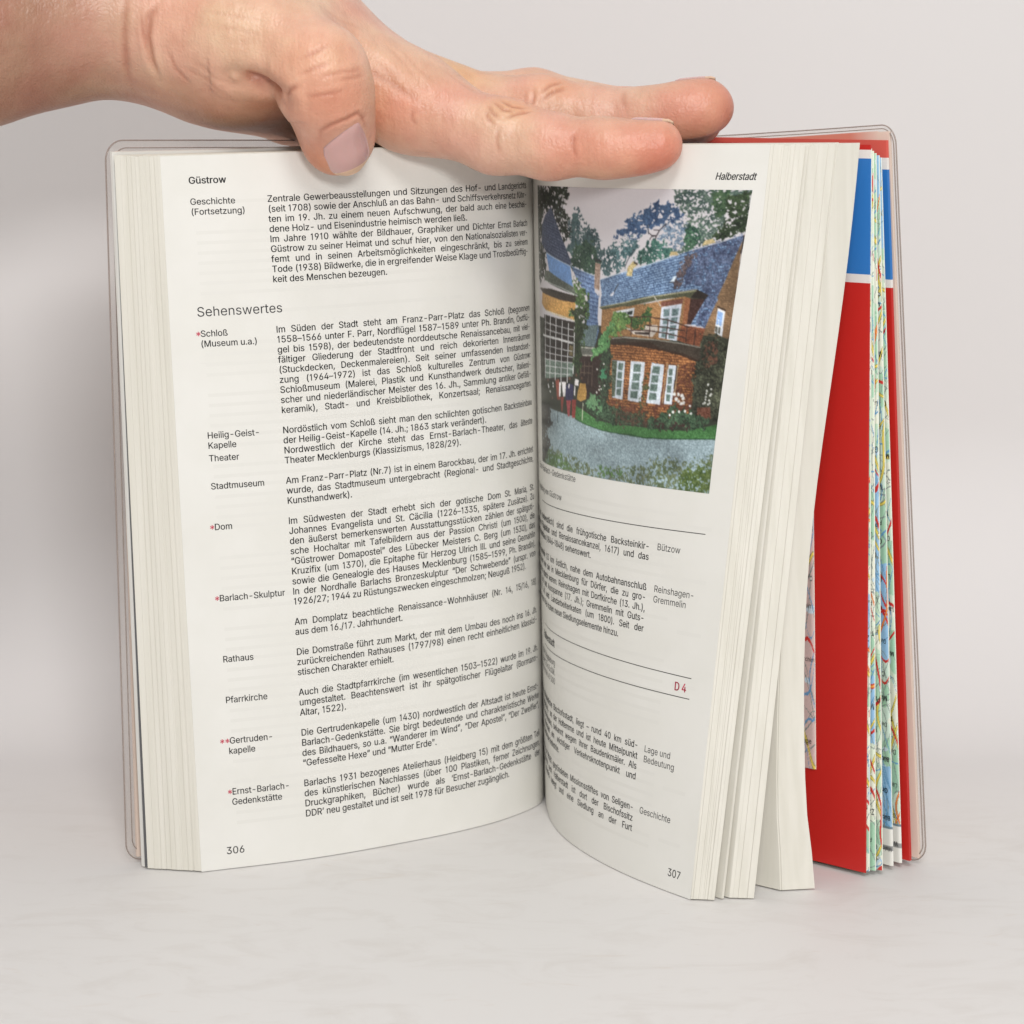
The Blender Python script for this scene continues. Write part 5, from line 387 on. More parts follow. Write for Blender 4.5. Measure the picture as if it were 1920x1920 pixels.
# ------------------------------------------------------------------ the printed colour picture: shapes in thousandths of its width and height
PICTURE = [
['leaf',[38,62,60],[96,118,100],0.4,10,1.0,[710,-6,789,-9,878,-10,968,-10,1000,-10,1002,30,998,91,994,142,886,174,850,185,808,200,760,214,745,176,762,135,772,102,740,71,727,50,719,24]],
['leaf',[40,70,45],[80,110,70],0.16,10,1.0,[854,8,924,-4,937,71,884,92,866,53]],
['leaf',[30,40,28],[66,92,52],0.16,10,1.0,[906,24,996,0,996,37,1003,139,886,173,877,152,920,99]],
['leaf',[30,62,50],[72,118,82],0.15,12,1.0,[781,126,807,114,831,125,830,190,786,199,777,171]],
['leaf',[36,60,98],[66,98,138],0.1,16,1.0,[482,171,495,150,524,120,558,94,596,73,583,80,613,72,631,56,679,49,717,50,742,75,761,94,758,104,725,105,695,116,684,124,641,131,607,153,606,155,565,158,523,162]],
['leaf',[46,82,88],[92,124,140],0.34,16,1.0,[529,169,565,161,603,166,596,180,569,201,541,182]],
['leaf',[34,70,74],[84,120,124],0.26,16,1.0,[454,201,556,177,597,166,584,193,551,228,539,269,450,303,425,286,440,248]],
['leaf',[30,74,70],[70,122,104],0.16,16,1.0,[607,215,633,174,670,169,702,187,754,203,741,219,679,237,620,258,604,260,601,249,591,227,625,189]],
['leaf',[58,84,112],[120,140,160],0.45,16,1.0,[684,124,726,107,758,104,777,135,779,176,754,203,702,187,678,157]],
['line',[58,52,58],0.8,[695,116,673,135,661,157,657,169]],
['line',[58,52,58],0.6,[625,145,643,156,659,156]],
['line',[58,52,58],0.5,[648,137,669,137]],
['line',[58,52,58],0.5,[661,156,641,160,635,171]],
['line',[50,60,70],0.5,[575,205,552,235,539,264]],
['line',[50,60,70],0.6,[622,121,628,150]],
['line',[40,44,40],0.7,[605,230,606,255]],
['leaf',[42,68,78],[78,108,104],0.07,20,1.0,[254,107,270,98,289,78,312,93,324,139,303,179,322,164,339,130,354,125,374,156,391,142,402,169,419,196,438,219,438,248,397,305,277,276,246,210,259,171]],
['leaf',[30,58,48],[66,96,70],0.06,16,1.0,[274,212,313,189,357,178,405,207,423,248,396,300,277,274]],
['leaf',[22,24,22],[44,60,40],0.1,22,1.0,[-30,2,206,-6,250,-3,259,45,233,32,228,70,243,108,262,162,260,182,224,172,192,131,140,73,90,92,65,124,36,204,98,238,84,330,-31,339]],
['dots',[170,178,190],0.7,[194,39,177,59,191,73,221,72,200,92,79,77,68,105,195,107]],
['tile',[46,56,84],[84,96,122],13,0.6,[140,73,204,164,269,255,270,276,98,233,53,203,56,147,90,105],[57,107,265,141],[98,233,270,276]],
['fill',[92,142,210],4,[98,235,266,274,285,345,125,300]],
['fill',[86,96,84],14,[85,298,125,300,285,345,318,377,78,335]],
['line',[190,196,190],0.6,[84,335,215,353,318,377]],
['line',[168,186,206],0.6,[100,236,266,274]],
['fill',[196,140,62],16,[54,376,303,399,303,464,93,442,43,420]],
['fill',[54,44,34],10,[13,366,139,361,316,377,315,400,221,397,61,380]],
['line',[206,200,170],0.8,[93,441,214,451,303,463]],
['tile',[66,92,138],[112,144,190],17,0.5,[274,275,397,302,403,355,429,375,425,362,425,447,434,489,416,546,335,547,355,473,370,387,369,377,299,310],[274,276,397,302],[335,547,416,547]],
['fill',[90,112,114],14,[352,478,430,468,416,546,335,547]],
['line',[150,176,206],0.5,[274,275,397,302]],
['tile',[60,88,130],[136,172,212],15,0.55,[427,313,648,249,679,241,760,216,810,199,909,172,992,145,993,162,971,227,952,291,929,353,934,357,914,407,899,452,859,447,839,446,882,364,892,349,845,327,725,348,569,380,578,378,435,410,437,362,441,373],[428,316,992,146],[435,409,918,334]],
['leaf',[48,58,90],[98,116,154],0.28,6,1.0,[810,199,909,172,992,145,993,162,971,227,952,291,929,353,934,357,914,407,899,452,859,447,882,364,892,349,861,314,790,317]],
['leaf',[66,56,62],[110,92,92],0.35,6,1.0,[805,203,832,206,810,255,776,329,746,327,772,235]],
['line',[176,196,214],0.7,[427,313,541,281,648,251,679,241,760,216]],
['line',[186,190,200],0.6,[810,199,909,172,992,145]],
['fill',[150,122,104],16,[399,255,426,259,426,351,399,343]],
['fill',[40,42,44],0,[396,242,427,246,426,253,399,252]],
['fill',[190,168,108],22,[549,295,552,264,574,243,595,254,576,269,574,294]],
['fill',[72,62,50],0,[574,243,596,251,592,257,578,252]],
['fill',[186,160,104],10,[722,220,726,207,749,206,758,219]],
['fill',[190,166,110],10,[843,185,853,167,881,161,895,173]],
['fill',[196,214,226],0,[736,308,751,287,760,286,753,306]],
['line',[40,40,50],0.6,[736,310,750,308]],
['fill',[206,206,216],0,[478,365,495,350,499,356,489,367]],
['line',[60,64,70],0.7,[499,350,514,324]],
['tile',[116,84,54],[164,124,82],60,0.4,[992,146,997,146,993,187,1000,354,1000,319,1001,489,966,479,894,480,899,452,914,407,934,357,929,353,952,291,971,227,993,162],[905,148,1018,150],[896,495,1002,491]],
['line',[48,40,36],0.9,[995,150,995,187,993,206]],
['tile',[142,94,48],[204,148,88],26,0.4,[445,413,665,381,800,353,886,355,839,445,804,448,792,500,584,510,490,520,444,493],[445,415,800,353],[446,520,797,500]],
['fill',[70,42,36],12,[826,355,888,353,839,446,821,447]],
['fill',[160,92,52],14,[803,359,826,357,824,447,806,446]],
['fill',[132,76,60],16,[708,376,797,361,797,378,710,392]],
['tile',[120,58,36],[182,98,56],11,0.6,[804,448,899,456,894,480,890,517,828,509,792,500],[804,448,899,456],[792,500,890,517]],
['fill',[82,84,58],8,[429,408,550,383,661,356,570,382,725,349,844,329,895,346,884,361,826,359,801,354,702,369,571,397,552,397,445,415]],
['fill',[48,40,34],6,[846,328,895,346,884,361,826,357,838,339]],
['line',[168,164,118],0.7,[435,407,550,385,661,360,726,351,844,333]],
['line',[176,170,160],0.5,[672,354,710,391]],
['fill',[214,220,226],0,[499,419,597,400,594,430,498,440]],
['fill',[40,50,48],0,[549,419,566,416,565,425,547,426,572,414,590,410,588,424,570,426]],
['fill',[50,60,50],0,[502,424,543,418,540,426,503,430]],
['fill',[206,216,232],0,[713,393,795,378,790,503,712,495]],
['fill',[104,132,134],18,[723,400,747,398,748,421,724,425]],
['fill',[104,132,134],18,[757,397,785,393,783,418,757,421]],
['fill',[104,132,134],18,[724,430,747,426,746,450,725,450]],
['fill',[104,132,134],18,[758,426,784,423,782,444,755,448]],
['fill',[104,132,134],18,[724,455,746,453,744,473,723,475]],
['fill',[104,132,134],18,[756,453,782,450,781,469,754,473]],
['fill',[104,132,134],18,[724,479,744,478,745,495,723,493]],
['fill',[104,132,134],18,[754,478,780,474,780,496,755,496]],
['fill',[216,222,230],0,[937,387,967,397,969,480,938,468]],
['fill',[122,164,222],6,[939,396,961,402,961,446,939,440]],
['fill',[92,92,80],10,[938,446,960,451,960,472,939,464]],
['line',[216,222,230],0.5,[948,425,950,469]],
['line',[50,36,30],0.8,[935,382,968,393]],
['leaf',[60,104,44],[132,176,84],0.05,14,1.0,[500,441,511,421,540,420,590,434,599,450,559,469,548,499,501,506,481,487]],
['leaf',[40,72,36],[88,128,60],0.05,14,1.0,[625,430,653,398,682,421,670,446,635,469,597,475,577,451,587,434]],
['fill',[216,202,186],0,[559,469,616,477,671,475,673,491,600,488]],
['fill',[214,200,184],0,[652,456,703,453,707,472,686,495,598,490,591,478,649,472]],
['fill',[60,46,40],0,[604,483,673,479,672,488,609,489]],
['fill',[70,58,46],8,[489,517,504,507,562,499,679,501,693,501,797,507,890,517,898,537,894,562,828,546,723,531,585,522,564,515,497,523]],
['line',[156,154,140],0.6,[504,510,562,503,679,503,693,503,798,509,890,519]],
['line',[72,46,38],0.75,[572,432,664,428,684,430,746,435,794,445,835,455]],
['line',[72,46,38],0.75,[580,478,662,474,742,479,826,491]],
['line',[72,46,38],0.75,[652,457,745,460,818,468]],
['line',[72,46,38],0.75,[669,430,673,496]],
['line',[72,46,38],0.75,[746,435,745,498]],
['line',[72,46,38],0.75,[826,457,829,509]],
['line',[72,46,38],0.75,[861,460,863,512]],
['line',[72,46,38],0.75,[588,432,590,494]],
['tile',[112,60,30],[214,134,66],26,0.75,[494,527,681,517,723,531,828,546,894,562,886,628,883,714,878,643,883,745,781,764,699,779,610,766,588,757,493,737,494,712,500,718,502,580],[494,527,889,526],[495,767,885,757]],
['leaf',[88,44,30],[136,74,46],0.6,6,1.0,[809,591,877,566,894,713,878,643,883,745,807,762,699,783,610,766,493,737,494,714,524,723,673,725]],
['fill',[62,42,30],8,[497,523,681,512,723,530,828,544,894,562,894,573,830,553,723,537,585,528,497,533]],
['fill',[206,218,230],0,[508,584,573,584,572,716,520,712]],
['fill',[84,98,76],24,[508,586,535,586,534,707,518,710]],
['fill',[96,122,112],20,[542,592,565,591,563,616,541,614]],
['fill',[96,122,112],20,[541,622,563,621,561,645,540,645]],
['fill',[96,122,112],20,[539,651,564,650,562,675,540,675]],
['fill',[96,122,112],20,[541,681,562,678,562,702,541,703]],
['fill',[206,218,230],0,[599,581,665,581,661,720,598,716]],
['fill',[96,122,112],20,[614,591,648,589,647,616,615,617]],
['fill',[96,122,112],20,[615,622,647,621,646,646,613,648]],
['fill',[96,122,112],20,[612,653,646,651,645,676,611,677]],
['fill',[96,122,112],20,[610,683,644,681,642,707,609,707]],
['fill',[206,218,230],0,[694,581,749,585,748,720,686,718]],
['fill',[96,122,112],20,[701,591,732,592,732,617,699,616]],
['fill',[96,122,112],20,[699,622,730,622,730,646,699,648]],
['fill',[96,122,112],20,[698,653,729,653,730,677,697,677]],
['fill',[96,122,112],20,[697,682,728,682,729,705,696,707]],
['fill',[206,218,230],0,[767,584,802,585,799,716,764,716]],
['fill',[96,122,112],16,[771,596,788,596,787,619,772,619]],
['fill',[96,122,112],16,[771,624,788,624,789,646,772,648]],
['fill',[96,122,112],16,[771,653,789,653,790,677,772,676]],
['fill',[96,122,112],16,[771,683,789,682,790,705,773,705]],
['line',[178,152,104],0.8,[808,581,807,671]],
['line',[178,150,104],0.6,[761,580,757,714]],
['line',[56,36,26],0.6,[803,584,801,661]],
['leaf',[48,60,34],[96,104,60],0.45,10,1.0,[672,624,688,619,681,729,675,719,660,766,662,657]],
['leaf',[34,34,24],[94,100,74],0.12,14,1.0,[889,483,965,475,1006,489,1003,601,1003,705,998,764,959,769,934,737,904,744,881,643,878,607,899,525]],
['leaf',[88,56,44],[136,84,58],0.55,12,1.0,[910,504,956,494,968,562,910,585]],
['fill',[120,66,46],20,[908,718,960,713,969,751,909,751]],
['dots',[214,216,206],1.0,[938,661,937,670,937,680,937,689,954,675,957,670,952,691,956,700,929,704,936,700,950,705,955,654,940,640]],
['fill',[48,40,36],6,[72,456,303,468,299,660,261,687,62,691]],
['fill',[96,118,104],16,[74,616,298,613,296,659,78,687]],
['fill',[120,104,66],16,[272,550,295,553,292,587,270,587]],
['line',[208,208,208],1.0,[86,457,75,683]],
['line',[208,208,208],1.0,[133,458,125,680]],
['line',[208,208,208],1.0,[179,464,173,683]],
['line',[208,208,208],1.0,[223,469,218,687]],
['line',[208,208,208],1.0,[264,475,261,683]],
['line',[208,208,208],1.0,[300,485,299,649]],
['line',[208,208,206],2.0,[56,532,198,535,294,542]],
['line',[196,198,198],0.6,[78,483,303,496]],
['line',[196,198,198],0.6,[78,507,301,520]],
['line',[196,198,198],0.6,[75,566,296,571]],
['line',[196,198,198],0.6,[74,592,296,591]],
['line',[196,198,198],0.6,[74,616,297,611]],
['line',[196,198,198],0.6,[77,640,298,632]],
['line',[196,198,198],0.6,[75,665,280,654]],
['fill',[58,40,36],8,[335,581,497,568,497,718,383,728,336,650]],
['fill',[96,98,88],14,[338,552,416,550,417,578,348,581]],
['line',[196,192,180],0.8,[342,552,416,550]],
['line',[186,182,168],0.8,[348,580,415,576]],
['line',[120,96,80],0.5,[344,602,344,645]],
['line',[120,96,80],0.5,[364,601,364,650]],
['line',[120,96,80],0.5,[389,601,388,676]],
['line',[120,96,80],0.5,[410,601,409,683]],
['line',[120,96,80],0.5,[342,618,405,614]],
['line',[120,96,80],0.5,[344,641,403,638]],
['leaf',[42,66,32],[104,146,72],0.1,16,1.0,[278,311,321,338,369,373,381,393,368,464,355,537,342,559,340,645,305,627,303,464,268,441,275,423,310,412,301,360]],
['leaf',[30,44,28],[64,80,46],0.1,16,1.0,[275,423,352,416,368,464,342,559,336,646,309,627,299,464]],
['leaf',[62,126,64],[112,176,100],0.06,16,1.0,[485,457,500,439,497,504,487,528,462,562,416,584,407,571,442,514]],
['leaf',[34,48,36],[72,96,66],0.12,16,1.0,[456,562,498,548,511,654,501,728,458,710,435,627]],
['leaf',[54,140,90],[70,160,110],0.1,12,1.0,[449,630,483,623,491,646,460,657]],
['dots',[224,222,214],0.9,[452,680,461,688,450,692,478,675,438,702,434,622,469,601]],
['fill',[132,156,164],16,[-31,780,328,800,382,819,493,831,714,837,617,831,761,831,1004,815,1000,1005,809,1003,633,999,514,1000,242,998,-31,1002]],
['leaf',[70,92,56],[112,124,88],0.55,10,1.0,[99,929,327,944,477,970,723,923,713,903,879,898,1004,868,1000,1005,809,1003,633,999,514,1000,242,998,-18,1004]],
['leaf',[62,96,44],[92,130,66],0.35,14,1.0,[35,949,217,946,329,987,132,1002,-18,1004]],
['leaf',[70,112,52],[96,140,70],0.4,14,1.0,[476,960,607,956,578,981,443,991]],
['leaf',[60,84,30],[100,120,56],0.25,14,1.0,[882,929,996,900,1000,1005,864,993]],
['fill',[62,124,58],14,[319,759,379,775,448,798,530,803,652,803,614,801,743,803,865,799,953,780,998,767,1002,815,775,832,677,836,617,831,483,831,379,819,317,806]],
['line',[36,80,40],0.8,[617,831,677,836,775,833,1001,816]],
['line',[40,84,44],0.7,[317,806,379,819,483,831,708,837]],
['leaf',[36,58,38],[84,122,84],0.05,16,1.0,[375,752,391,716,424,708,461,715,499,739,534,736,588,755,705,758,640,775,698,773,731,768,766,742,807,719,883,739,946,752,959,769,940,785,865,796,743,800,614,799,652,803,530,800,447,795,387,779]],
['leaf',[64,46,34],[98,74,54],0.5,16,1.0,[519,752,648,762,706,771,694,799,561,799]],
['leaf',[62,34,34],[70,44,40],0.6,16,1.0,[720,769,787,772,888,775,865,796,743,800]],
['leaf',[78,136,88],[112,164,106],0.3,14,1.0,[378,750,411,713,465,728,478,761,415,772]],
['dots',[238,238,234],1.1,[807,740,833,737,859,734,795,751,876,715,884,739]],
['dots',[230,230,224],1.7,[806,680,823,680,838,684,844,692,816,696,838,709,847,707,827,702]],
['fill',[150,66,50],10,[175,683,204,677,215,745,210,750,190,753]],
['fill',[222,218,216],0,[204,688,219,687,216,737,205,739]],
['fill',[216,212,212],0,[223,684,254,682,249,734,235,736]],
['fill',[46,46,86],8,[253,697,272,684,302,688,303,745,250,747]],
['fill',[222,218,212],0,[271,687,279,688,274,705,268,699]],
['fill',[178,62,66],8,[257,747,288,744,281,803,269,803]],
['fill',[166,56,46],8,[294,741,322,739,317,803,297,805]],
['fill',[150,60,48],0,[217,740,240,735,237,757,229,794,223,785]],
['fill',[222,218,216],0,[311,666,334,667,332,689,312,689,302,692,315,691,314,726,305,723]],
['fill',[196,142,56],14,[342,678,374,677,383,707,380,729,377,732,349,742,325,736,329,712]],
['dots',[104,70,52],1.4,[276,667,318,653,351,660,189,680]],
['line',[196,200,168],0.9,[363,747,361,806]],
['line',[40,48,48],0.8,[194,753,194,832]],
['dots',[206,206,206],1.2,[109,707,154,696,156,707,128,728,113,714]],
['dots',[120,80,70],1.2,[148,750,106,689]],
['leaf',[34,32,30],[60,58,52],0.05,14,1.0,[-31,788,142,771,123,804,147,842,87,876,127,913,81,987,-31,1013,-31,1012]]]

def value_noise(w, h, cell, rng):
    gh, gw = int(h / cell) + 3, int(w / cell) + 3
    g = rng.random((gh, gw))
    y, x = np.mgrid[0:h, 0:w] / cell
    i, j = y.astype(int), x.astype(int); fy, fx = y - i, x - j
    fy, fx = fy*fy*(3 - 2*fy), fx*fx*(3 - 2*fx)
    return (g[i, j]*(1-fx) + g[i, j+1]*fx)*(1-fy) + (g[i+1, j]*(1-fx) + g[i+1, j+1]*fx)*fy

def inside(X, Y, P):
    c = np.zeros(X.shape, bool); n = len(P)
    for k in range(n):
        x1, y1 = P[k]; x2, y2 = P[(k + 1) % n]
        if y1 == y2: continue
        c ^= ((y1 > Y) != (y2 > Y)) & (X < (x2 - x1) * (Y - y1) / (y2 - y1) + x1)
    return c

def paint_picture(W, H):
    """lays down the picture's flat shapes (foliage, tiles, bricks, panes) like ink and returns linear colours"""
    ss = 2; w, h = W * ss, H * ss
    rng = np.random.default_rng(5)
    Y, X = np.mgrid[0:h, 0:w].astype(float); X = X / w * 1000; Y = Y / h * 1000
    sc = w / 1000.0
    img = np.empty((h, w, 3)); img[:] = (207, 201, 205)
    img += (value_noise(w, h, 60, rng)[..., None] - .5) * 6
    low = Y > 470; img[low] = (52, 56, 42)          # dark planting behind everything low in the picture
    nf = value_noise(w, h, 3.2, rng); nm = value_noise(w, h, 7, rng); nl = value_noise(w, h, 17, rng); ng = rng.random((h, w)); n2 = value_noise(w, h, 2.0, rng)
    wx = (value_noise(w, h, 8, rng) - .5) * 2 + (nf - .5); wy = (value_noise(w, h, 8, rng) - .5) * 2 + (value_noise(w, h, 3.2, rng) - .5)
    pr = lambda a: np.asarray(a, float).reshape(-1, 2)
    inked = np.zeros((h, w), bool)
    for e in PICTURE:
        k = e[0]
        before = img.copy() if k != 'line' else None
        if k == 'fill':
            m = inside(X, Y, pr(e[3])); c = np.array(e[1], float)
            img[m] = c + (((n2 + ng) / 2 - .5) * 4.2 * e[2])[m][:, None]
        elif k == 'leaf':
            m = inside(X + wx * e[4], Y + wy * e[4], pr(e[6]))
            hole = (.55 * nf + .45 * nm)
            m &= hole > np.quantile(hole, e[3] * .8) if e[3] > 0 else m
            t = np.clip(.95 * (n2 - .5) + .75 * (nf - .5) + .55 * (nl - .5) + .45 + (ng - .5) * .5, -.25, 1.2)[..., None]
            c = np.array(e[1], float) * (1 - t) + np.array(e[2], float) * t
            img[m] = c[m]
        elif k == 'tile':
            m = inside(X, Y, pr(e[5])); a, b = pr(e[6]), pr(e[7])
            # rows run between edge a and edge b
            def h_of(L): 
                return (X - L[0, 0]) / (L[-1, 0] - L[0, 0]) * (L[-1, 1] - L[0, 1]) + L[0, 1]
            ya, yb = h_of(a), h_of(b)
            q = (Y - ya) / np.where(np.abs(yb - ya) < 1, 1, yb - ya) * e[3] + (nf - .5) * .35
            row = np.floor(q); fr = q - row
            col = X / 1000 * 90 + (row % 2) * .5; fc = col - np.floor(col)
            t = np.clip(.25 + .65 * fr + (n2 - .5) * 1.5 * e[4] + (ng - .5) * .35 + (nf - .5) * .5 - .30 * (fc < .18), 0, 1)
            t = np.where(fr < .26, t * .15 - .25, t)[..., None]
            img[m] = (np.array(e[1], float) * (1 - t) + np.array(e[2], float) * t)[m]
        elif k == 'line':
            P = pr(e[3]) * [w / 1000, h / 1000]; hw = e[2] * 1.15 * ss / 2 + .35
            px, py = X * w / 1000, Y * h / 1000
            m = np.zeros(X.shape, bool)
            for p, q in zip(P[:-1], P[1:]):
                d = q - p; L2 = max((d ** 2).sum(), 1e-6)
                t = np.clip(((px - p[0]) * d[0] + (py - p[1]) * d[1]) / L2, 0, 1)
                m |= (px - p[0] - t * d[0]) ** 2 + (py - p[1] - t * d[1]) ** 2 < hw * hw
            img[m] = e[1]
        elif k == 'dots':
            for p in pr(e[3]):
                r = e[2] * 1.25 * ss
                m = ((X - p[0]) * w / 1000) ** 2 + ((Y - p[1]) * h / 1000) ** 2 < r * r * (.5 + nf)
                img[m] = e[1]
        if before is not None: inked |= (before != img).any(-1)
    img += (ng[..., None] - .5) * 9
    # offset print: softened a little, darker and less saturated than the plain inks
    sky = inked[..., None]
    img *= np.where(sky, (.84 + .34 * value_noise(w, h, 46, rng))[..., None] * (.88 + .24 * n2)[..., None], 1.0)
    k = np.array([1, 2, 1]) / 4
    for ax in (0, 1): img = sum(w_ * np.roll(img, o - 1, ax) for o, w_ in enumerate(k))
    img = img.reshape(H, ss, W, ss, 3).mean((1, 3))
    lum = img.mean(-1, keepdims=True)
    img = lum + (img - lum) * .74
    img = 255 * np.clip(img / 255, 0, 1) ** 0.98
    img = np.clip(img, 4, 250) / 255
    img = np.where(img <= .04045, img / 12.92, ((img + .055) / 1.055) ** 2.4)
    return img

def color_points(me, rgb):
    a = me.color_attributes.new('print', 'FLOAT_COLOR', 'POINT')
    c = np.ones((len(me.vertices), 4), np.float32); c[:, :3] = rgb
    a.data.foreach_set('color', c.ravel())

# ------------------------------------------------------------------ materials of the book
M_PAPER = mat('page_paper', srgb(226, 222, 215), 0.5)
noise_tint(M_PAPER, srgb(223, 221, 214), srgb(227, 225, 219), 60, 5)
bump(M_PAPER, 900, 0.03, 0.0002)
M_EDGE = mat('page_edges', srgb(222, 217, 205), 0.75)
noise_tint(M_EDGE, srgb(215, 211, 199), srgb(222, 218, 207), 420, 2, stretch=(1, 1, 0.02))
M_INK = mat('black_ink', srgb(26, 26, 30), 0.5)
M_RED_INK = mat('red_ink', srgb(196, 62, 86), 0.5)
M_GHOST = mat('show_through', srgb(222.5, 220.5, 214), 0.5)
M_PICTURE = vcol_mat('printed_picture', 0.33)
M_LINING = mat('cream_lining', srgb(234, 213, 198), 0.5)
M_VINYL_SEAM = mat('vinyl_seam', srgb(190, 176, 168), 0.22, **{'Transmission Weight': 0.6, 'IOR': 1.35})
# thin clear vinyl: mostly see-through with a soft gloss
M_VINYL = bpy.data.materials.new('clear_vinyl'); M_VINYL.use_nodes = True
_n, _l = M_VINYL.node_tree.nodes, M_VINYL.node_tree.links
_p = _n['Principled BSDF']; _p.inputs['Base Color'].default_value = srgb(226, 218, 212); _p.inputs['Roughness'].default_value = 0.18
_t = _n.new('ShaderNodeBsdfTransparent'); _t.inputs['Color'].default_value = (.99, .985, .98, 1)
_x = _n.new('ShaderNodeMixShader'); _x.inputs['Fac'].default_value = 0.10
_l.new(_t.outputs[0], _x.inputs[1]); _l.new(_p.outputs[0], _x.inputs[2]); _l.new(_x.outputs[0], _n['Material Output'].inputs['Surface'])

book = empty('guidebook', (0.0, 0.02, 0.0))
tag(book, 'thick open guidebook in a clear plastic jacket, standing upright on a white board', 'book')
OFFS = Vector((0.0, -0.02, 0.0))
def part(o):
    o.location = OFFS if o.parent == book else (0, 0, 0)
    return o

# ------------------------------------------------------------------ page curves (bottom on the board, top)
LB = Curve([(-.0828, -.0216, 0), (-.0522, -.0093, 0), (-.0296, .0035, 0), (-.0165, .012, 0), (-.0015, .0251, 0), (.0085, .0403, 0), (.0095, .055, 0)])
LT = Curve([(-.0881, -.0265, .1890), (-.0547, -.0115, .1897), (-.0315, .0025, .1904), (-.0156, .0115, .1909), (-.0007, .0251, .1911), (.0059, .0403, .191), (.0069, .055, .191)])
RB_P = np.array([(.0095, .056, 0), (.0105, .0306, 0), (.0114, .0212, 0), (.014, .0096, 0), (.0178, -.0007, 0), (.023, -.0115, 0), (.0302, -.0233, 0), (.0381, -.0339, 0), (.046, -.0433, 0)])
RT_P = np.array([(.0054, .056, .191), (.0064, .0306, .191), (.0079, .0235, .191), (.0122, .0148, .1911), (.0184, .0071, .1912), (.027, -.0011, .1913), (.0388, -.01, .1915), (.0518, -.0179, .1917), (.0648, -.025, .1919)])
RB, RT = Curve(RB_P), Curve(RT_P)
LEFT, RIGHT = Page(LB, LT), Page(RB, RT)

def like(P, spine, fore):
    """the page curve P carried to another spine and fore edge"""
    a, b = P[0], P[-1]
    s = (np.array(fore[:2]) - np.array(spine[:2])) / (b[:2] - a[:2])
    q = np.zeros_like(P); q[:, :2] = np.array(spine[:2]) + (P[:, :2] - a[:2]) * s
    t = (P[:, 0] - a[0]) / (b[0] - a[0])
    q[:, 2] = spine[2] + (fore[2] - spine[2]) * t
    return Curve(q)

rng = np.random.default_rng(11)

def bundles(FB, FT, BB, BT, cuts, gap, name, jit=2.5e-4, first=0.0, label=None, bow=None):
    bag = Bag()
    for k in range(len(cuts) - 1):
        w0, w1 = cuts[k] + (first if k == 0 else 0), cuts[k + 1] - gap * rng.choice([.35, .6, .9, 1.3, 2.0])
        dz = rng.normal(0, 1.6e-4); dr = rng.normal(0, jit)
        cs = []
        for w, A, B in ((w0, FB, BB), (w0, FT, BT), (w1, FB, BB), (w1, FT, BT)):
            c = lerp_curve(A, B, w)
            P = c.P.copy()
            d = P[1] - P[0] if np.linalg.norm(P[0, :2]) > np.linalg.norm(P[-1, :2]) else P[-1] - P[-2]
            # leaves differ by hair-breadths at the fore edge
            e = np.linspace(0, 1, len(P)); fore0 = np.linalg.norm(P[0, :2] - [0.009, .055]) > np.linalg.norm(P[-1, :2] - [0.009, .055])
            wgt = (1 - e) ** 6 if fore0 else e ** 6
            t = (P[0] - P[6]) if fore0 else (P[-1] - P[-7]); t = t / np.linalg.norm(t)
            P += wgt[:, None] * t * dr
            P[:, 2] += dz if A is FT else 4e-4
            cc = Curve.__new__(Curve); cc.P = P; cc.d = np.r_[0, np.cumsum(np.linalg.norm(np.diff(P, axis=0), axis=1))]; cc.L = cc.d[-1]
            cs.append(cc)
        V, F = slab(*cs)
        bag.add(V, F)
    o = part(bag.build(name, M_EDGE, book))
    if label: o['label'] = label
    return o

def irregular(n, power=0.7):
    w = rng.random(n) ** power + .15
    return np.r_[0, np.cumsum(w) / w.sum()]

# left half of the leaves
L2B = Curve([(-.0978, -.0192, 0), (-.066, -.001, 0), (-.0376, .0165, 0), (-.0215, .028, 0), (-.0085, .041, 0), (-.0035, .050, 0), (-.0015, .058, 0)])
L2T = Curve([(-.1003, -.0235, .1893), (-.068, -.004, .1897), (-.0395, .0155, .1904), (-.0225, .028, .1909), (-.0095, .041, .1911), (-.0055, .050, .191), (-.0035, .058, .191)])
bundles(LB, LT, L2B, L2T, np.r_[0, .05, .085, .13, .17, .25, .33, .365, .46, .56, .66, .75, .86, 1.0], .014, 'page_block', first=.004, jit=9e-5)
# the last white leaf of the left half and the printed endpaper behind it
EB1 = Curve(L2B.P[::12] + np.array([-.0009, .0012, 0])); ET1 = Curve(L2T.P[::12] + np.array([-.0004, .0008, .0002]))
EB2 = Curve(L2B.P[::12] + np.array([-.0016, .0018, 0])); ET2 = Curve(L2T.P[::12] + np.array([-.0010, .0014, .0004]))
bag = Bag(); V, F = slab(EB1, ET1, EB2, ET2); V[:, 2] += .0004; bag.add(V, F)
o = part(bag.build('endpaper', M_PAPER, book))

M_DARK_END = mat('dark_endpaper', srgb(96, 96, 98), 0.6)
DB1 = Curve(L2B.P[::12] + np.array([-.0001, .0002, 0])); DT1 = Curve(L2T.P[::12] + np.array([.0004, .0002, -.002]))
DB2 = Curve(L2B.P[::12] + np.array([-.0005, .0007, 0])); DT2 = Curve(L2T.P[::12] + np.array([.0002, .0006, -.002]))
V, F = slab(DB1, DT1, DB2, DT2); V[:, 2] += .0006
o = part(link('endpaper', V, F, M_DARK_END, book, False)); o['label'] = 'dark printed edge of the endpaper behind the left leaves'
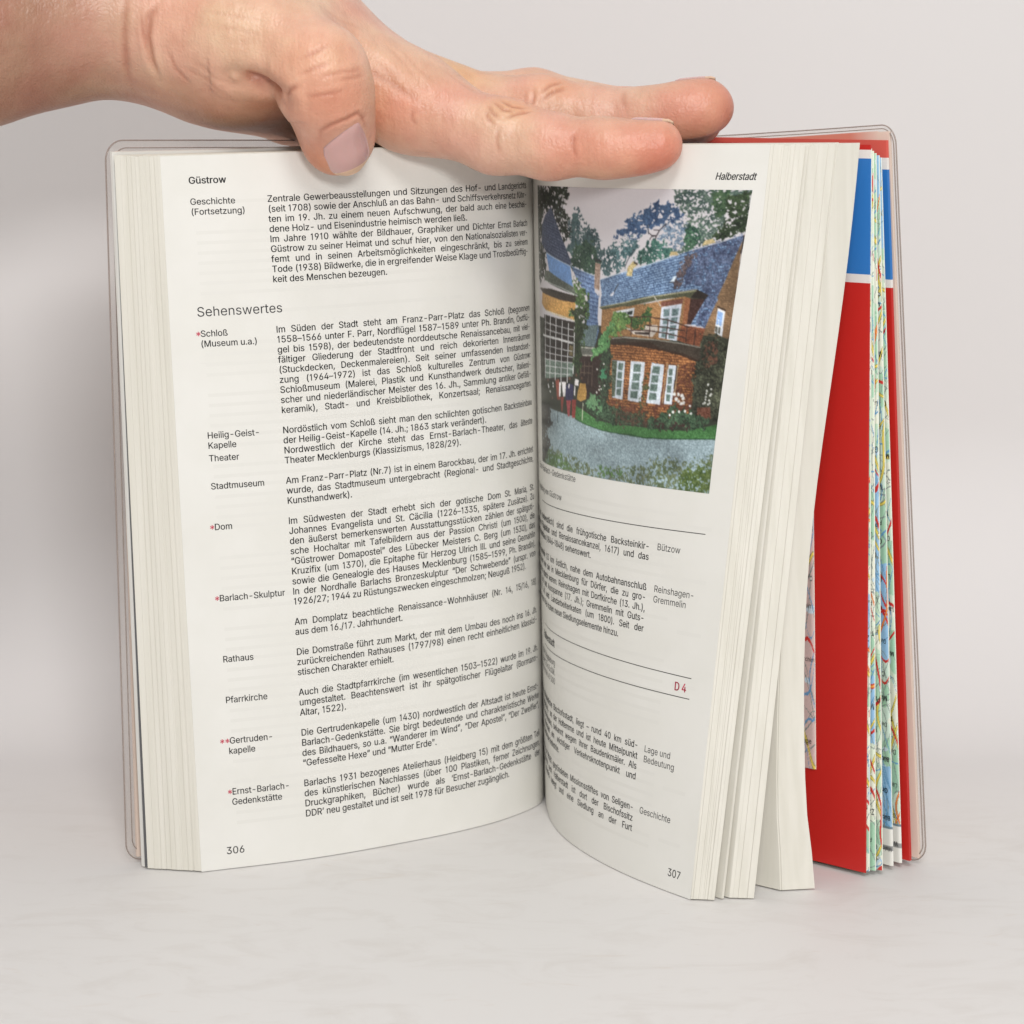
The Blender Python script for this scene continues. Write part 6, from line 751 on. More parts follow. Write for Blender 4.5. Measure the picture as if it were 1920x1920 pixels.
# right half: three fans of leaves that spread towards the board
A_B = like(RB_P, (.0125, .056, 0), (.0521, -.0441, 0)); A_T = like(RT_P, (.0085, .056, .191), (.0741, -.0215, .1917))
bundles(RB, RT, A_B, A_T, np.r_[0, .10, .22, .33, .40, .52, .60, .72, .84, 1.0], .020, 'page_block', first=.004, jit=9e-5)
T1B = like(RB_P, (.0128, .056, 0), (.0540, -.0432, 0)); T1T = like(RT_P, (.0088, .056, .191), (.0745, -.0212, .1916))
T2B = like(RB_P, (.0130, .056, 0), (.0546, -.0428, 0)); T2T = like(RT_P, (.0090, .056, .191), (.0749, -.0210, .1916))
bundles(T1B, T1T, T2B, T2T, np.array([0, 1.0]), .0, 'page_block', jit=0)
B1B = like(RB_P, (.0135, .056, 0), (.0560, -.0424, 0)); B1T = like(RT_P, (.0094, .056, .191), (.0753, -.0208, .1918))
B2B = like(RB_P, (.0165, .056, 0), (.0624, -.0429, 0)); B2T = like(RT_P, (.0124, .056, .191), (.0822, -.0172, .1920))
bundles(B1B, B1T, B2B, B2T, np.r_[0, .16, .36, .55, .74, 1.0], .020, 'page_block', jit=9e-5)
C1B = like(RB_P, (.0175, .056, 0), (.0694, -.0366, 0)); C1T = like(RT_P, (.0134, .056, .191), (.0826, -.0168, .1921))
C2B = like(RB_P, (.0210, .056, 0), (.0786, -.0352, 0)); C2T = like(RT_P, (.0164, .056, .191), (.0896, -.0122, .1923))
blockC = bundles(C1B, C1T, C2B, C2T, np.r_[0, .05, .115, 1.0], .018, 'page_block', jit=1e-4)
# these last leaves hang slightly back at a third of their height
for v in blockC.data.vertices:
    w = max(0.0, (v.co.x - .02) / .06) ** 2
    v.co.x -= .0060 * w * math.exp(-((v.co.z - .075) / .070) ** 2) - .0025 * w * math.exp(-((v.co.z) / .015) ** 2)

# ------------------------------------------------------------------ the two open pages
def page_mesh(page, label, nu=70, nv=24, lift=1.2e-4):
    U, Vv = np.meshgrid(np.linspace(0, page.L, nu), np.linspace(0, page.H, nv))
    A = page.lift(U, Vv, lift).reshape(-1, 3); B = page.lift(U, Vv, lift - 9e-5).reshape(-1, 3)
    A[:, 2] = np.maximum(A[:, 2], 2e-4); B[:, 2] = np.maximum(B[:, 2], 2e-4)
    n = nu * nv; F = grid_faces(nu, nv)
    ring = list(range(nu)) + [k*nu + nu - 1 for k in range(1, nv)] + [(nv-1)*nu + i for i in range(nu-2, -1, -1)] + [k*nu for k in range(nv-2, 0, -1)]
    m = len(ring); E = np.concatenate([A[ring], B[ring]])        # the cut edge has its own points, so the sheet shades flat up to its rim
    Ff = F + [tuple(reversed([i + n for i in f])) for f in F] + [(2*n + (k + 1) % m, 2*n + k, 2*n + m + k, 2*n + m + (k + 1) % m) for k in range(m)]
    o = part(link('open_page', np.concatenate([A, B, E]), Ff, M_PAPER, book, True))
    o['label'] = label
    return o
pageL = page_mesh(LEFT, 'left open page 306 densely printed with text')
pageR = page_mesh(RIGHT, 'right open page 307 with a colour picture of a house above text')

SZ = .00348; XS = .955; PITCH_V = .00271
def warp_left(u, v):
    t = np.clip(v / .19, 0, 1)
    return u - (1 - t) ** 1.3 * (.0035 + .03 * (u - .0294)), v - .0122 * t * (1 - t)
def line_v(i): return .01257 + i * PITCH_V + .0006

BODY = {
 0: ('Zentrale Gewerbeausstellungen und Sitzungen des Hof- und Landgerichts', 1), 1: ('(seit 1708) sowie der Anschluß an das Bahn- und Schiffsverkehrsnetz führ-', 1),
 2: ('ten im 19. Jh. zu einem neuen Aufschwung, der bald auch eine beschei-', 1), 3: ('dene Holz- und Eisenindustrie heimisch werden ließ.', 0),
 4: ('Im Jahre 1910 wählte der Bildhauer, Graphiker und Dichter Ernst Barlach', 1), 5: ('Güstrow zu seiner Heimat und schuf hier, von den Nationalsozialisten ver-', 1),
 6: ('femt und in seinen Arbeitsmöglichkeiten eingeschränkt, bis zu seinem', 1), 7: ('Tode (1938) Bildwerke, die in ergreifender Weise Klage und Trostbedürftig-', 1),
 8: ('keit des Menschen bezeugen.', 0),
 13: ('Im Süden der Stadt steht am Franz-Parr-Platz das Schloß (begonnen', 1), 14: ('1558–1566 unter F. Parr, Nordflügel 1587–1589 unter Ph. Brandin, Ostflü-', 1),
 15: ('gel bis 1598), der bedeutendste norddeutsche Renaissancebau, mit viel-', 1), 16: ('fältiger Gliederung der Stadtfront und reich dekorierten Innenräumen', 1),
 17: ('(Stuckdecken, Deckenmalereien). Seit seiner umfassenden Instandset-', 1), 18: ('zung (1964–1972) ist das Schloß kulturelles Zentrum von Güstrow:', 1),
 19: ('Schloßmuseum (Malerei, Plastik und Kunsthandwerk deutscher, italieni-', 1), 20: ('scher und niederländischer Meister des 16. Jh., Sammlung antiker Gefäß-', 1),
 21: ('keramik), Stadt- und Kreisbibliothek, Konzertsaal; Renaissancegarten.', 1),
 23: ('Nordöstlich vom Schloß sieht man den schlichten gotischen Backsteinbau', 1), 24: ('der Heilig-Geist-Kapelle (14. Jh.; 1863 stark verändert).', 0),
 25: ('Nordwestlich der Kirche steht das Ernst-Barlach-Theater, das älteste', 1), 26: ('Theater Mecklenburgs (Klassizismus, 1828/29).', 0),
 28: ('Am Franz-Parr-Platz (Nr.7) ist in einem Barockbau, der im 17. Jh. errichtet', 1), 29: ('wurde, das Stadtmuseum untergebracht (Regional- und Stadtgeschichte,', 1),
 30: ('Kunsthandwerk).', 0),
 32: ('Im Südwesten der Stadt erhebt sich der gotische Dom St. Maria, St.', 1), 33: ('Johannes Evangelista und St. Cäcilia (1226–1335, spätere Zusätze). Zu', 1),
 34: ('den äußerst bemerkenswerten Ausstattungsstücken zählen der spätgoti-', 1), 35: ('sche Hochaltar mit Tafelbildern aus der Passion Christi (um 1500), die', 1),
 36: ('“Güstrower Domapostel” des Lübecker Meisters C. Berg (um 1530), das', 1), 37: ('Kruzifix (um 1370), die Epitaphe für Herzog Ulrich III. und seine Gemahlin', 1),
 38: ('sowie die Genealogie des Hauses Mecklenburg (1585–1599, Ph. Brandin).', 1), 39: ('In der Nordhalle Barlachs Bronzeskulptur “Der Schwebende” (urspr. von', 1),
 40: ('1926/27; 1944 zu Rüstungszwecken eingeschmolzen; Neuguß 1952).', 0),
 42: ('Am Domplatz beachtliche Renaissance-Wohnhäuser (Nr. 14, 15/16, 18)', 1), 43: ('aus dem 16./17. Jahrhundert.', 0),
 45: ('Die Domstraße führt zum Markt, der mit dem Umbau des noch ins 16. Jh.', 1), 46: ('zurückreichenden Rathauses (1797/98) einen recht einheitlichen klassizi-', 1),
 47: ('stischen Charakter erhielt.', 0),
 49: ('Auch die Stadtpfarrkirche (im wesentlichen 1503–1522) wurde im 19. Jh.', 1), 50: ('umgestaltet. Beachtenswert ist ihr spätgotischer Flügelaltar (Bormann-', 1),
 51: ('Altar, 1522).', 0),
 53: ('Die Gertrudenkapelle (um 1430) nordwestlich der Altstadt ist heute Ernst-', 1), 54: ('Barlach-Gedenkstätte. Sie birgt bedeutende und charakteristische Werke', 1),
 55: ('des Bildhauers, so u.a. “Wanderer im Wind”, “Der Apostel”, “Der Zweifler”,', 1), 56: ('“Gefesselte Hexe” und “Mutter Erde”.', 0),
 58: ('Barlachs 1931 bezogenes Atelierhaus (Heidberg 15) mit dem größten Teil', 1), 59: ('des künstlerischen Nachlasses (über 100 Plastiken, ferner Zeichnungen,', 1),
 60: ('Druckgraphiken, Bücher) wurde als ‘Ernst-Barlach-Gedenkstätte der', 1), 61: ('DDR’ neu gestaltet und ist seit 1978 für Besucher zugänglich.', 0)}
SIDE = {0: 'Geschichte', 1: '(Fortsetzung)', 13: '*Schloß', 14: '(Museum u.a.)', 23: 'Heilig-Geist-', 24: 'Kapelle', 25.25: 'Theater', 28: 'Stadtmuseum',
        32: '*Dom', 39: '*Barlach-Skulptur', 45: 'Rathaus', 49: 'Pfarrkirche', 53: '**Gertruden-', 54: 'kapelle', 58: '*Ernst-Barlach-', 59: 'Gedenkstätte'}
U_BODY, U_END, U_SIDE = .0294, .1120, .0094
def paragraph_groups(keys, step):
    out = []
    for k in sorted(keys):
        if out and k - out[-1][-1] < step: out[-1].append(k)
        else: out.append([k])
    return out
BREAKS = (4, 25)                       # paragraphs that follow without a blank line
groups = []
for g in paragraph_groups(BODY, 1.5):
    for k in g:
        if k in BREAKS or k == g[0]: groups.append([])
        groups[-1].append(k)
for g in groups:
    pr = Print()
    for i in g:
        t, just = BODY[i]; pr.text(t, U_BODY, line_v(i), SZ, XS, bold=3.8e-5, width=(U_END - U_BODY) if just else None)
    part(pr.build('paragraph', LEFT, M_INK, pageL, warp_left))
for g in ([0, 1], [13, 14], [23, 24], [25.25], [28], [32], [39], [45], [49], [53, 54], [58, 59]):
    pr = Print()
    for i in g:
        t = SIDE[i]; back = .0030 if t.startswith('**') else (.0015 if t.startswith('*') else 0)
        pr.text(t, U_SIDE - back * .8, line_v(i), SZ * .95, XS, bold=3.0e-5)
    part(pr.build('margin_note', LEFT, [M_INK, M_RED_INK], pageL, warp_left))
pr = Print(); pr.text('Güstrow', U_SIDE, line_v(-2) - .0002, SZ * 1.03, .98, bold=6e-5)
part(pr.build('running_head', LEFT, M_INK, pageL, warp_left))
pr = Print(); pr.text('Sehenswertes', U_SIDE - .0004, line_v(11), SZ * 1.42, .98)
part(pr.build('heading', LEFT, M_INK, pageL, warp_left))
pr = Print(); pr.text('306', .0070, .1857, SZ * 1.12, .98, bold=2e-5)
part(pr.build('page_number', LEFT, M_INK, pageL, None))
# print of the other side showing faintly through the thin paper
pr = Print()
for i in range(62):
    if i in (12, 13, 25, 34, 41): continue
    if rng.random() < .9:
        pr.rule(U_SIDE + .001, U_SIDE + .0745 if rng.random() < .8 else U_SIDE + .05, line_v(i) - .0006, line_v(i) - .0006, .0009, n=24)
for i in (0, 2, 5, 13, 20, 33, 40, 52): pr.rule(.098, .112, line_v(i), line_v(i), .001, n=10)
pr.rule(.0088, .018, line_v(15.6), line_v(15.6), .00022, n=8)
part(pr.build('show_through', LEFT, M_GHOST, pageL, warp_left, lift=1.32e-4))

# right page
U_R = .0850
RLINES = [(.1030, 'In Bützow (12 km nordwestlich) sind die frühgotische Backsteinkir-', None), (.1057, 'che (mit gotischem Flügelaltar und Renaissancekanzel, 1617) und das', None), (.1085, 'ehemalige Krummhaus (1846–1848) sehenswert.', .0608),
          (.1136, 'In Reinshagen-Gremmelin (13 km östlich, nahe dem Autobahnanschluß', None), (.1163, 'sind zwei der Bauten, wie sie in Mecklenburg für Dörfer, die zu gro-', None), (.1191, 'ßen Gütern gehörten, typisch waren: Reinshagen mit Dorfkirche (13. Jh.),', None),
          (.1218, 'Pfarrhaus (17./18. Jh.) und Ausspanne (17. Jh.); Gremmelin mit Guts-', None), (.1245, 'haus (19. bis 20. Jh.) und Landarbeiterkaten (um 1800). Seit der', None), (.1274, 'Bodenreform nach 1945 traten neue Siedlungselemente hinzu.', .0742),
          (.1552, 'Halberstadt, die mittelalterliche Bischofsstadt, liegt – rund 40 km süd-', None), (.158, 'westlich von Magdeburg – an der Holtemme und ist heute Mittelpunkt', None), (.1607, 'des nördlichen Harzvorlandes, bekannt wegen ihrer Baudenkmäler. Als', None),
          (.1635, 'Kreisstadt ist Halberstadt ein wichtiger Verkehrsknotenpunkt und', None), (.1663, 'bedeutender Standort der Industrie.', .0440),
          (.1718, 'Aus der Zeit des um 780/81 gegründeten Missionsstiftes von Seligen-', None), (.1746, 'stadt bei Osterwieck nach Halberstadt ist dort der Bischofssitz', None), (.1773, 'seit 804/827 urkundlich belegt und eine Siedlung an der Furt', None)]
for lo, hi in ((.10, .109), (.11, .13), (.15, .167), (.17, .18)):
    pr = Print()
    for v, t, end in RLINES:
        if not lo < v < hi: continue
        ue = (end if end else U_R - (.0012 if v < .13 else 0))
        w = text_width(t, SZ, XS)
        uw = max(w, .0826) if end is None else w
        pr.text(t, ue - uw, v + .0006, SZ, XS, bold=3.8e-5, width=uw if end is None else None)
    part(pr.build('paragraph', RIGHT, M_INK, pageR))
pr = Print()
for v, t in ((.1425, 'Bezirk: Magdeburg'), (.1452, 'Höhe: 125 m ü.d.M.'), (.1478, 'Einwohnerzahl: 47 000')):
    pr.text(t, .0405 - text_width(t, SZ, XS), v + .0006, SZ, XS)
part(pr.build('paragraph', RIGHT, M_INK, pageR))
for note in (((.1027, 'Bützow'),), ((.1136, 'Reinshagen-'), (.1163, 'Gremmelin')), ((.1555, 'Lage und'), (.1582, 'Bedeutung')), ((.1718, 'Geschichte'),)):
    pr = Print()
    for v, t in note: pr.text(t, .0874 - (.0010 if v < .13 else 0), v + .0006, SZ * .97, XS)
    part(pr.build('margin_note', RIGHT, M_INK, pageR))
pr = Print(); pr.text('Halberstadt', .0948, .0087, SZ * 1.0, .86, bold=5e-5, slant=.21)
part(pr.build('running_head', RIGHT, M_INK, pageR))
for nm, t, ue, v in (('caption', 'Ernst-Barlach-Gedenkstätte', .0526, .0891), ('heading', 'Umgebung von Güstrow', .0452, .0952)):
    pr = Print(); pr.text(t, ue - text_width(t, SZ * .95, XS), v + .0006, SZ * .95, XS)
    part(pr.build(nm, RIGHT, M_INK, pageR))
pr = Print(); t = 'Halberstadt'; pr.text(t, .0402 - text_width(t, SZ * 1.2, .95), .1378, SZ * 1.2, .95, bold=8e-5)
part(pr.build('heading', RIGHT, M_INK, pageR))
for v0, v1 in ((.0985, .0975), (.1336, .1344), (.1397, .1397)):
    pr = Print(); pr.rule(.027, .1018, v0, v1, .00020)
    part(pr.build('rule_line', RIGHT, M_INK, pageR))
pr = Print(); pr.text('D 4', .0963, .1382, SZ * 1.22, .86, bold=8e-5)
part(pr.build('map_reference', RIGHT, M_RED_INK, pageR))
pr = Print(); pr.text('307', .1000, .1858, SZ * 1.12, .92, bold=2e-5)
part(pr.build('page_number', RIGHT, M_INK, pageR))
pr = Print()
for i in range(33):
    v = .0935 + i * PITCH_V
    if i in (2, 12, 13, 21): continue
    pr.rule(.034, .092 if rng.random() < .8 else .07, v, v, .0009, n=24)
    if i % 5 == 1: pr.rule(.0955, .1035, v, v, .001, n=8)
part(pr.build('show_through', RIGHT, M_GHOST, pageR, None, lift=1.32e-4))

# the colour picture, printed on the paper of the right page
PW, PH = 300, 330
rgb = paint_picture(PW, PH)
s_, t_ = np.meshgrid((np.arange(PW)) / (PW - 1), (np.arange(PH)) / (PH - 1))
uR = .1017 + .0038 * (1 - t_) ** 1.5
uu = .0285 + s_ * (uR - .0285); vv = .0112 + t_ * (.0872 - .0112)
pic = part(link('printed_picture', RIGHT.lift(uu, vv, 1.6e-4).reshape(-1, 3), grid_faces(PW, PH), M_PICTURE, pageR, True))
color_points(pic.data, rgb.reshape(-1, 3))
pic['label'] = 'colour picture of a brick house with blue tiled roofs, trees and a gravel drive'

# ------------------------------------------------------------------ covers and clear plastic jacket
class Cover:
    """a cover leaf; u from fore edge to spine, v down"""
    def __init__(s, B, T):
        s.p = Page(Curve(B), Curve(T), .193); s.L = s.p.L
    def at(s, u, v, h=0.0): return s.p.lift(u, v, h)

def cover_board(cv, u0, v0, v1, th, m, name, parent, nu=30, nv=10, label=None):
    U, V = np.meshgrid(np.linspace(u0, cv.L, nu), np.linspace(v0, v1, nv))
    A = cv.at(U, V, -th / 2).reshape(-1, 3); B = cv.at(U, V, th / 2).reshape(-1, 3)
    n = nu * nv; F = grid_faces(nu, nv); Fa = F + [tuple(reversed([i + n for i in f])) for f in F]
    ring = list(range(nu)) + [k*nu + nu - 1 for k in range(1, nv)] + [(nv-1)*nu + i for i in range(nu-2, -1, -1)] + [k*nu for k in range(nv-2, 0, -1)]
    Fa += [(b, a, a + n, b + n) for a, b in zip(ring, ring[1:] + ring[:1])]
    o = part(link(name, np.concatenate([A, B]), Fa, m, parent, False))
    if label: o['label'] = label
    return o

def rim_path(cv, off, r, vb, vt=0.0):
    """path in (u, v) round the free sides of a cover: top edge, fore edge, bottom edge"""
    P = []
    us = np.linspace(cv.L, off + r, 40); P += [(u, vt + off) for u in us]
    for k in range(1, 12):
        a = k / 12 * math.pi / 2; P.append((off + r - r * math.sin(a), vt + off + r - r * math.cos(a)))
    P += [(off, v) for v in np.linspace(vt + off + r, vb - off - r, 50)]
    for k in range(1, 12):
        a = k / 12 * math.pi / 2; P.append((off + r - r * math.cos(a), vb - off - r + r * math.sin(a)))
    P += [(u, vb - off) for u in np.linspace(off + r, cv.L, 40)]
    return np.array(P)

def bead(cv, path, a, b, m, name, parent, h0=0.0, ns=10):
    """welded rim: flattened tube of half-widths a (in the plane) and b (across it)"""
    P = path; T = np.gradient(P, axis=0); T /= np.linalg.norm(T, axis=1, keepdims=True); N = np.stack([T[:, 1], -T[:, 0]], 1)
    V = []
    for k in range(ns):
        t = 2 * math.pi * k / ns
        q = P + N * a * math.cos(t)
        V.append(cv.at(q[:, 0], q[:, 1], h0 + b * math.sin(t)))
    V = np.stack(V, 1).reshape(-1, 3); n = len(P); F = []
    for i in range(n - 1):
        for k in range(ns):
            k2 = (k + 1) % ns; F.append((i*ns + k, i*ns + k2, (i+1)*ns + k2, (i+1)*ns + k))
    F += [tuple(range(ns)), tuple(reversed(range((n-1)*ns, n*ns)))]
    return part(link(name, V, F, m, parent, True))

CL = Cover([(-.1040, -.0160, .0004), (-.062, .017, .0004), (-.030, .045, .0004), (-.0095, .068, .0004)],
           [(-.1034, -.0185, .1932), (-.066, .013, .1925), (-.0385, .037, .1918), (-.0135, .068, .1915)])
CR = Cover([(.1116, -.0172, .0004), (.082, .012, .0004), (.052, .042, .0004), (.030, .068, .0004)],
           [(.1000, -.0010, .1970), (.0751, .024, .1946), (.0494, .047, .1926), (.028, .068, .1920)])
# normals of the page-type lift point at the viewer for u running left to right; the right cover runs the other way
def seal(cv, gap, lining, lab):
    b = cover_board(cv, gap + .0012, gap + .0008, .1915, .0010, lining, 'cover_board', book, label=lab)
    j = None
    s = bead(cv, rim_path(cv, .0004, .0052, .193), .00017, .00028, M_VINYL_SEAM, 'jacket_rim', book)
    s2 = bead(cv, rim_path(cv, gap, .0044, .193), .00013, .00028, M_VINYL_SEAM, 'jacket_seam', book)
    # clear strip between the two weld lines
    P1, P2 = rim_path(cv, .0006, .0050, .193), rim_path(cv, gap + .0016, .0034, .193)
    n = len(P1); V = np.concatenate([cv.at(P[:, 0], P[:, 1], h) for h in (-.00018, .00018) for P in (P1, P2)])
    F = []
    for i in range(n - 1):
        F += [(i, i + 1, n + i + 1, n + i), (2*n + i, 3*n + i, 3*n + i + 1, 2*n + i + 1), (i, 2*n + i, 2*n + i + 1, i + 1), (n + i, n + i + 1, 3*n + i + 1, 3*n + i)]
    part(link('jacket_sheet', V, F, M_VINYL, book, True))
seal(CL, .0023, M_LINING, 'front cover lined in pale beige')
seal(CR, .0013, M_LINING, 'back cover lined in cream')
# spine between the two covers
sp = Page(Curve([(-.0095, .0685, .0004), (.002, .0735, .0004), (.018, .0735, .0004), (.030, .0685, .0004)]), Curve([(-.0135, .0685, .1885), (.0, .0735, .1885), (.014, .0735, .1885), (.028, .0685, .1885)]), .1885)
V, F = sheet_grid(sp, 0, sp.L, 16, 6); part(link('spine', V, F, M_LINING, book, True))
# salmon upper strip of the back lining behind the leaves, and the red head of the board below it
M_FLAP = vcol_mat('salmon_flap', 0.5)
us = np.r_[np.linspace(.0060, .0180, 20), np.linspace(.022, CR.L, 12)]
U, V = np.meshgrid(us, np.linspace(.0019, .0075, 3))
flap = part(link('flap', CR.at(U, V, -.0009).reshape(-1, 3), grid_faces(len(us), 3), M_FLAP, book, True))
k_ = np.clip((U.ravel() - .006) / .011, 0, 1)[:, None]
color_points(flap.data, np.array(srgb(234, 213, 198)[:3]) * (1 - k_) + np.array(srgb(224, 142, 122)[:3]) * k_)

# ------------------------------------------------------------------ folded road map tucked inside the back cover
M_MAP = vcol_mat('map_print', 0.5)
M_MAP_RED = mat('map_cover_red', srgb(196, 38, 32), 0.42)
M_MAP_BLUE = mat('map_cover_blue', srgb(48, 118, 190), 0.38)
M_MAP_WHITE = mat('map_cover_white', srgb(232, 226, 220), 0.45)
M_MAP_INK = mat('map_ink', srgb(46, 46, 44), 0.5)
M_MAP_HEAD = mat('map_cover_head', srgb(216, 92, 80), 0.45)
road_map = empty('folded_map', (.08, .02, 0))
tag(road_map, 'folded road map with a red and blue cover, tucked inside the back of the guidebook', 'map')
MOFF = Vector((-.08, -.02, 0))
def mpart(o):
    o.location = MOFF if o.parent == road_map else (0, 0, 0)
    return o

def banded(a_b, a_t, back, zt, bands, name, w=.06, th=.0004, parent=road_map, bow=.0):
    """upright panel: fore-edge foot a_b and head a_t, running back along 'back'; bands = [(z_low, z_high, material index)]"""
    bag = Bag(); nb = 14
    for (z0, z1, mi) in bands:
        s = np.linspace(0, 1, nb); zs = np.linspace(z0, z1, 5)
        S, Z = np.meshgrid(s, zs); q = Z / zt
        base = np.array(a_b)[None, None, :] * (1 - q[..., None]) + np.array(a_t)[None, None, :] * q[..., None]
        X = base[..., 0] + back[0] * S * w; Y = base[..., 1] + back[1] * S * w
        bx, by = back[1], -back[0]
        k = bow * np.sin(S * math.pi)
        A = np.stack([X + bx * k, Y + by * k, Z], -1).reshape(-1, 3); B = A + np.array([-by * 0 + th * .7, th * .7, 0])
        n = len(A); F = grid_faces(nb, 5)
        ring = list(range(nb)) + [j*nb + nb - 1 for j in range(1, 5)] + [4*nb + i for i in range(nb-2, -1, -1)] + [j*nb for j in range(3, 0, -1)]
        F = [tuple(f) for f in F] + [tuple(reversed([i + n for i in f])) for f in F] + [(b, a, a + n, b + n) for a, b in zip(ring, ring[1:] + ring[:1])]
        bag.add(np.concatenate([A, B]), F, mi)
    return mpart(bag.build(name, [M_MAP_RED, M_MAP_BLUE, M_MAP_WHITE, M_MAP_HEAD], parent, False))

BK = np.array([-.77, .64])
front = banded((.0936, -.0256), (.0920, -.0105), BK, .1915,
               [(.0012, .1562, 0), (.1562, .1584, 2), (.1584, .1880, 1), (.1880, .1902, 2), (.1902, .1915, 0)], 'map_cover')
front['label'] = 'front cover of the map, blue above and red below a white band'

# printed map sheets: a colour raster of fields, woods, water, roads, bent into the folds
def paint_map(W, H, seed, base, lakes=2, pinkish=False):
    r = np.random.default_rng(seed)
    n1, n2 = value_noise(W, H, 34, r), value_noise(W, H, 11, r)
    img = np.empty((H, W, 3)); img[:] = base
    if not pinkish:
        img[n1 > .54] = (164, 204, 174); img[(n1 < .30)] = (224, 226, 208); img[(n2 > .84) & (n1 > .45)] = (160, 200, 168)
    img[(n2 < .10)] = (196, 216, 226)
    Y, X = np.mgrid[0:H, 0:W].astype(float)
    for _ in range(lakes):
        cy = r.uniform(0, H); hh = r.uniform(.03, .07) * H
        img[np.abs(Y - cy + (n1 - .5) * 14) < hh] = (146, 188, 220)
    def stroke(c, wd, edge=None):
        a, b, f, ph, am = r.uniform(-.2, 1.2) * W, r.uniform(0, H), r.uniform(.02, .09), r.uniform(0, 6), r.uniform(3, 9)
        sl = r.uniform(-2.2, 2.2)
        d = np.abs(Y - b - sl * (X - a) - am * np.sin(f * X * 3 + ph)) / math.sqrt(1 + sl * sl)
        if r.random() < .4: d = np.abs(X - a - am * np.sin(f * Y + ph) - (Y - b) * .15 * sl)
        if edge is not None: img[d < wd + 1.0] = edge
        img[d < wd] = c
    for _ in range(max(4, H // 15)): stroke((128, 140, 136), .55)
    for _ in range(max(3, H // 30)): stroke((96, 150, 190), .7)
    for _ in range(max(3, H // 60)): stroke((224, 202, 90), 1.2, (150, 144, 80))
    for _ in range(max(2, H // 85)): stroke((196, 48, 40), 1.6)
    for _ in range(max(1, H // 200)): stroke((236, 160, 70), .7, (196, 70, 50))
    for _ in range(H // 12):
        cx, cy = r.uniform(0, W), r.uniform(0, H); d = np.hypot(X - cx, Y - cy)
        img[d < 2.3] = (90, 96, 92); img[d < 1.4] = (240, 240, 232)
    img += (r.random((H, W, 1)) - .5) * 10
    img = np.clip(img, 5, 250) / 255
    return np.where(img <= .04045, img / 12.92, ((img + .055) / 1.055) ** 2.4)

WORDS = ['Marlow', 'Tessin', 'Laage', 'Bützow', 'Grevesm', 'Plau', 'Goldberg', 'Krakow', 'Teterow', 'Waren', 'Malchow', 'Lübz', 'Parchim', 'Crivitz', 'Gnoien', 'Demmin', 'Rehna', 'Gadeb', 'Zarrent', 'Wittenb']
def map_sheet(a_b, a_t, w, seed, zt, base, lakes, back=BK, z0=.0015, flip=True, bowl=0.0, white_foot=False, words=22, nw=0, nh=860, pink=False, parent=road_map, name='map_sheet'):
    # fine columns along the visible fold, coarse ones behind
    cols = np.r_[np.linspace(0, .008, 42)[:-1], np.linspace(.008, w, 8)] / w; nw = len(cols)
    S, Q = np.meshgrid(cols, np.linspace(0, 1, nh))
    Z = z0 + (zt - z0) * (1 - Q); q = (Z / .19)[..., None]
    base_p = np.array(a_b) * (1 - q) + np.array(a_t) * q
    k = bowl * np.sin(S * math.pi)
    def pos(S, Q):
        S = np.asarray(S, float); Q = np.asarray(Q, float)
        Z = z0 + (zt - z0) * (1 - Q); q = (Z / .19)[..., None]
        bp = np.array(a_b) * (1 - q) + np.array(a_t) * q
        k = bowl * np.sin(S * math.pi)
        # the fold is rounded: the sheet turns away over the last millimetre
        e = np.clip(1 - S * w / .0016, 0, 1) ** 2 * .0007
        return np.stack([bp[..., 0] + back[0] * S * w + back[1] * k + .75 * e * 0, bp[..., 1] + back[1] * S * w - back[0] * k + e, Z], -1)
    # place names
    r = np.random.default_rng(seed + 70)
    P = Print(); zt_ = zt - z0
    for j in range(words):
        t = WORDS[r.integers(len(WORDS))]; sz = r.choice([.0026, .0031, .0023])
        v = (j + r.uniform(.1, .8)) / words * zt_ * .93 + .004
        # u measured backwards from the fore edge so that words run off the fold
        u = r.uniform(.0002, .0022)
        if flip: P.text(t, u, v, sz, .85, bold=4e-5 if r.random() < .4 else 0)
        else: P.text(t, u, v, sz, .85)
    pts = np.array(P.P); uu = pts[:, 0]; vv_ = pts[:, 1]
    if flip:  # upside-down lettering: text turned by half a turn in the plane of the sheet
        V2 = pos(np.clip(uu / w, 0.0, 1), np.clip(1 - (vv_ / zt_), 0, 1))
    else:
        V2 = pos(np.clip((.0075 - uu) / w, 0, 1), np.clip(vv_ / zt_, 0, 1))
    nrm = np.array([-back[1], back[0], 0]); nrm = nrm if nrm[1] < 0 else -nrm
    V2 = V2 + nrm * 1.0e-4 + np.array([0, -1.0e-4, 0])
    # the sheet and its lettering are one printed mesh
    V = pos(S, Q).reshape(-1, 3); F = grid_faces(nw, nh)
    o = mpart(link(name, np.concatenate([V, V2]), F + [tuple(i + len(V) for i in f) for f in P.F], None, parent, True, [M_MAP, M_MAP_INK], [0] * len(F) + [1] * len(P.F)))
    full = paint_map(int(w / .00020), nh, seed, base, lakes, pink)
    c = full[:, np.clip((cols * (full.shape[1] - 1)).round().astype(int), 0, full.shape[1] - 1)].copy()
    c[:, :2] = srgb(226, 228, 214)[:3]
    if white_foot:
        f = (Q > .945); c[f] = srgb(232, 230, 222)[:3]
        c[(Q > .972) & (Q < .978)] = srgb(150, 150, 148)[:3]; c[(Q > .944) & (Q < .947)] = srgb(110, 130, 140)[:3]
    color_points(o.data, np.concatenate([c.reshape(-1, 3), np.zeros((len(V2), 3))]))
    return o

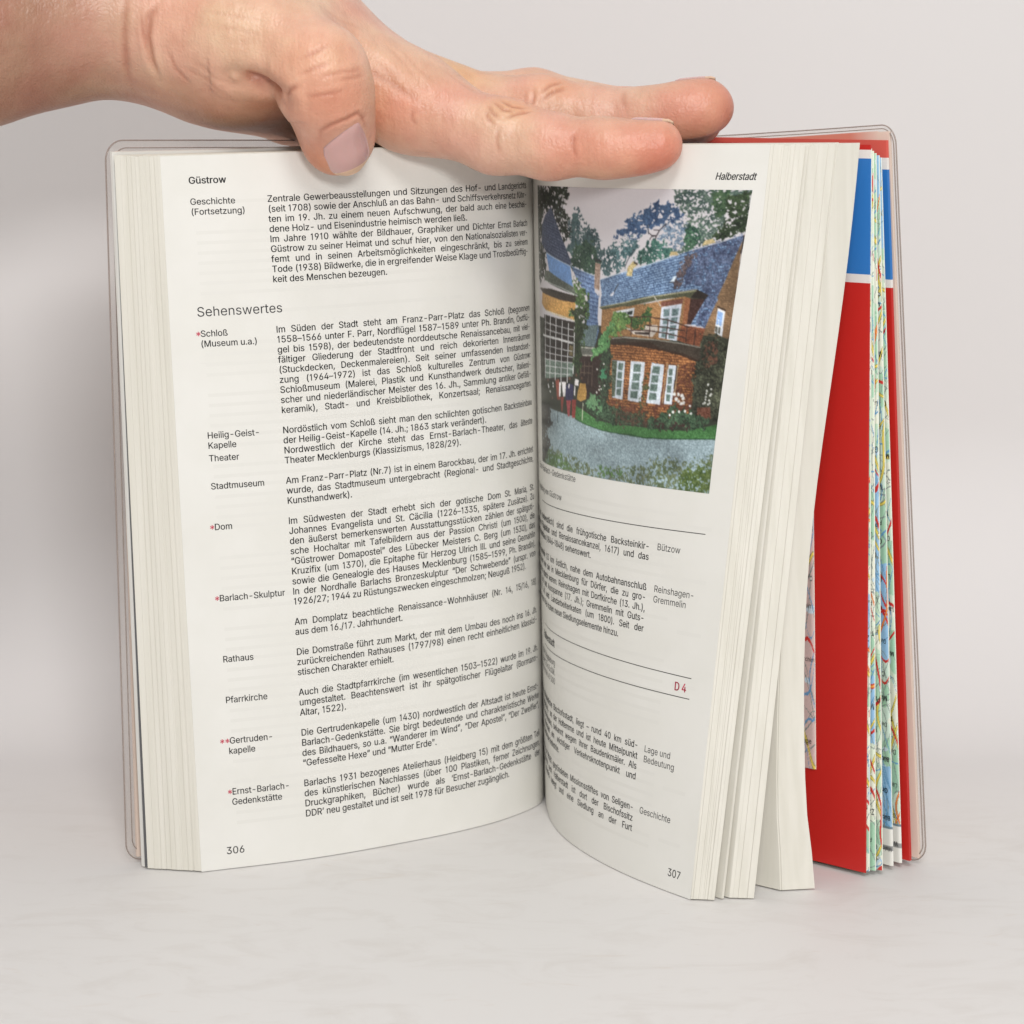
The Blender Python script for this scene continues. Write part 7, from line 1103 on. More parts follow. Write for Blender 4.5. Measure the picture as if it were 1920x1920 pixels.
SH = [((.0949, -.0257, 0), (.0926, -.0103, .19), (224, 228, 208), 1, False),
      ((.0966, -.0252, 0), (.0932, -.0097, .19), (216, 226, 204), 1, False),
      ((.0985, -.0250, 0), (.0940, -.0087, .19), (190, 216, 190), 2, False),
      ((.1019, -.0214, 0), (.0950, -.0072, .19), (200, 220, 204), 4, True),
      ((.1046, -.0190, 0), (.0957, -.0060, .19), (206, 222, 200), 2, True)]
for k, (ab, at_, base, lakes, wf) in enumerate(SH):
    map_sheet(np.array(ab), np.array(at_), .050, 21 + k * 5, .1905 - .0006 * k, base, lakes, white_foot=wf, bowl=.0004 * k)
# back panel of the map cover: a narrow strip of blue, white and red shows beside the folds
backp = banded((.1066, -.0182), (.0970, -.0045), np.array([-.75, .66]), .1915,
               [(.0020, .1545, 0), (.1545, .1566, 2), (.1566, .1850, 1), (.1850, .1880, 2), (.1880, .1925, 3)], 'map_cover', w=.062, th=.0010)
backp['label'] = 'back cover of the map, a narrow strip beside the folds'
# pinkish town map glued on the front cover, half hidden behind the last leaves
_nf = np.array([-.64, -.77]) * .0005
tm = map_sheet(np.array([*(np.array([.0936, -.0256]) + BK * .0145 + _nf), 0]), np.array([*(np.array([.0920, -.0105]) + BK * .0175 + _nf), .19]), .030, 77, .130, (206, 184, 178), 0, z0=.0262, flip=False, words=7, nh=300, pink=True, parent=road_map, name='town_map')
tm['label'] = 'pinkish printed map panel stuck on the red cover'

# ------------------------------------------------------------------ the hand: one implicit surface, meshed once
PALM = [[[-0.18142, -0.03, 0.21788, 0.029], [-0.13895, -0.008, 0.22178, 0.0242], [-0.11581, 0.0, 0.22549, 0.0213], [-0.09794, 0.008, 0.22901, 0.0186]], [[-0.19003, -0.002, 0.21842, 0.026], [-0.14485, 0.018, 0.22243, 0.0225], [-0.11992, 0.022, 0.22616, 0.0202], [-0.10105, 0.028, 0.22973, 0.0176]], [[-0.09708, 0.006, 0.2284, 0.018], [-0.058, 0.0, 0.21982, 0.0145], [-0.0267, 0.001, 0.20212, 0.011]], [[-0.09894, 0.018, 0.22881, 0.018], [-0.05676, 0.017, 0.21962, 0.0146], [-0.02072, 0.018, 0.20003, 0.0106]], [[-0.10083, 0.03, 0.22853, 0.016], [-0.0583, 0.034, 0.21869, 0.014], [-0.02351, 0.036, 0.19999, 0.01]], [[-0.10242, 0.04, 0.22743, 0.0135], [-0.06265, 0.048, 0.21164, 0.0125], [-0.03168, 0.053, 0.19685, 0.009]], [[-0.09594, 0.01, 0.22648, 0.017], [-0.07611, 0.012, 0.21593, 0.0184], [-0.05956, 0.026, 0.20366, 0.013]], [[-0.09008, -0.002, 0.22274, 0.0155], [-0.07278, -0.004, 0.21677, 0.0165]]]
THUMB_BASE = [[-0.08505, -0.004, 0.22054, 0.015], [-0.06842, -0.012, 0.21823, 0.013], [-0.05543, -0.0165, 0.21656, 0.0113]]
THUMB = [[-0.05707, -0.0175, 0.21733, 0.0108], [-0.04831, -0.0225, 0.21018, 0.0104], [-0.04582, -0.0215, 0.2032, 0.0099], [-0.04389, -0.0165, 0.19384, 0.0086]]
FINGERS = [[[-0.0267, 0.001, 0.20212, 0.011], [-0.00414, -0.006, 0.19321, 0.0089], [0.00958, -0.0105, 0.19114, 0.0081], [0.02316, -0.0135, 0.19082, 0.0072], [0.03717, -0.016, 0.19182, 0.0061]], [[-0.02072, 0.018, 0.20003, 0.0106], [0.00778, 0.011, 0.19982, 0.0088], [0.02115, 0.009, 0.19832, 0.0077], [0.03508, 0.006, 0.19822, 0.0073], [0.05023, 0.003, 0.20128, 0.0068]], [[-0.02351, 0.036, 0.19999, 0.01], [0.00583, 0.031, 0.20191, 0.0086], [0.03335, 0.027, 0.19823, 0.007], [0.05046, 0.023, 0.19714, 0.0064]], [[-0.03168, 0.053, 0.19685, 0.009], [-0.00904, 0.052, 0.19835, 0.0076], [0.01346, 0.047, 0.19546, 0.0064], [0.02831, 0.044, 0.1936, 0.0056]]]
PADS = [[-0.00069, -0.004, 0.19753, 0.0066, 1.3, 1, 0.8], [0.00876, 0.011, 0.20205, 0.0066, 1.2, 1, 0.8], [0.02961, -0.0155, 0.18993, 0.0063, 1.5, 1, 0.9], [0.04598, 0.002, 0.20019, 0.007, 1.5, 1, 0.95], [-0.01993, 0.016, 0.2023, 0.0086, 1.2, 1, 0.9]]
THUMB_PADS = [[-0.0451, -0.0145, 0.19581, 0.0086, 1, 1, 1.25], [-0.04796, -0.0235, 0.21043, 0.0085, 1.1, 0.9, 1.0]]
CREASES = [[0.0005, 0.0008, [-0.09639, -0.01923, 0.23142, -0.09649, -0.02, 0.22846, -0.09665, -0.02039, 0.22552, -0.09687, -0.02039, 0.22258, -0.09715, -0.01997, 0.21965, -0.09719, -0.01946, 0.21769, -0.09727, -0.01873, 0.21573, -0.09739, -0.01775, 0.21377, -0.09755, -0.01646, 0.2118, -0.09745, -0.01544, 0.21049, -0.09738, -0.01423, 0.20916, -0.09735, -0.01277, 0.20784, -0.09737, -0.01096, 0.2065]], [0.0004, 0.0005, [-0.09249, -0.02068, 0.22486, -0.09244, -0.02076, 0.22355, -0.09241, -0.02077, 0.22224, -0.09239, -0.0207, 0.22094, -0.09238, -0.02056, 0.21964, -0.09207, -0.02033, 0.218, -0.09177, -0.01996, 0.21637, -0.09149, -0.01946, 0.21474, -0.09123, -0.0188, 0.2131]], [0.00115, 0.0008, [-0.08791, -0.02049, 0.22747, -0.08857, -0.0207, 0.22648, -0.08925, -0.02084, 0.2255, -0.08993, -0.02091, 0.22452, -0.09062, -0.02093, 0.22354, -0.09078, -0.02096, 0.22224, -0.09096, -0.0209, 0.22093, -0.09115, -0.02076, 0.21963, -0.09136, -0.02052, 0.21833, -0.09118, -0.02022, 0.21686, -0.09101, -0.01981, 0.21539, -0.09087, -0.01928, 0.21392, -0.09074, -0.0186, 0.21244, -0.09032, -0.01807, 0.21129, -0.08991, -0.01744, 0.21014, -0.08951, -0.0167, 0.20899, -0.08913, -0.01583, 0.20783]], [0.00025, 0.0006, [-0.08651, -0.02125, 0.2157, -0.08598, -0.02106, 0.21439, -0.08545, -0.02076, 0.21308, -0.08494, -0.02037, 0.21177, -0.08444, -0.01986, 0.21046, -0.08349, -0.01968, 0.20947, -0.08254, -0.01943, 0.20848, -0.0816, -0.01913, 0.20749, -0.08067, -0.01873, 0.2065]], [0.0026, 0.0026, [-0.06922, -0.02434, 0.20833, -0.06822, -0.02438, 0.20827, -0.06722, -0.0244, 0.2082, -0.06623, -0.02439, 0.20814, -0.06523, -0.02435, 0.20807, -0.06427, -0.02407, 0.20775, -0.06331, -0.02375, 0.20742, -0.06234, -0.02354, 0.20709, -0.06132, -0.02376, 0.20676, -0.06025, -0.02468, 0.20598, -0.05907, -0.02662, 0.20519, -0.05796, -0.02791, 0.20441, -0.05688, -0.0289, 0.20364]], [0.001, 0.0009, [-0.06757, -0.02476, 0.20872, -0.06633, -0.02461, 0.20843, -0.06509, -0.0244, 0.20814, -0.06386, -0.02414, 0.20784, -0.06262, -0.02394, 0.20755, -0.0616, -0.02369, 0.20689, -0.06046, -0.02447, 0.20624, -0.05917, -0.02682, 0.20559, -0.05798, -0.02829, 0.20494, -0.05763, -0.02851, 0.20455, -0.05729, -0.02872, 0.20416, -0.05695, -0.02891, 0.20377, -0.05661, -0.02909, 0.20338]], [0.0005, 0.0006, [-0.05661, -0.02909, 0.20338, -0.05608, -0.03003, 0.2039, -0.05557, -0.03079, 0.20442, -0.05507, -0.03144, 0.20495, -0.05458, -0.03198, 0.20546, -0.05387, -0.03253, 0.20579, -0.05317, -0.033, 0.20611, -0.05247, -0.03339, 0.20644, -0.05178, -0.03371, 0.20676]], [0.00028000000000000003, 0.0005, [-0.05239, -0.03384, 0.20908, -0.05137, -0.03418, 0.20946, -0.05036, -0.0344, 0.20985, -0.04936, -0.03453, 0.21023, -0.04837, -0.03457, 0.21062, -0.04739, -0.03453, 0.21094, -0.04642, -0.0344, 0.21126, -0.04545, -0.03419, 0.21158, -0.04448, -0.03389, 0.21191]], [0.00028000000000000003, 0.0005, [-0.0471, -0.03451, 0.2083, -0.0458, -0.03438, 0.20866, -0.04451, -0.03411, 0.20901, -0.04323, -0.03369, 0.20937, -0.04195, -0.0331, 0.20972, -0.04063, -0.03231, 0.20989, -0.03932, -0.03129, 0.21006, -0.03802, -0.02995, 0.21023, -0.03675, -0.02812, 0.2104]], [0.00028000000000000003, 0.0005, [-0.05123, -0.03304, 0.20366, -0.04988, -0.03347, 0.20379, -0.04854, -0.03374, 0.20392, -0.04722, -0.03386, 0.20405, -0.04591, -0.03384, 0.20418, -0.0446, -0.03371, 0.2045, -0.04331, -0.03344, 0.20482, -0.04202, -0.03301, 0.20514, -0.04074, -0.0324, 0.20547]], [0.00028000000000000003, 0.0005, [-0.04325, -0.03368, 0.20779, -0.04229, -0.0333, 0.20792, -0.04134, -0.03283, 0.20805, -0.04039, -0.03226, 0.20818, -0.03945, -0.03157, 0.20831, -0.0387, -0.03092, 0.20851, -0.03796, -0.03014, 0.2087, -0.03723, -0.02922, 0.2089, -0.0365, -0.02808, 0.2091]], [0.00028000000000000003, 0.0005, [-0.05167, -0.03378, 0.21294, -0.05084, -0.03389, 0.21332, -0.05001, -0.03393, 0.2137, -0.04919, -0.0339, 0.21409, -0.04838, -0.0338, 0.21448, -0.04747, -0.0336, 0.21493, -0.04658, -0.0333, 0.21538, -0.04568, -0.03291, 0.21584, -0.0448, -0.0324, 0.21629]], [0.0005, 0.00055, [-0.04799, -0.02647, 0.19234, -0.04788, -0.02729, 0.19308, -0.04776, -0.02812, 0.19382, -0.04766, -0.02889, 0.19456, -0.04756, -0.0296, 0.19529, -0.04682, -0.03007, 0.19569, -0.04609, -0.03044, 0.19609, -0.04537, -0.03074, 0.19649, -0.04465, -0.03095, 0.19688, -0.04372, -0.031, 0.19721, -0.04279, -0.03095, 0.19753, -0.04188, -0.0308, 0.19786, -0.04096, -0.03055, 0.19818, -0.04025, -0.03035, 0.19857, -0.03953, -0.03007, 0.19895, -0.03883, -0.0297, 0.19934, -0.03812, -0.02923, 0.19973, -0.03786, -0.02876, 0.1994, -0.0376, -0.02826, 0.19906, -0.03734, -0.02771, 0.19873, -0.03708, -0.02714, 0.19839, -0.03685, -0.0261, 0.19746, -0.03664, -0.02492, 0.19652, -0.03642, -0.02372, 0.19558, -0.0362, -0.02254, 0.19463]], [0.00041999999999999996, 0.0005, [-0.00613, -0.01157, 0.20167, -0.00589, -0.01209, 0.20121, -0.00565, -0.01256, 0.20074, -0.00541, -0.01298, 0.20028, -0.00517, -0.01335, 0.19981, -0.00472, -0.01366, 0.19942, -0.00428, -0.01396, 0.19902, -0.00384, -0.01426, 0.19862, -0.00339, -0.01453, 0.19822]], [0.00041999999999999996, 0.0005, [-0.00478, -0.01048, 0.20247, -0.00409, -0.01119, 0.20194, -0.00341, -0.01181, 0.20141, -0.00272, -0.01239, 0.20088, -0.00204, -0.0129, 0.20034, -0.00136, -0.01297, 0.20021, -0.00068, -0.01302, 0.20008, 0.0, -0.01305, 0.19994, 0.00068, -0.01307, 0.19981]], [0.00041999999999999996, 0.0005, [-0.00301, -0.00976, 0.20274, -0.00225, -0.01034, 0.20234, -0.0015, -0.01088, 0.20194, -0.00075, -0.01133, 0.20154, 0.0, -0.0117, 0.20114, 0.00102, -0.01161, 0.201, 0.00204, -0.01147, 0.20087, 0.00307, -0.01131, 0.20073, 0.00409, -0.01122, 0.2006]], [0.00041999999999999996, 0.0005, [-0.00653, -0.01284, 0.20034, -0.00642, -0.01327, 0.19981, -0.00632, -0.01364, 0.19928, -0.00621, -0.01398, 0.19875, -0.00611, -0.01429, 0.19822, -0.00577, -0.01449, 0.19789, -0.00543, -0.01468, 0.19755, -0.00509, -0.01488, 0.19722, -0.00475, -0.01507, 0.19689]], [0.00041999999999999996, 0.0005, [-0.00204, -0.01455, 0.19822, -0.00119, -0.01435, 0.19849, -0.00034, -0.01411, 0.19875, 0.00051, -0.01382, 0.19902, 0.00136, -0.01347, 0.19928, 0.00238, -0.01313, 0.19948, 0.0034, -0.0128, 0.19967, 0.00442, -0.01249, 0.19987, 0.00545, -0.01211, 0.20007]], [0.0003, 0.00055, [-0.00353, -0.01559, 0.19583, -0.00359, -0.0158, 0.195, -0.00366, -0.01594, 0.19416, -0.00373, -0.016, 0.19333, -0.0038, -0.01599, 0.19249, -0.0036, -0.01593, 0.19165, -0.00339, -0.0158, 0.19081, -0.00319, -0.0156, 0.18996, -0.00299, -0.01531, 0.18912]], [0.0003, 0.00055, [0.01565, -0.01868, 0.19482, 0.01558, -0.01907, 0.19403, 0.01551, -0.01936, 0.19323, 0.01544, -0.01955, 0.19244, 0.01537, -0.01965, 0.19164, 0.01558, -0.01972, 0.19084, 0.01578, -0.01972, 0.19004, 0.01599, -0.01964, 0.18924, 0.0162, -0.01947, 0.18843]], [0.0003, 0.00055, [-0.02518, -0.01247, 0.20047, -0.02529, -0.01241, 0.1999, -0.0254, -0.01233, 0.19933, -0.02551, -0.01223, 0.19876, -0.02562, -0.01209, 0.19819, -0.02529, -0.01199, 0.19765, -0.02495, -0.01187, 0.19711, -0.02462, -0.01173, 0.19657, -0.02429, -0.01157, 0.19603]], [0.00041999999999999996, 0.0005, [0.00391, 0.00374, 0.20568, 0.00377, 0.0034, 0.20513, 0.00362, 0.00312, 0.20458, 0.00348, 0.00286, 0.20403, 0.00334, 0.00261, 0.20348, 0.00355, 0.00219, 0.20287, 0.00371, -0.00692, 0.20231, 0.0039, -0.0088, 0.20172, 0.0041, -0.01013, 0.20112]], [0.00041999999999999996, 0.0005, [0.00558, 0.00394, 0.2065, 0.00565, 0.00339, 0.20588, 0.00571, 0.00293, 0.20527, 0.00578, 0.00255, 0.20465, 0.00585, 0.00221, 0.20403, 0.00571, 0.00191, 0.20335, 0.00557, 0.00161, 0.20267, 0.00543, 0.00129, 0.20198, 0.0052, -0.00857, 0.20138]], [0.00041999999999999996, 0.0005, [0.00724, 0.00215, 0.20431, 0.00794, 0.00242, 0.20486, 0.00864, 0.00278, 0.2054, 0.00934, 0.00323, 0.20595, 0.01004, 0.00381, 0.2065, 0.01089, 0.00419, 0.20671, 0.01173, 0.00468, 0.20691, 0.01258, 0.00527, 0.20712, 0.01344, 0.00603, 0.20733]], [0.00041999999999999996, 0.0005, [0.00751, 0.00138, 0.20239, 0.00828, 0.00159, 0.20294, 0.00905, 0.00181, 0.20349, 0.00981, 0.00209, 0.20403, 0.01058, 0.00247, 0.20458, 0.01149, 0.0028, 0.20486, 0.01241, 0.0032, 0.20513, 0.01332, 0.00368, 0.2054, 0.01424, 0.00423, 0.20568]], [0.00025, 0.0006, [0.0293, 0.00375, 0.20513, 0.02918, 0.0026, 0.20444, 0.02908, 0.00179, 0.20376, 0.02899, 0.00117, 0.20308, 0.0289, 0.00068, 0.2024, 0.02903, 0.00023, 0.20172, 0.02915, -0.00014, 0.20104, 0.02928, -0.00042, 0.20036, 0.02942, -0.00064, 0.19967]], [-0.00045, 0.0016, [-0.04336, -0.01092, 0.22383, -0.04141, -0.00997, 0.22186, -0.03944, -0.00933, 0.21988, -0.03744, -0.0091, 0.21789, -0.03541, -0.00919, 0.21588, -0.03303, -0.00952, 0.21387, -0.03064, -0.01012, 0.21186, -0.02824, -0.01075, 0.20985, -0.02586, -0.01119, 0.20784]], [0.0003, 0.001, [-0.03582, -0.02607, 0.21042, -0.035, -0.01154, 0.20951, -0.03331, -0.01166, 0.20851, -0.03161, -0.01184, 0.2075, -0.02991, -0.01201, 0.2065, -0.02787, -0.01215, 0.20516, -0.02584, -0.01227, 0.20382, -0.0238, -0.01245, 0.20249, -0.02177, -0.0125, 0.20115]], [0.00011999999999999999, 0.0006, [-0.03282, -0.00647, 0.21726, -0.03143, -0.00716, 0.21591, -0.03004, -0.00791, 0.21456, -0.02865, -0.00863, 0.21321, -0.02727, -0.00929, 0.21187, -0.02623, -0.0099, 0.21052, -0.0252, -0.0104, 0.20918, -0.02417, -0.01086, 0.20784, -0.02314, -0.01131, 0.2065]], [0.00011999999999999999, 0.0006, [-0.02948, -0.00493, 0.21662, -0.02806, -0.00634, 0.21508, -0.02665, -0.0075, 0.21356, -0.02526, -0.00839, 0.21204, -0.02388, -0.00909, 0.21053, -0.02234, -0.00944, 0.20935, -0.0208, -0.00984, 0.20818, -0.01926, -0.01012, 0.207, -0.01773, -0.01035, 0.20583]], [0.00011999999999999999, 0.0006, [-0.03469, -0.01036, 0.21319, -0.03367, -0.0107, 0.21185, -0.03264, -0.01106, 0.21051, -0.03161, -0.01141, 0.20918, -0.03059, -0.01174, 0.20784, -0.02974, -0.01195, 0.20683, -0.02889, -0.01209, 0.20583, -0.02805, -0.0122, 0.20483, -0.0272, -0.01229, 0.20382]], [0.00011999999999999999, 0.0006, [-0.01784, -0.00562, 0.21055, -0.01646, -0.00589, 0.20954, -0.01509, -0.00612, 0.20852, -0.01372, -0.00639, 0.20751, -0.01234, -0.00676, 0.2065, -0.01114, -0.00686, 0.20583, -0.00994, -0.00707, 0.20515, -0.00874, -0.00748, 0.20448, -0.00753, -0.00835, 0.20381]], [0.00011999999999999999, 0.0006, [-0.04826, -0.0169, 0.22628, -0.04699, -0.01622, 0.22532, -0.04575, -0.01504, 0.22437, -0.04452, -0.01359, 0.22342, -0.04328, -0.01221, 0.22247, -0.04173, -0.01037, 0.22185, -0.04013, -0.00901, 0.22122, -0.0385, -0.00797, 0.22058, -0.03686, -0.00699, 0.21993]], [0.00011999999999999999, 0.0006, [-0.07683, -0.02432, 0.22474, -0.07474, -0.02514, 0.2244, -0.07267, -0.02592, 0.22405, -0.07064, -0.02639, 0.22371, -0.06863, -0.02671, 0.22338, -0.06663, -0.0269, 0.22305, -0.06465, -0.02699, 0.22273, -0.06268, -0.02702, 0.2224, -0.06068, -0.02724, 0.22207]], [0.00011999999999999999, 0.0006, [-0.074, -0.02642, 0.2208, -0.0723, -0.0269, 0.2206, -0.07061, -0.02723, 0.22039, -0.06894, -0.02746, 0.2202, -0.06728, -0.02761, 0.22, -0.06529, -0.02774, 0.21954, -0.06332, -0.02779, 0.21909, -0.06132, -0.02804, 0.21863, -0.0593, -0.02857, 0.21817]], [0.00011999999999999999, 0.0006, [-0.0843, -0.02066, 0.21177, -0.08225, -0.0211, 0.21078, -0.08021, -0.02153, 0.20979, -0.07818, -0.02191, 0.2088, -0.07617, -0.0221, 0.20781, -0.07459, -0.02162, 0.2065, -0.07305, -0.02085, 0.20518, -0.07155, -0.01961, 0.20386, -0.0701, -0.01788, 0.20252]], [0.00011999999999999999, 0.0006, [-0.08127, -0.02286, 0.21371, -0.07958, -0.02324, 0.21256, -0.07791, -0.02354, 0.21141, -0.07625, -0.02369, 0.21027, -0.07461, -0.02366, 0.20912, -0.07333, -0.02342, 0.20814, -0.07208, -0.02295, 0.20716, -0.07084, -0.0223, 0.20617, -0.06963, -0.02144, 0.20518]]]
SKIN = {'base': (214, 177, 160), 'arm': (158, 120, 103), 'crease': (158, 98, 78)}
SKIN_PATCHES = [[[204, 120, 98], [0.03586, -0.018, 0.18919], [0.011, 0.009, 0.009], 0.75], [[202, 116, 96], [0.05016, 0.002, 0.20033], [0.011, 0.009, 0.009], 0.8], [[212, 134, 104], [0.01765, -0.016, 0.18914], [0.012, 0.009, 0.008], 0.4], [[206, 118, 84], [-0.05015, -0.017, 0.18916], [0.007, 0.008, 0.009], 0.65], [[208, 130, 100], [-0.04336, -0.018, 0.1845], [0.008, 0.008, 0.005], 0.5], [[220, 170, 120], [-0.01548, 0.01, 0.20927], [0.009, 0.009, 0.006], 0.55], [[222, 176, 130], [0.0, -0.01, 0.20045], [0.007, 0.007, 0.004], 0.5], [[206, 142, 118], [-0.02732, -0.01, 0.20112], [0.014, 0.01, 0.01], 0.45], [[224, 186, 154], [-0.04937, -0.03, 0.21298], [0.012, 0.01, 0.008], 0.6], [[200, 132, 100], [-0.04491, -0.03, 0.2026], [0.01, 0.008, 0.007], 0.5], [[190, 100, 76], [-0.06391, -0.012, 0.20583], [0.007, 0.007, 0.005], 0.9], [[222, 186, 160], [-0.07077, -0.02, 0.22226], [0.022, 0.014, 0.014], 0.6], [[202, 144, 112], [-0.07776, 0.0, 0.20104], [0.026, 0.02, 0.012], 0.5], [[216, 150, 118], [-0.03575, -0.006, 0.20109], [0.008, 0.008, 0.01], 0.5], [[214, 150, 120], [0.0112, 0.006, 0.20581], [0.007, 0.007, 0.004], 0.5], [[120, 78, 50], [-0.12129, -0.03, 0.21582], [0.0007, 0.004, 0.0007], 0.8]]
NAILS = [['thumbnail', [-0.04299, -0.018, 0.19213], [0.23141, 0.46282, -0.85571], [0.12, -1, 0.12], 0.0118, 0.015, 0.62, -0.0026, 'nail of the thumb with a pale free edge'], ['fingernail', [0.03567, -0.0135, 0.19364], [0.98176, -0.19008, 0.0038], [-0.05, 0.05, 1], 0.0082, 0.0112, 0.5], ['fingernail', [0.04791, 0.006, 0.20402], [0.987, -0.15907, 0.02306], [-0.08, 0.02, 1], 0.0084, 0.0112, 0.5]]


def cone_d(P, a, b, ra, rb):
    """distance to a rounded cone from a (radius ra) to b (radius rb)"""
    a = np.asarray(a, np.float32); b = np.asarray(b, np.float32); d = b - a
    t = np.clip(((P - a) @ d) / (d @ d), 0, 1)
    return np.linalg.norm(P - a - t[..., None] * d, axis=-1) - (ra + (rb - ra) * t)

def smin(a, b, k):
    h = np.clip(.5 + .5 * (b - a) / k, 0, 1)
    return b * (1 - h) + a * h - k * h * (1 - h)

def chain_d(P, joints, k):
    r = None
    for (a, b) in zip(joints[:-1], joints[1:]):
        d = cone_d(P, a[:3], b[:3], a[3], b[3]); r = d if r is None else smin(r, d, k)
    return r

def ball_d(P, c, r, sx=1, sy=1, sz=1):
    q = (P - np.asarray(c[:3], np.float32)) / np.array([sx, sy, sz], np.float32)
    return (np.linalg.norm(q, axis=-1) - r) * min(sx, sy, sz)

def hand_d(P):
    P = np.asarray(P, np.float32)
    palm = None
    for ch in PALM:
        d = chain_d(P, ch, .010); palm = d if palm is None else smin(palm, d, .013)
    fing = None
    for ch in FINGERS:
        d = chain_d(P, ch, .0035)
        fing = d if fing is None else smin(fing, d, .0012)
    for b in PADS: 
        fing = smin(fing, ball_d(P, b, b[3], *b[4:7]), .004)
    d = smin(palm, fing, .009)
    th = chain_d(P, THUMB_BASE, .010)
    d = smin(d, th, .007)
    tip = chain_d(P, THUMB, .006)
    for b in THUMB_PADS: tip = smin(tip, ball_d(P, b, b[3], *b[4:7]), .005)
    # the last joints of the thumb touch the index finger without growing into it
    d = smin(d, tip, .0016)
    return d

def surface_nets(f, lo, hi, h):
    xs, ys, zs = (np.arange(lo[k], hi[k] + h, h, dtype=np.float32) for k in range(3))
    D = np.empty((len(xs), len(ys), len(zs)), np.float32)
    for i0 in range(0, len(xs), 24):
        X, Y, Z = np.meshgrid(xs[i0:i0+24], ys, zs, indexing='ij')
        D[i0:i0+24] = f(np.stack([X, Y, Z], -1))
    S = D < 0
    acc = np.zeros(tuple(n - 1 for n in D.shape) + (3,), np.float32); cnt = np.zeros(tuple(n - 1 for n in D.shape), np.float32)
    nx, ny, nz = D.shape
    sl = lambda o, n: slice(o, n - 1 + o)
    C = {(i, j, k): (slice(i, nx - 1 + i), slice(j, ny - 1 + j), slice(k, nz - 1 + k)) for i in (0, 1) for j in (0, 1) for k in (0, 1)}
    for ax in range(3):
        for c in C:
            if c[ax]: continue
            c2 = tuple(1 if q == ax else c[q] for q in range(3))
            d0, d1 = D[C[c]], D[C[c2]]; m = (d0 < 0) != (d1 < 0)
            t = np.where(m, d0 / np.where(m, d0 - d1, 1), 0)
            for q in range(3): acc[..., q] += np.where(m, c[q] + (t if q == ax else 0), 0)
            cnt += m
    act = cnt > 0
    idx = np.full(act.shape, -1, np.int64); idx[act] = np.arange(act.sum())
    I = np.argwhere(act)
    V = (I + acc[act] / cnt[act][:, None]) * h + np.array([xs[0], ys[0], zs[0]])
    F = []
    for ax in range(3):
        o = [q for q in range(3) if q != ax]
        A = np.take(S, range(D.shape[ax] - 1), ax); B = np.take(S, range(1, D.shape[ax]), ax)
        E = np.argwhere(A != B); inside_first = A[tuple(E.T)]
        ok = (E[:, o[0]] > 0) & (E[:, o[1]] > 0) & (E[:, o[0]] < D.shape[o[0]] - 1) & (E[:, o[1]] < D.shape[o[1]] - 1)
        E, inside_first = E[ok], inside_first[ok]
        def cell(da, db):
            c = E.copy(); c[:, o[0]] -= da; c[:, o[1]] -= db; return idx[tuple(c.T)]
        q = np.stack([cell(1, 1), cell(0, 1), cell(0, 0), cell(1, 0)], 1)
        flip = inside_first if ax != 1 else ~inside_first
        q[~flip] = q[~flip][:, ::-1]
        F.append(q)
    return V, np.concatenate(F)

def grad(f, V, e=2e-4):
    G = np.empty_like(V)
    for k in range(3):
        d = np.zeros(3, V.dtype); d[k] = e
        G[:, k] = (f(V + d) - f(V - d)) / (2 * e)
    return G

def project(f, V, it=3):
    for _ in range(it):
        G = grad(f, V); d = f(V)
        V = V - (d / np.maximum((G * G).sum(1), .1))[:, None] * G
    return V

def subdivide(V, Q):
    E = np.concatenate([Q[:, [k, (k + 1) % 4]] for k in range(4)]); Es = np.sort(E, 1)
    u, inv = np.unique(Es, axis=0, return_inverse=True); inv = inv.reshape(-1)
    n = len(V); m = len(Q)
    Ve = V[u].mean(1); Vf = V[Q].mean(1)
    e = [n + inv[k * m:(k + 1) * m] for k in range(4)]; f = n + len(u) + np.arange(m)
    NQ = np.concatenate([np.stack([Q[:, k], e[k], f, e[(k + 3) % 4]], 1) for k in range(4)])
    return np.concatenate([V, Ve, Vf]), NQ

def poly_dist(V, P):
    P = np.asarray(P, float); best = np.full(len(V), 9.0)
    for a, b in zip(P[:-1], P[1:]):
        d = b - a; t = np.clip(((V - a) @ d) / max(d @ d, 1e-12), 0, 1)
        best = np.minimum(best, np.linalg.norm(V - a - t[:, None] * d, axis=1))
    return best

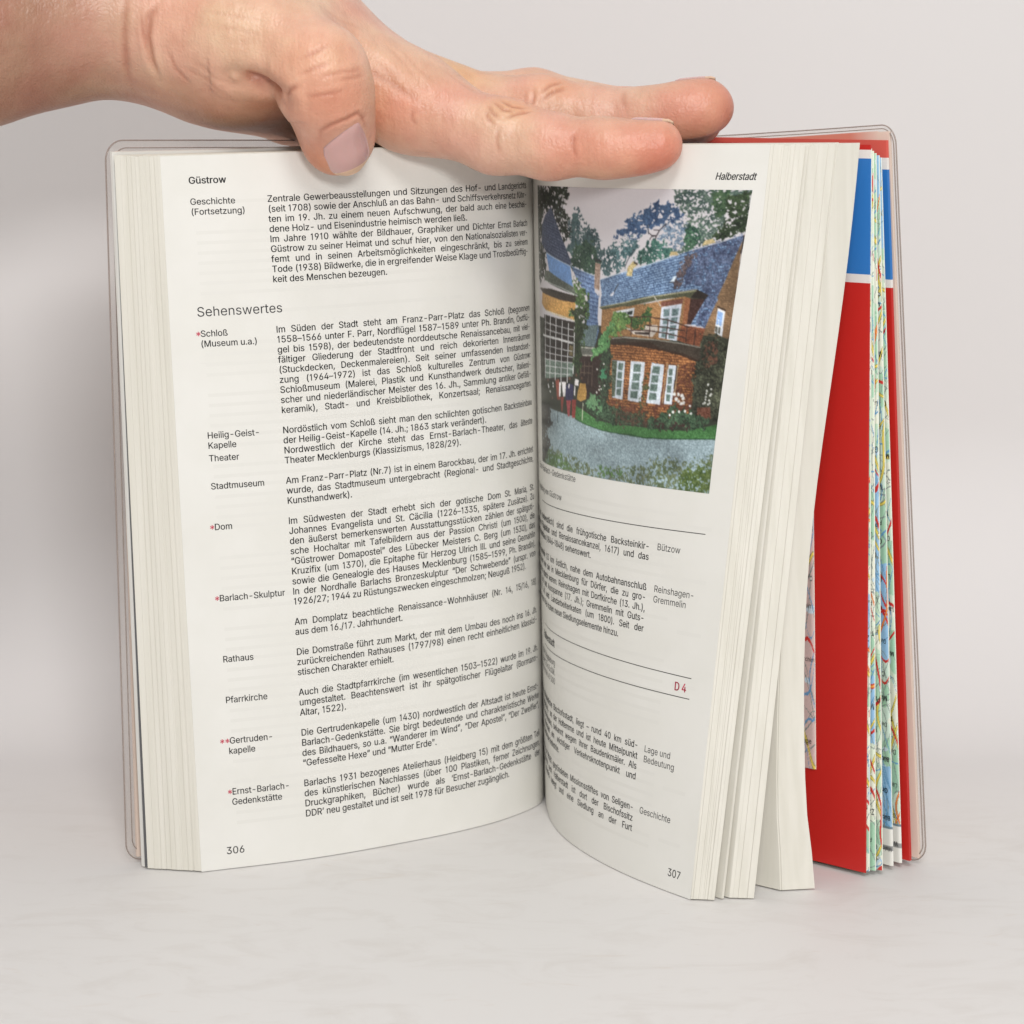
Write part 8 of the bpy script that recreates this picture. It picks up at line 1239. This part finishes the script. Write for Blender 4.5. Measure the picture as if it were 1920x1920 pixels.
def build_hand():
    lo, hi = (-.235, -.058, .150), (.066, .092, .262)
    V, Q = surface_nets(hand_d, lo, hi, .0011)
    V = V.astype(np.float64)
    V = project(hand_d, V, 2); V, Q = subdivide(V, Q); V = project(hand_d, V, 2)
    N = grad(hand_d, V); N /= np.linalg.norm(N, axis=1, keepdims=True)
    disp = np.zeros(len(V)); tint = np.zeros(len(V))
    for (depth, width, P) in CREASES:
        P = np.asarray(P, float).reshape(-1, 3)
        m = (np.abs(V - P.mean(0)) < (np.abs(P - P.mean(0)).max(0) + .006)).all(1)
        d = poly_dist(V[m], P); w = width
        g = np.exp(-(d / w) ** 2); ridge = np.exp(-((d - 2.1 * w) / (1.1 * w)) ** 2)
        # a crease fades towards its ends
        ends = np.minimum(np.linalg.norm(V[m] - P[0], axis=1), np.linalg.norm(V[m] - P[-1], axis=1))
        fade = np.clip(ends / (.25 * np.linalg.norm(np.diff(P, axis=0), axis=1).sum()), .15, 1)
        disp[m] += (-.72 * depth * g + depth * .20 * ridge) * fade; tint[m] = np.maximum(tint[m], g * fade * min(1, depth / .0004))
    V2 = V + N * disp[:, None]
    # skin colour: fair tan with ruddier fingertips, palm side and joints
    c = np.empty((len(V), 3)); c[:] = SKIN['base']
    def blend(col, wgt):
        nonlocal c
        wgt = np.clip(wgt, 0, 1)[:, None]; c = c * (1 - wgt) + np.array(col) * wgt
    for col, centre, rad, amt in SKIN_PATCHES:
        q = np.linalg.norm((V - np.array(centre[:3])) / np.array(rad), axis=1)
        blend(col, amt * np.exp(-q ** 2))
    blend(SKIN['arm'], np.clip((-.088 - V[:, 0]) / .03, 0, 1) * .85)  # browner forearm, with some of its shade put into the skin colour
    blend(SKIN['crease'], tint * .42)
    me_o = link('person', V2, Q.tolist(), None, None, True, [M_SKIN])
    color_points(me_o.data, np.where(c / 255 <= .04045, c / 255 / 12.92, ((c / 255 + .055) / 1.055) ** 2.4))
    return me_o

M_SKIN = vcol_mat('skin', 0.38, **{'Subsurface Weight': 0.15, 'Subsurface Scale': 0.004, 'Specular IOR Level': 0.42})
def skin_nodes():
    n, l, b = nodes(M_SKIN)
    b.inputs['Subsurface Radius'].default_value = (1.0, 0.42, 0.25)
    at = [x for x in n if x.type == 'VERTEX_COLOR'][0]
    tc = n.new('ShaderNodeTexCoord')
    mot = n.new('ShaderNodeTexNoise'); mot.inputs['Scale'].default_value = 130; mot.inputs['Detail'].default_value = 4
    mr = n.new('ShaderNodeMapRange'); mr.inputs['From Min'].default_value = .3; mr.inputs['From Max'].default_value = .7
    mr.inputs['To Min'].default_value = 0; mr.inputs['To Max'].default_value = 1
    mx = n.new('ShaderNodeMixRGB'); mx.blend_type = 'MULTIPLY'; mx.inputs['Fac'].default_value = 1
    cr = n.new('ShaderNodeValToRGB'); cr.color_ramp.elements[0].color = (.90, .80, .76, 1); cr.color_ramp.elements[1].color = (1.04, 1.03, 1.0, 1)
    l.new(tc.outputs['Object'], mot.inputs['Vector']); l.new(mot.outputs['Fac'], mr.inputs['Value']); l.new(mr.outputs['Result'], cr.inputs['Fac'])
    l.new(at.outputs['Color'], mx.inputs['Color1']); l.new(cr.outputs['Color'], mx.inputs['Color2']); l.new(mx.outputs['Color'], b.inputs['Base Color'])
    big = n.new('ShaderNodeTexNoise'); big.inputs['Scale'].default_value = 55; big.inputs['Detail'].default_value = 3
    cr2 = n.new('ShaderNodeValToRGB'); cr2.color_ramp.elements[0].position = .38; cr2.color_ramp.elements[1].position = .62
    cr2.color_ramp.elements[0].color = (1.02, .90, .86, 1); cr2.color_ramp.elements[1].color = (1.0, 1.02, .93, 1)
    mx2 = n.new('ShaderNodeMixRGB'); mx2.blend_type = 'MULTIPLY'; mx2.inputs['Fac'].default_value = 1
    l.new(tc.outputs['Object'], big.inputs['Vector']); l.new(big.outputs['Fac'], cr2.inputs['Fac'])
    l.new(mx.outputs['Color'], mx2.inputs['Color1']); l.new(cr2.outputs['Color'], mx2.inputs['Color2']); l.new(mx2.outputs['Color'], b.inputs['Base Color'])
    vo = n.new('ShaderNodeTexVoronoi'); vo.inputs['Scale'].default_value = 900; vo.feature = 'DISTANCE_TO_EDGE'
    fn = n.new('ShaderNodeTexNoise'); fn.inputs['Scale'].default_value = 420; fn.inputs['Detail'].default_value = 4
    wv = n.new('ShaderNodeTexNoise'); wv.inputs['Scale'].default_value = 160; wv.inputs['Detail'].default_value = 3
    mp = n.new('ShaderNodeMapping'); mp.inputs['Scale'].default_value = (3.2, 1, 1); mp.inputs['Rotation'].default_value = (0, .35, 0)
    l.new(tc.outputs['Object'], mp.inputs['Vector']); l.new(mp.outputs['Vector'], wv.inputs['Vector'])
    l.new(tc.outputs['Object'], vo.inputs['Vector']); l.new(tc.outputs['Object'], fn.inputs['Vector'])
    a1 = n.new('ShaderNodeMath'); a1.operation = 'MULTIPLY_ADD'; a1.inputs[1].default_value = .5
    l.new(vo.outputs['Distance'], a1.inputs[0]); l.new(fn.outputs['Fac'], a1.inputs[2])
    a2 = n.new('ShaderNodeMath'); a2.operation = 'MULTIPLY_ADD'; a2.inputs[1].default_value = 1.2
    l.new(wv.outputs['Fac'], a2.inputs[0]); l.new(a1.outputs[0], a2.inputs[2])
    bp = n.new('ShaderNodeBump'); bp.inputs['Strength'].default_value = 0.42; bp.inputs['Distance'].default_value = 0.0006
    l.new(a2.outputs[0], bp.inputs['Height']); l.new(bp.outputs['Normal'], b.inputs['Normal'])
skin_nodes()
M_NAIL = mat('fingernail', srgb(206, 160, 154), 0.2, **{'Subsurface Weight': 0.15, 'Subsurface Scale': 0.002, 'Coat Weight': 0.6, 'Coat Roughness': 0.12})
M_NAIL_TIP = mat('fingernail_edge', srgb(218, 180, 150), 0.32)
hand = build_hand()
tag(hand, "person's left hand and bare forearm reaching in from the left, pressing on the open book", 'person')

def build_nail(name, O, axis, normal, width, length, free, skew=0.0, label=None):
    """curved plate lying on the finger: O on the bed's middle, axis towards the tip"""
    O = np.array(O); a = np.array(axis, float); a /= np.linalg.norm(a); nn = np.array(normal, float); nn -= a * (nn @ a); nn /= np.linalg.norm(nn); b = np.cross(nn, a)
    np_, nq = 19, 17
    p = np.linspace(-1, 1, np_); q = np.linspace(-1, 1, nq); Pm, Qm = np.meshgrid(p, q, indexing='ij')
    # outline: squarish at the cuticle, rounded at the free end
    w = np.where(Pm > 0, np.sqrt(np.clip(1 - np.abs(Pm) ** 2.6 * .80, 0, 1)), (1 - .10 * np.abs(Pm) ** 3))
    l = np.where(Pm < 0, 1 - .10 * Qm ** 2 * 1.5, 1.0)
    base = O + a * (Pm * l * length / 2)[..., None] + b * (Qm * w * width / 2)[..., None]
    base = base + a * (np.sign(b[0]) * Qm * skew * (1 - Pm) / 2)[..., None]
    X = (base + nn * .012).reshape(-1, 3)
    for _ in range(60):
        X = X - nn * np.clip(hand_d(X), -.002, .002)[:, None] * .8
    h = (X - base.reshape(-1, 3)) @ nn
    ok = (np.abs(hand_d(X)) < 1.5e-4) & (np.abs(Pm.ravel()) < .75) & (np.abs(Qm.ravel()) < .8)
    # a nail is stiffer than the skin: a smooth bend across, straight along
    p_, q_, h_ = Pm.ravel()[ok], Qm.ravel()[ok], h[ok]
    prof = np.polyfit(q_, h_, 2)
    tilt = np.polyfit(p_, h_ - np.polyval(prof, q_), 1)
    Hf = np.polyval(prof, Qm) + np.polyval(tilt, Pm)
    good = (np.abs(hand_d(X)) < 1.5e-4).reshape(np_, nq); H2 = np.where(good, .75 * h.reshape(np_, nq) + .25 * Hf, Hf)
    edge = np.maximum(np.abs(Qm), np.clip(-Pm, 0, 1)) ** 6
    up = .00050 - .0006 * edge + np.where(Pm > .72, .0002, 0)
    top = base + nn * (H2 + up)[..., None]
    bot = top - nn * .0005
    V = np.concatenate([top.reshape(-1, 3), bot.reshape(-1, 3)]); n = np_ * nq
    F = [(i*nq + j, i*nq + j + 1, (i+1)*nq + j + 1, (i+1)*nq + j) for i in range(np_ - 1) for j in range(nq - 1)]
    M = [1 if i / (np_ - 1) * 2 - 1 > free else 0 for i in range(np_ - 1) for j in range(nq - 1)]
    F2 = [tuple(reversed([k + n for k in f])) for f in F]
    ring = [j for j in range(nq)] + [i*nq + nq - 1 for i in range(1, np_)] + [(np_-1)*nq + j for j in range(nq - 2, -1, -1)] + [i*nq for i in range(np_ - 2, 0, -1)]
    F3 = [(x, y, y + n, x + n) for x, y in zip(ring, ring[1:] + ring[:1])]
    o = link(name, V, F + F2 + F3, None, hand, True, [M_NAIL, M_NAIL_TIP], M + M + [1] * len(F3))
    if label: o['label'] = label
    return o
for args in NAILS: build_nail(*args)
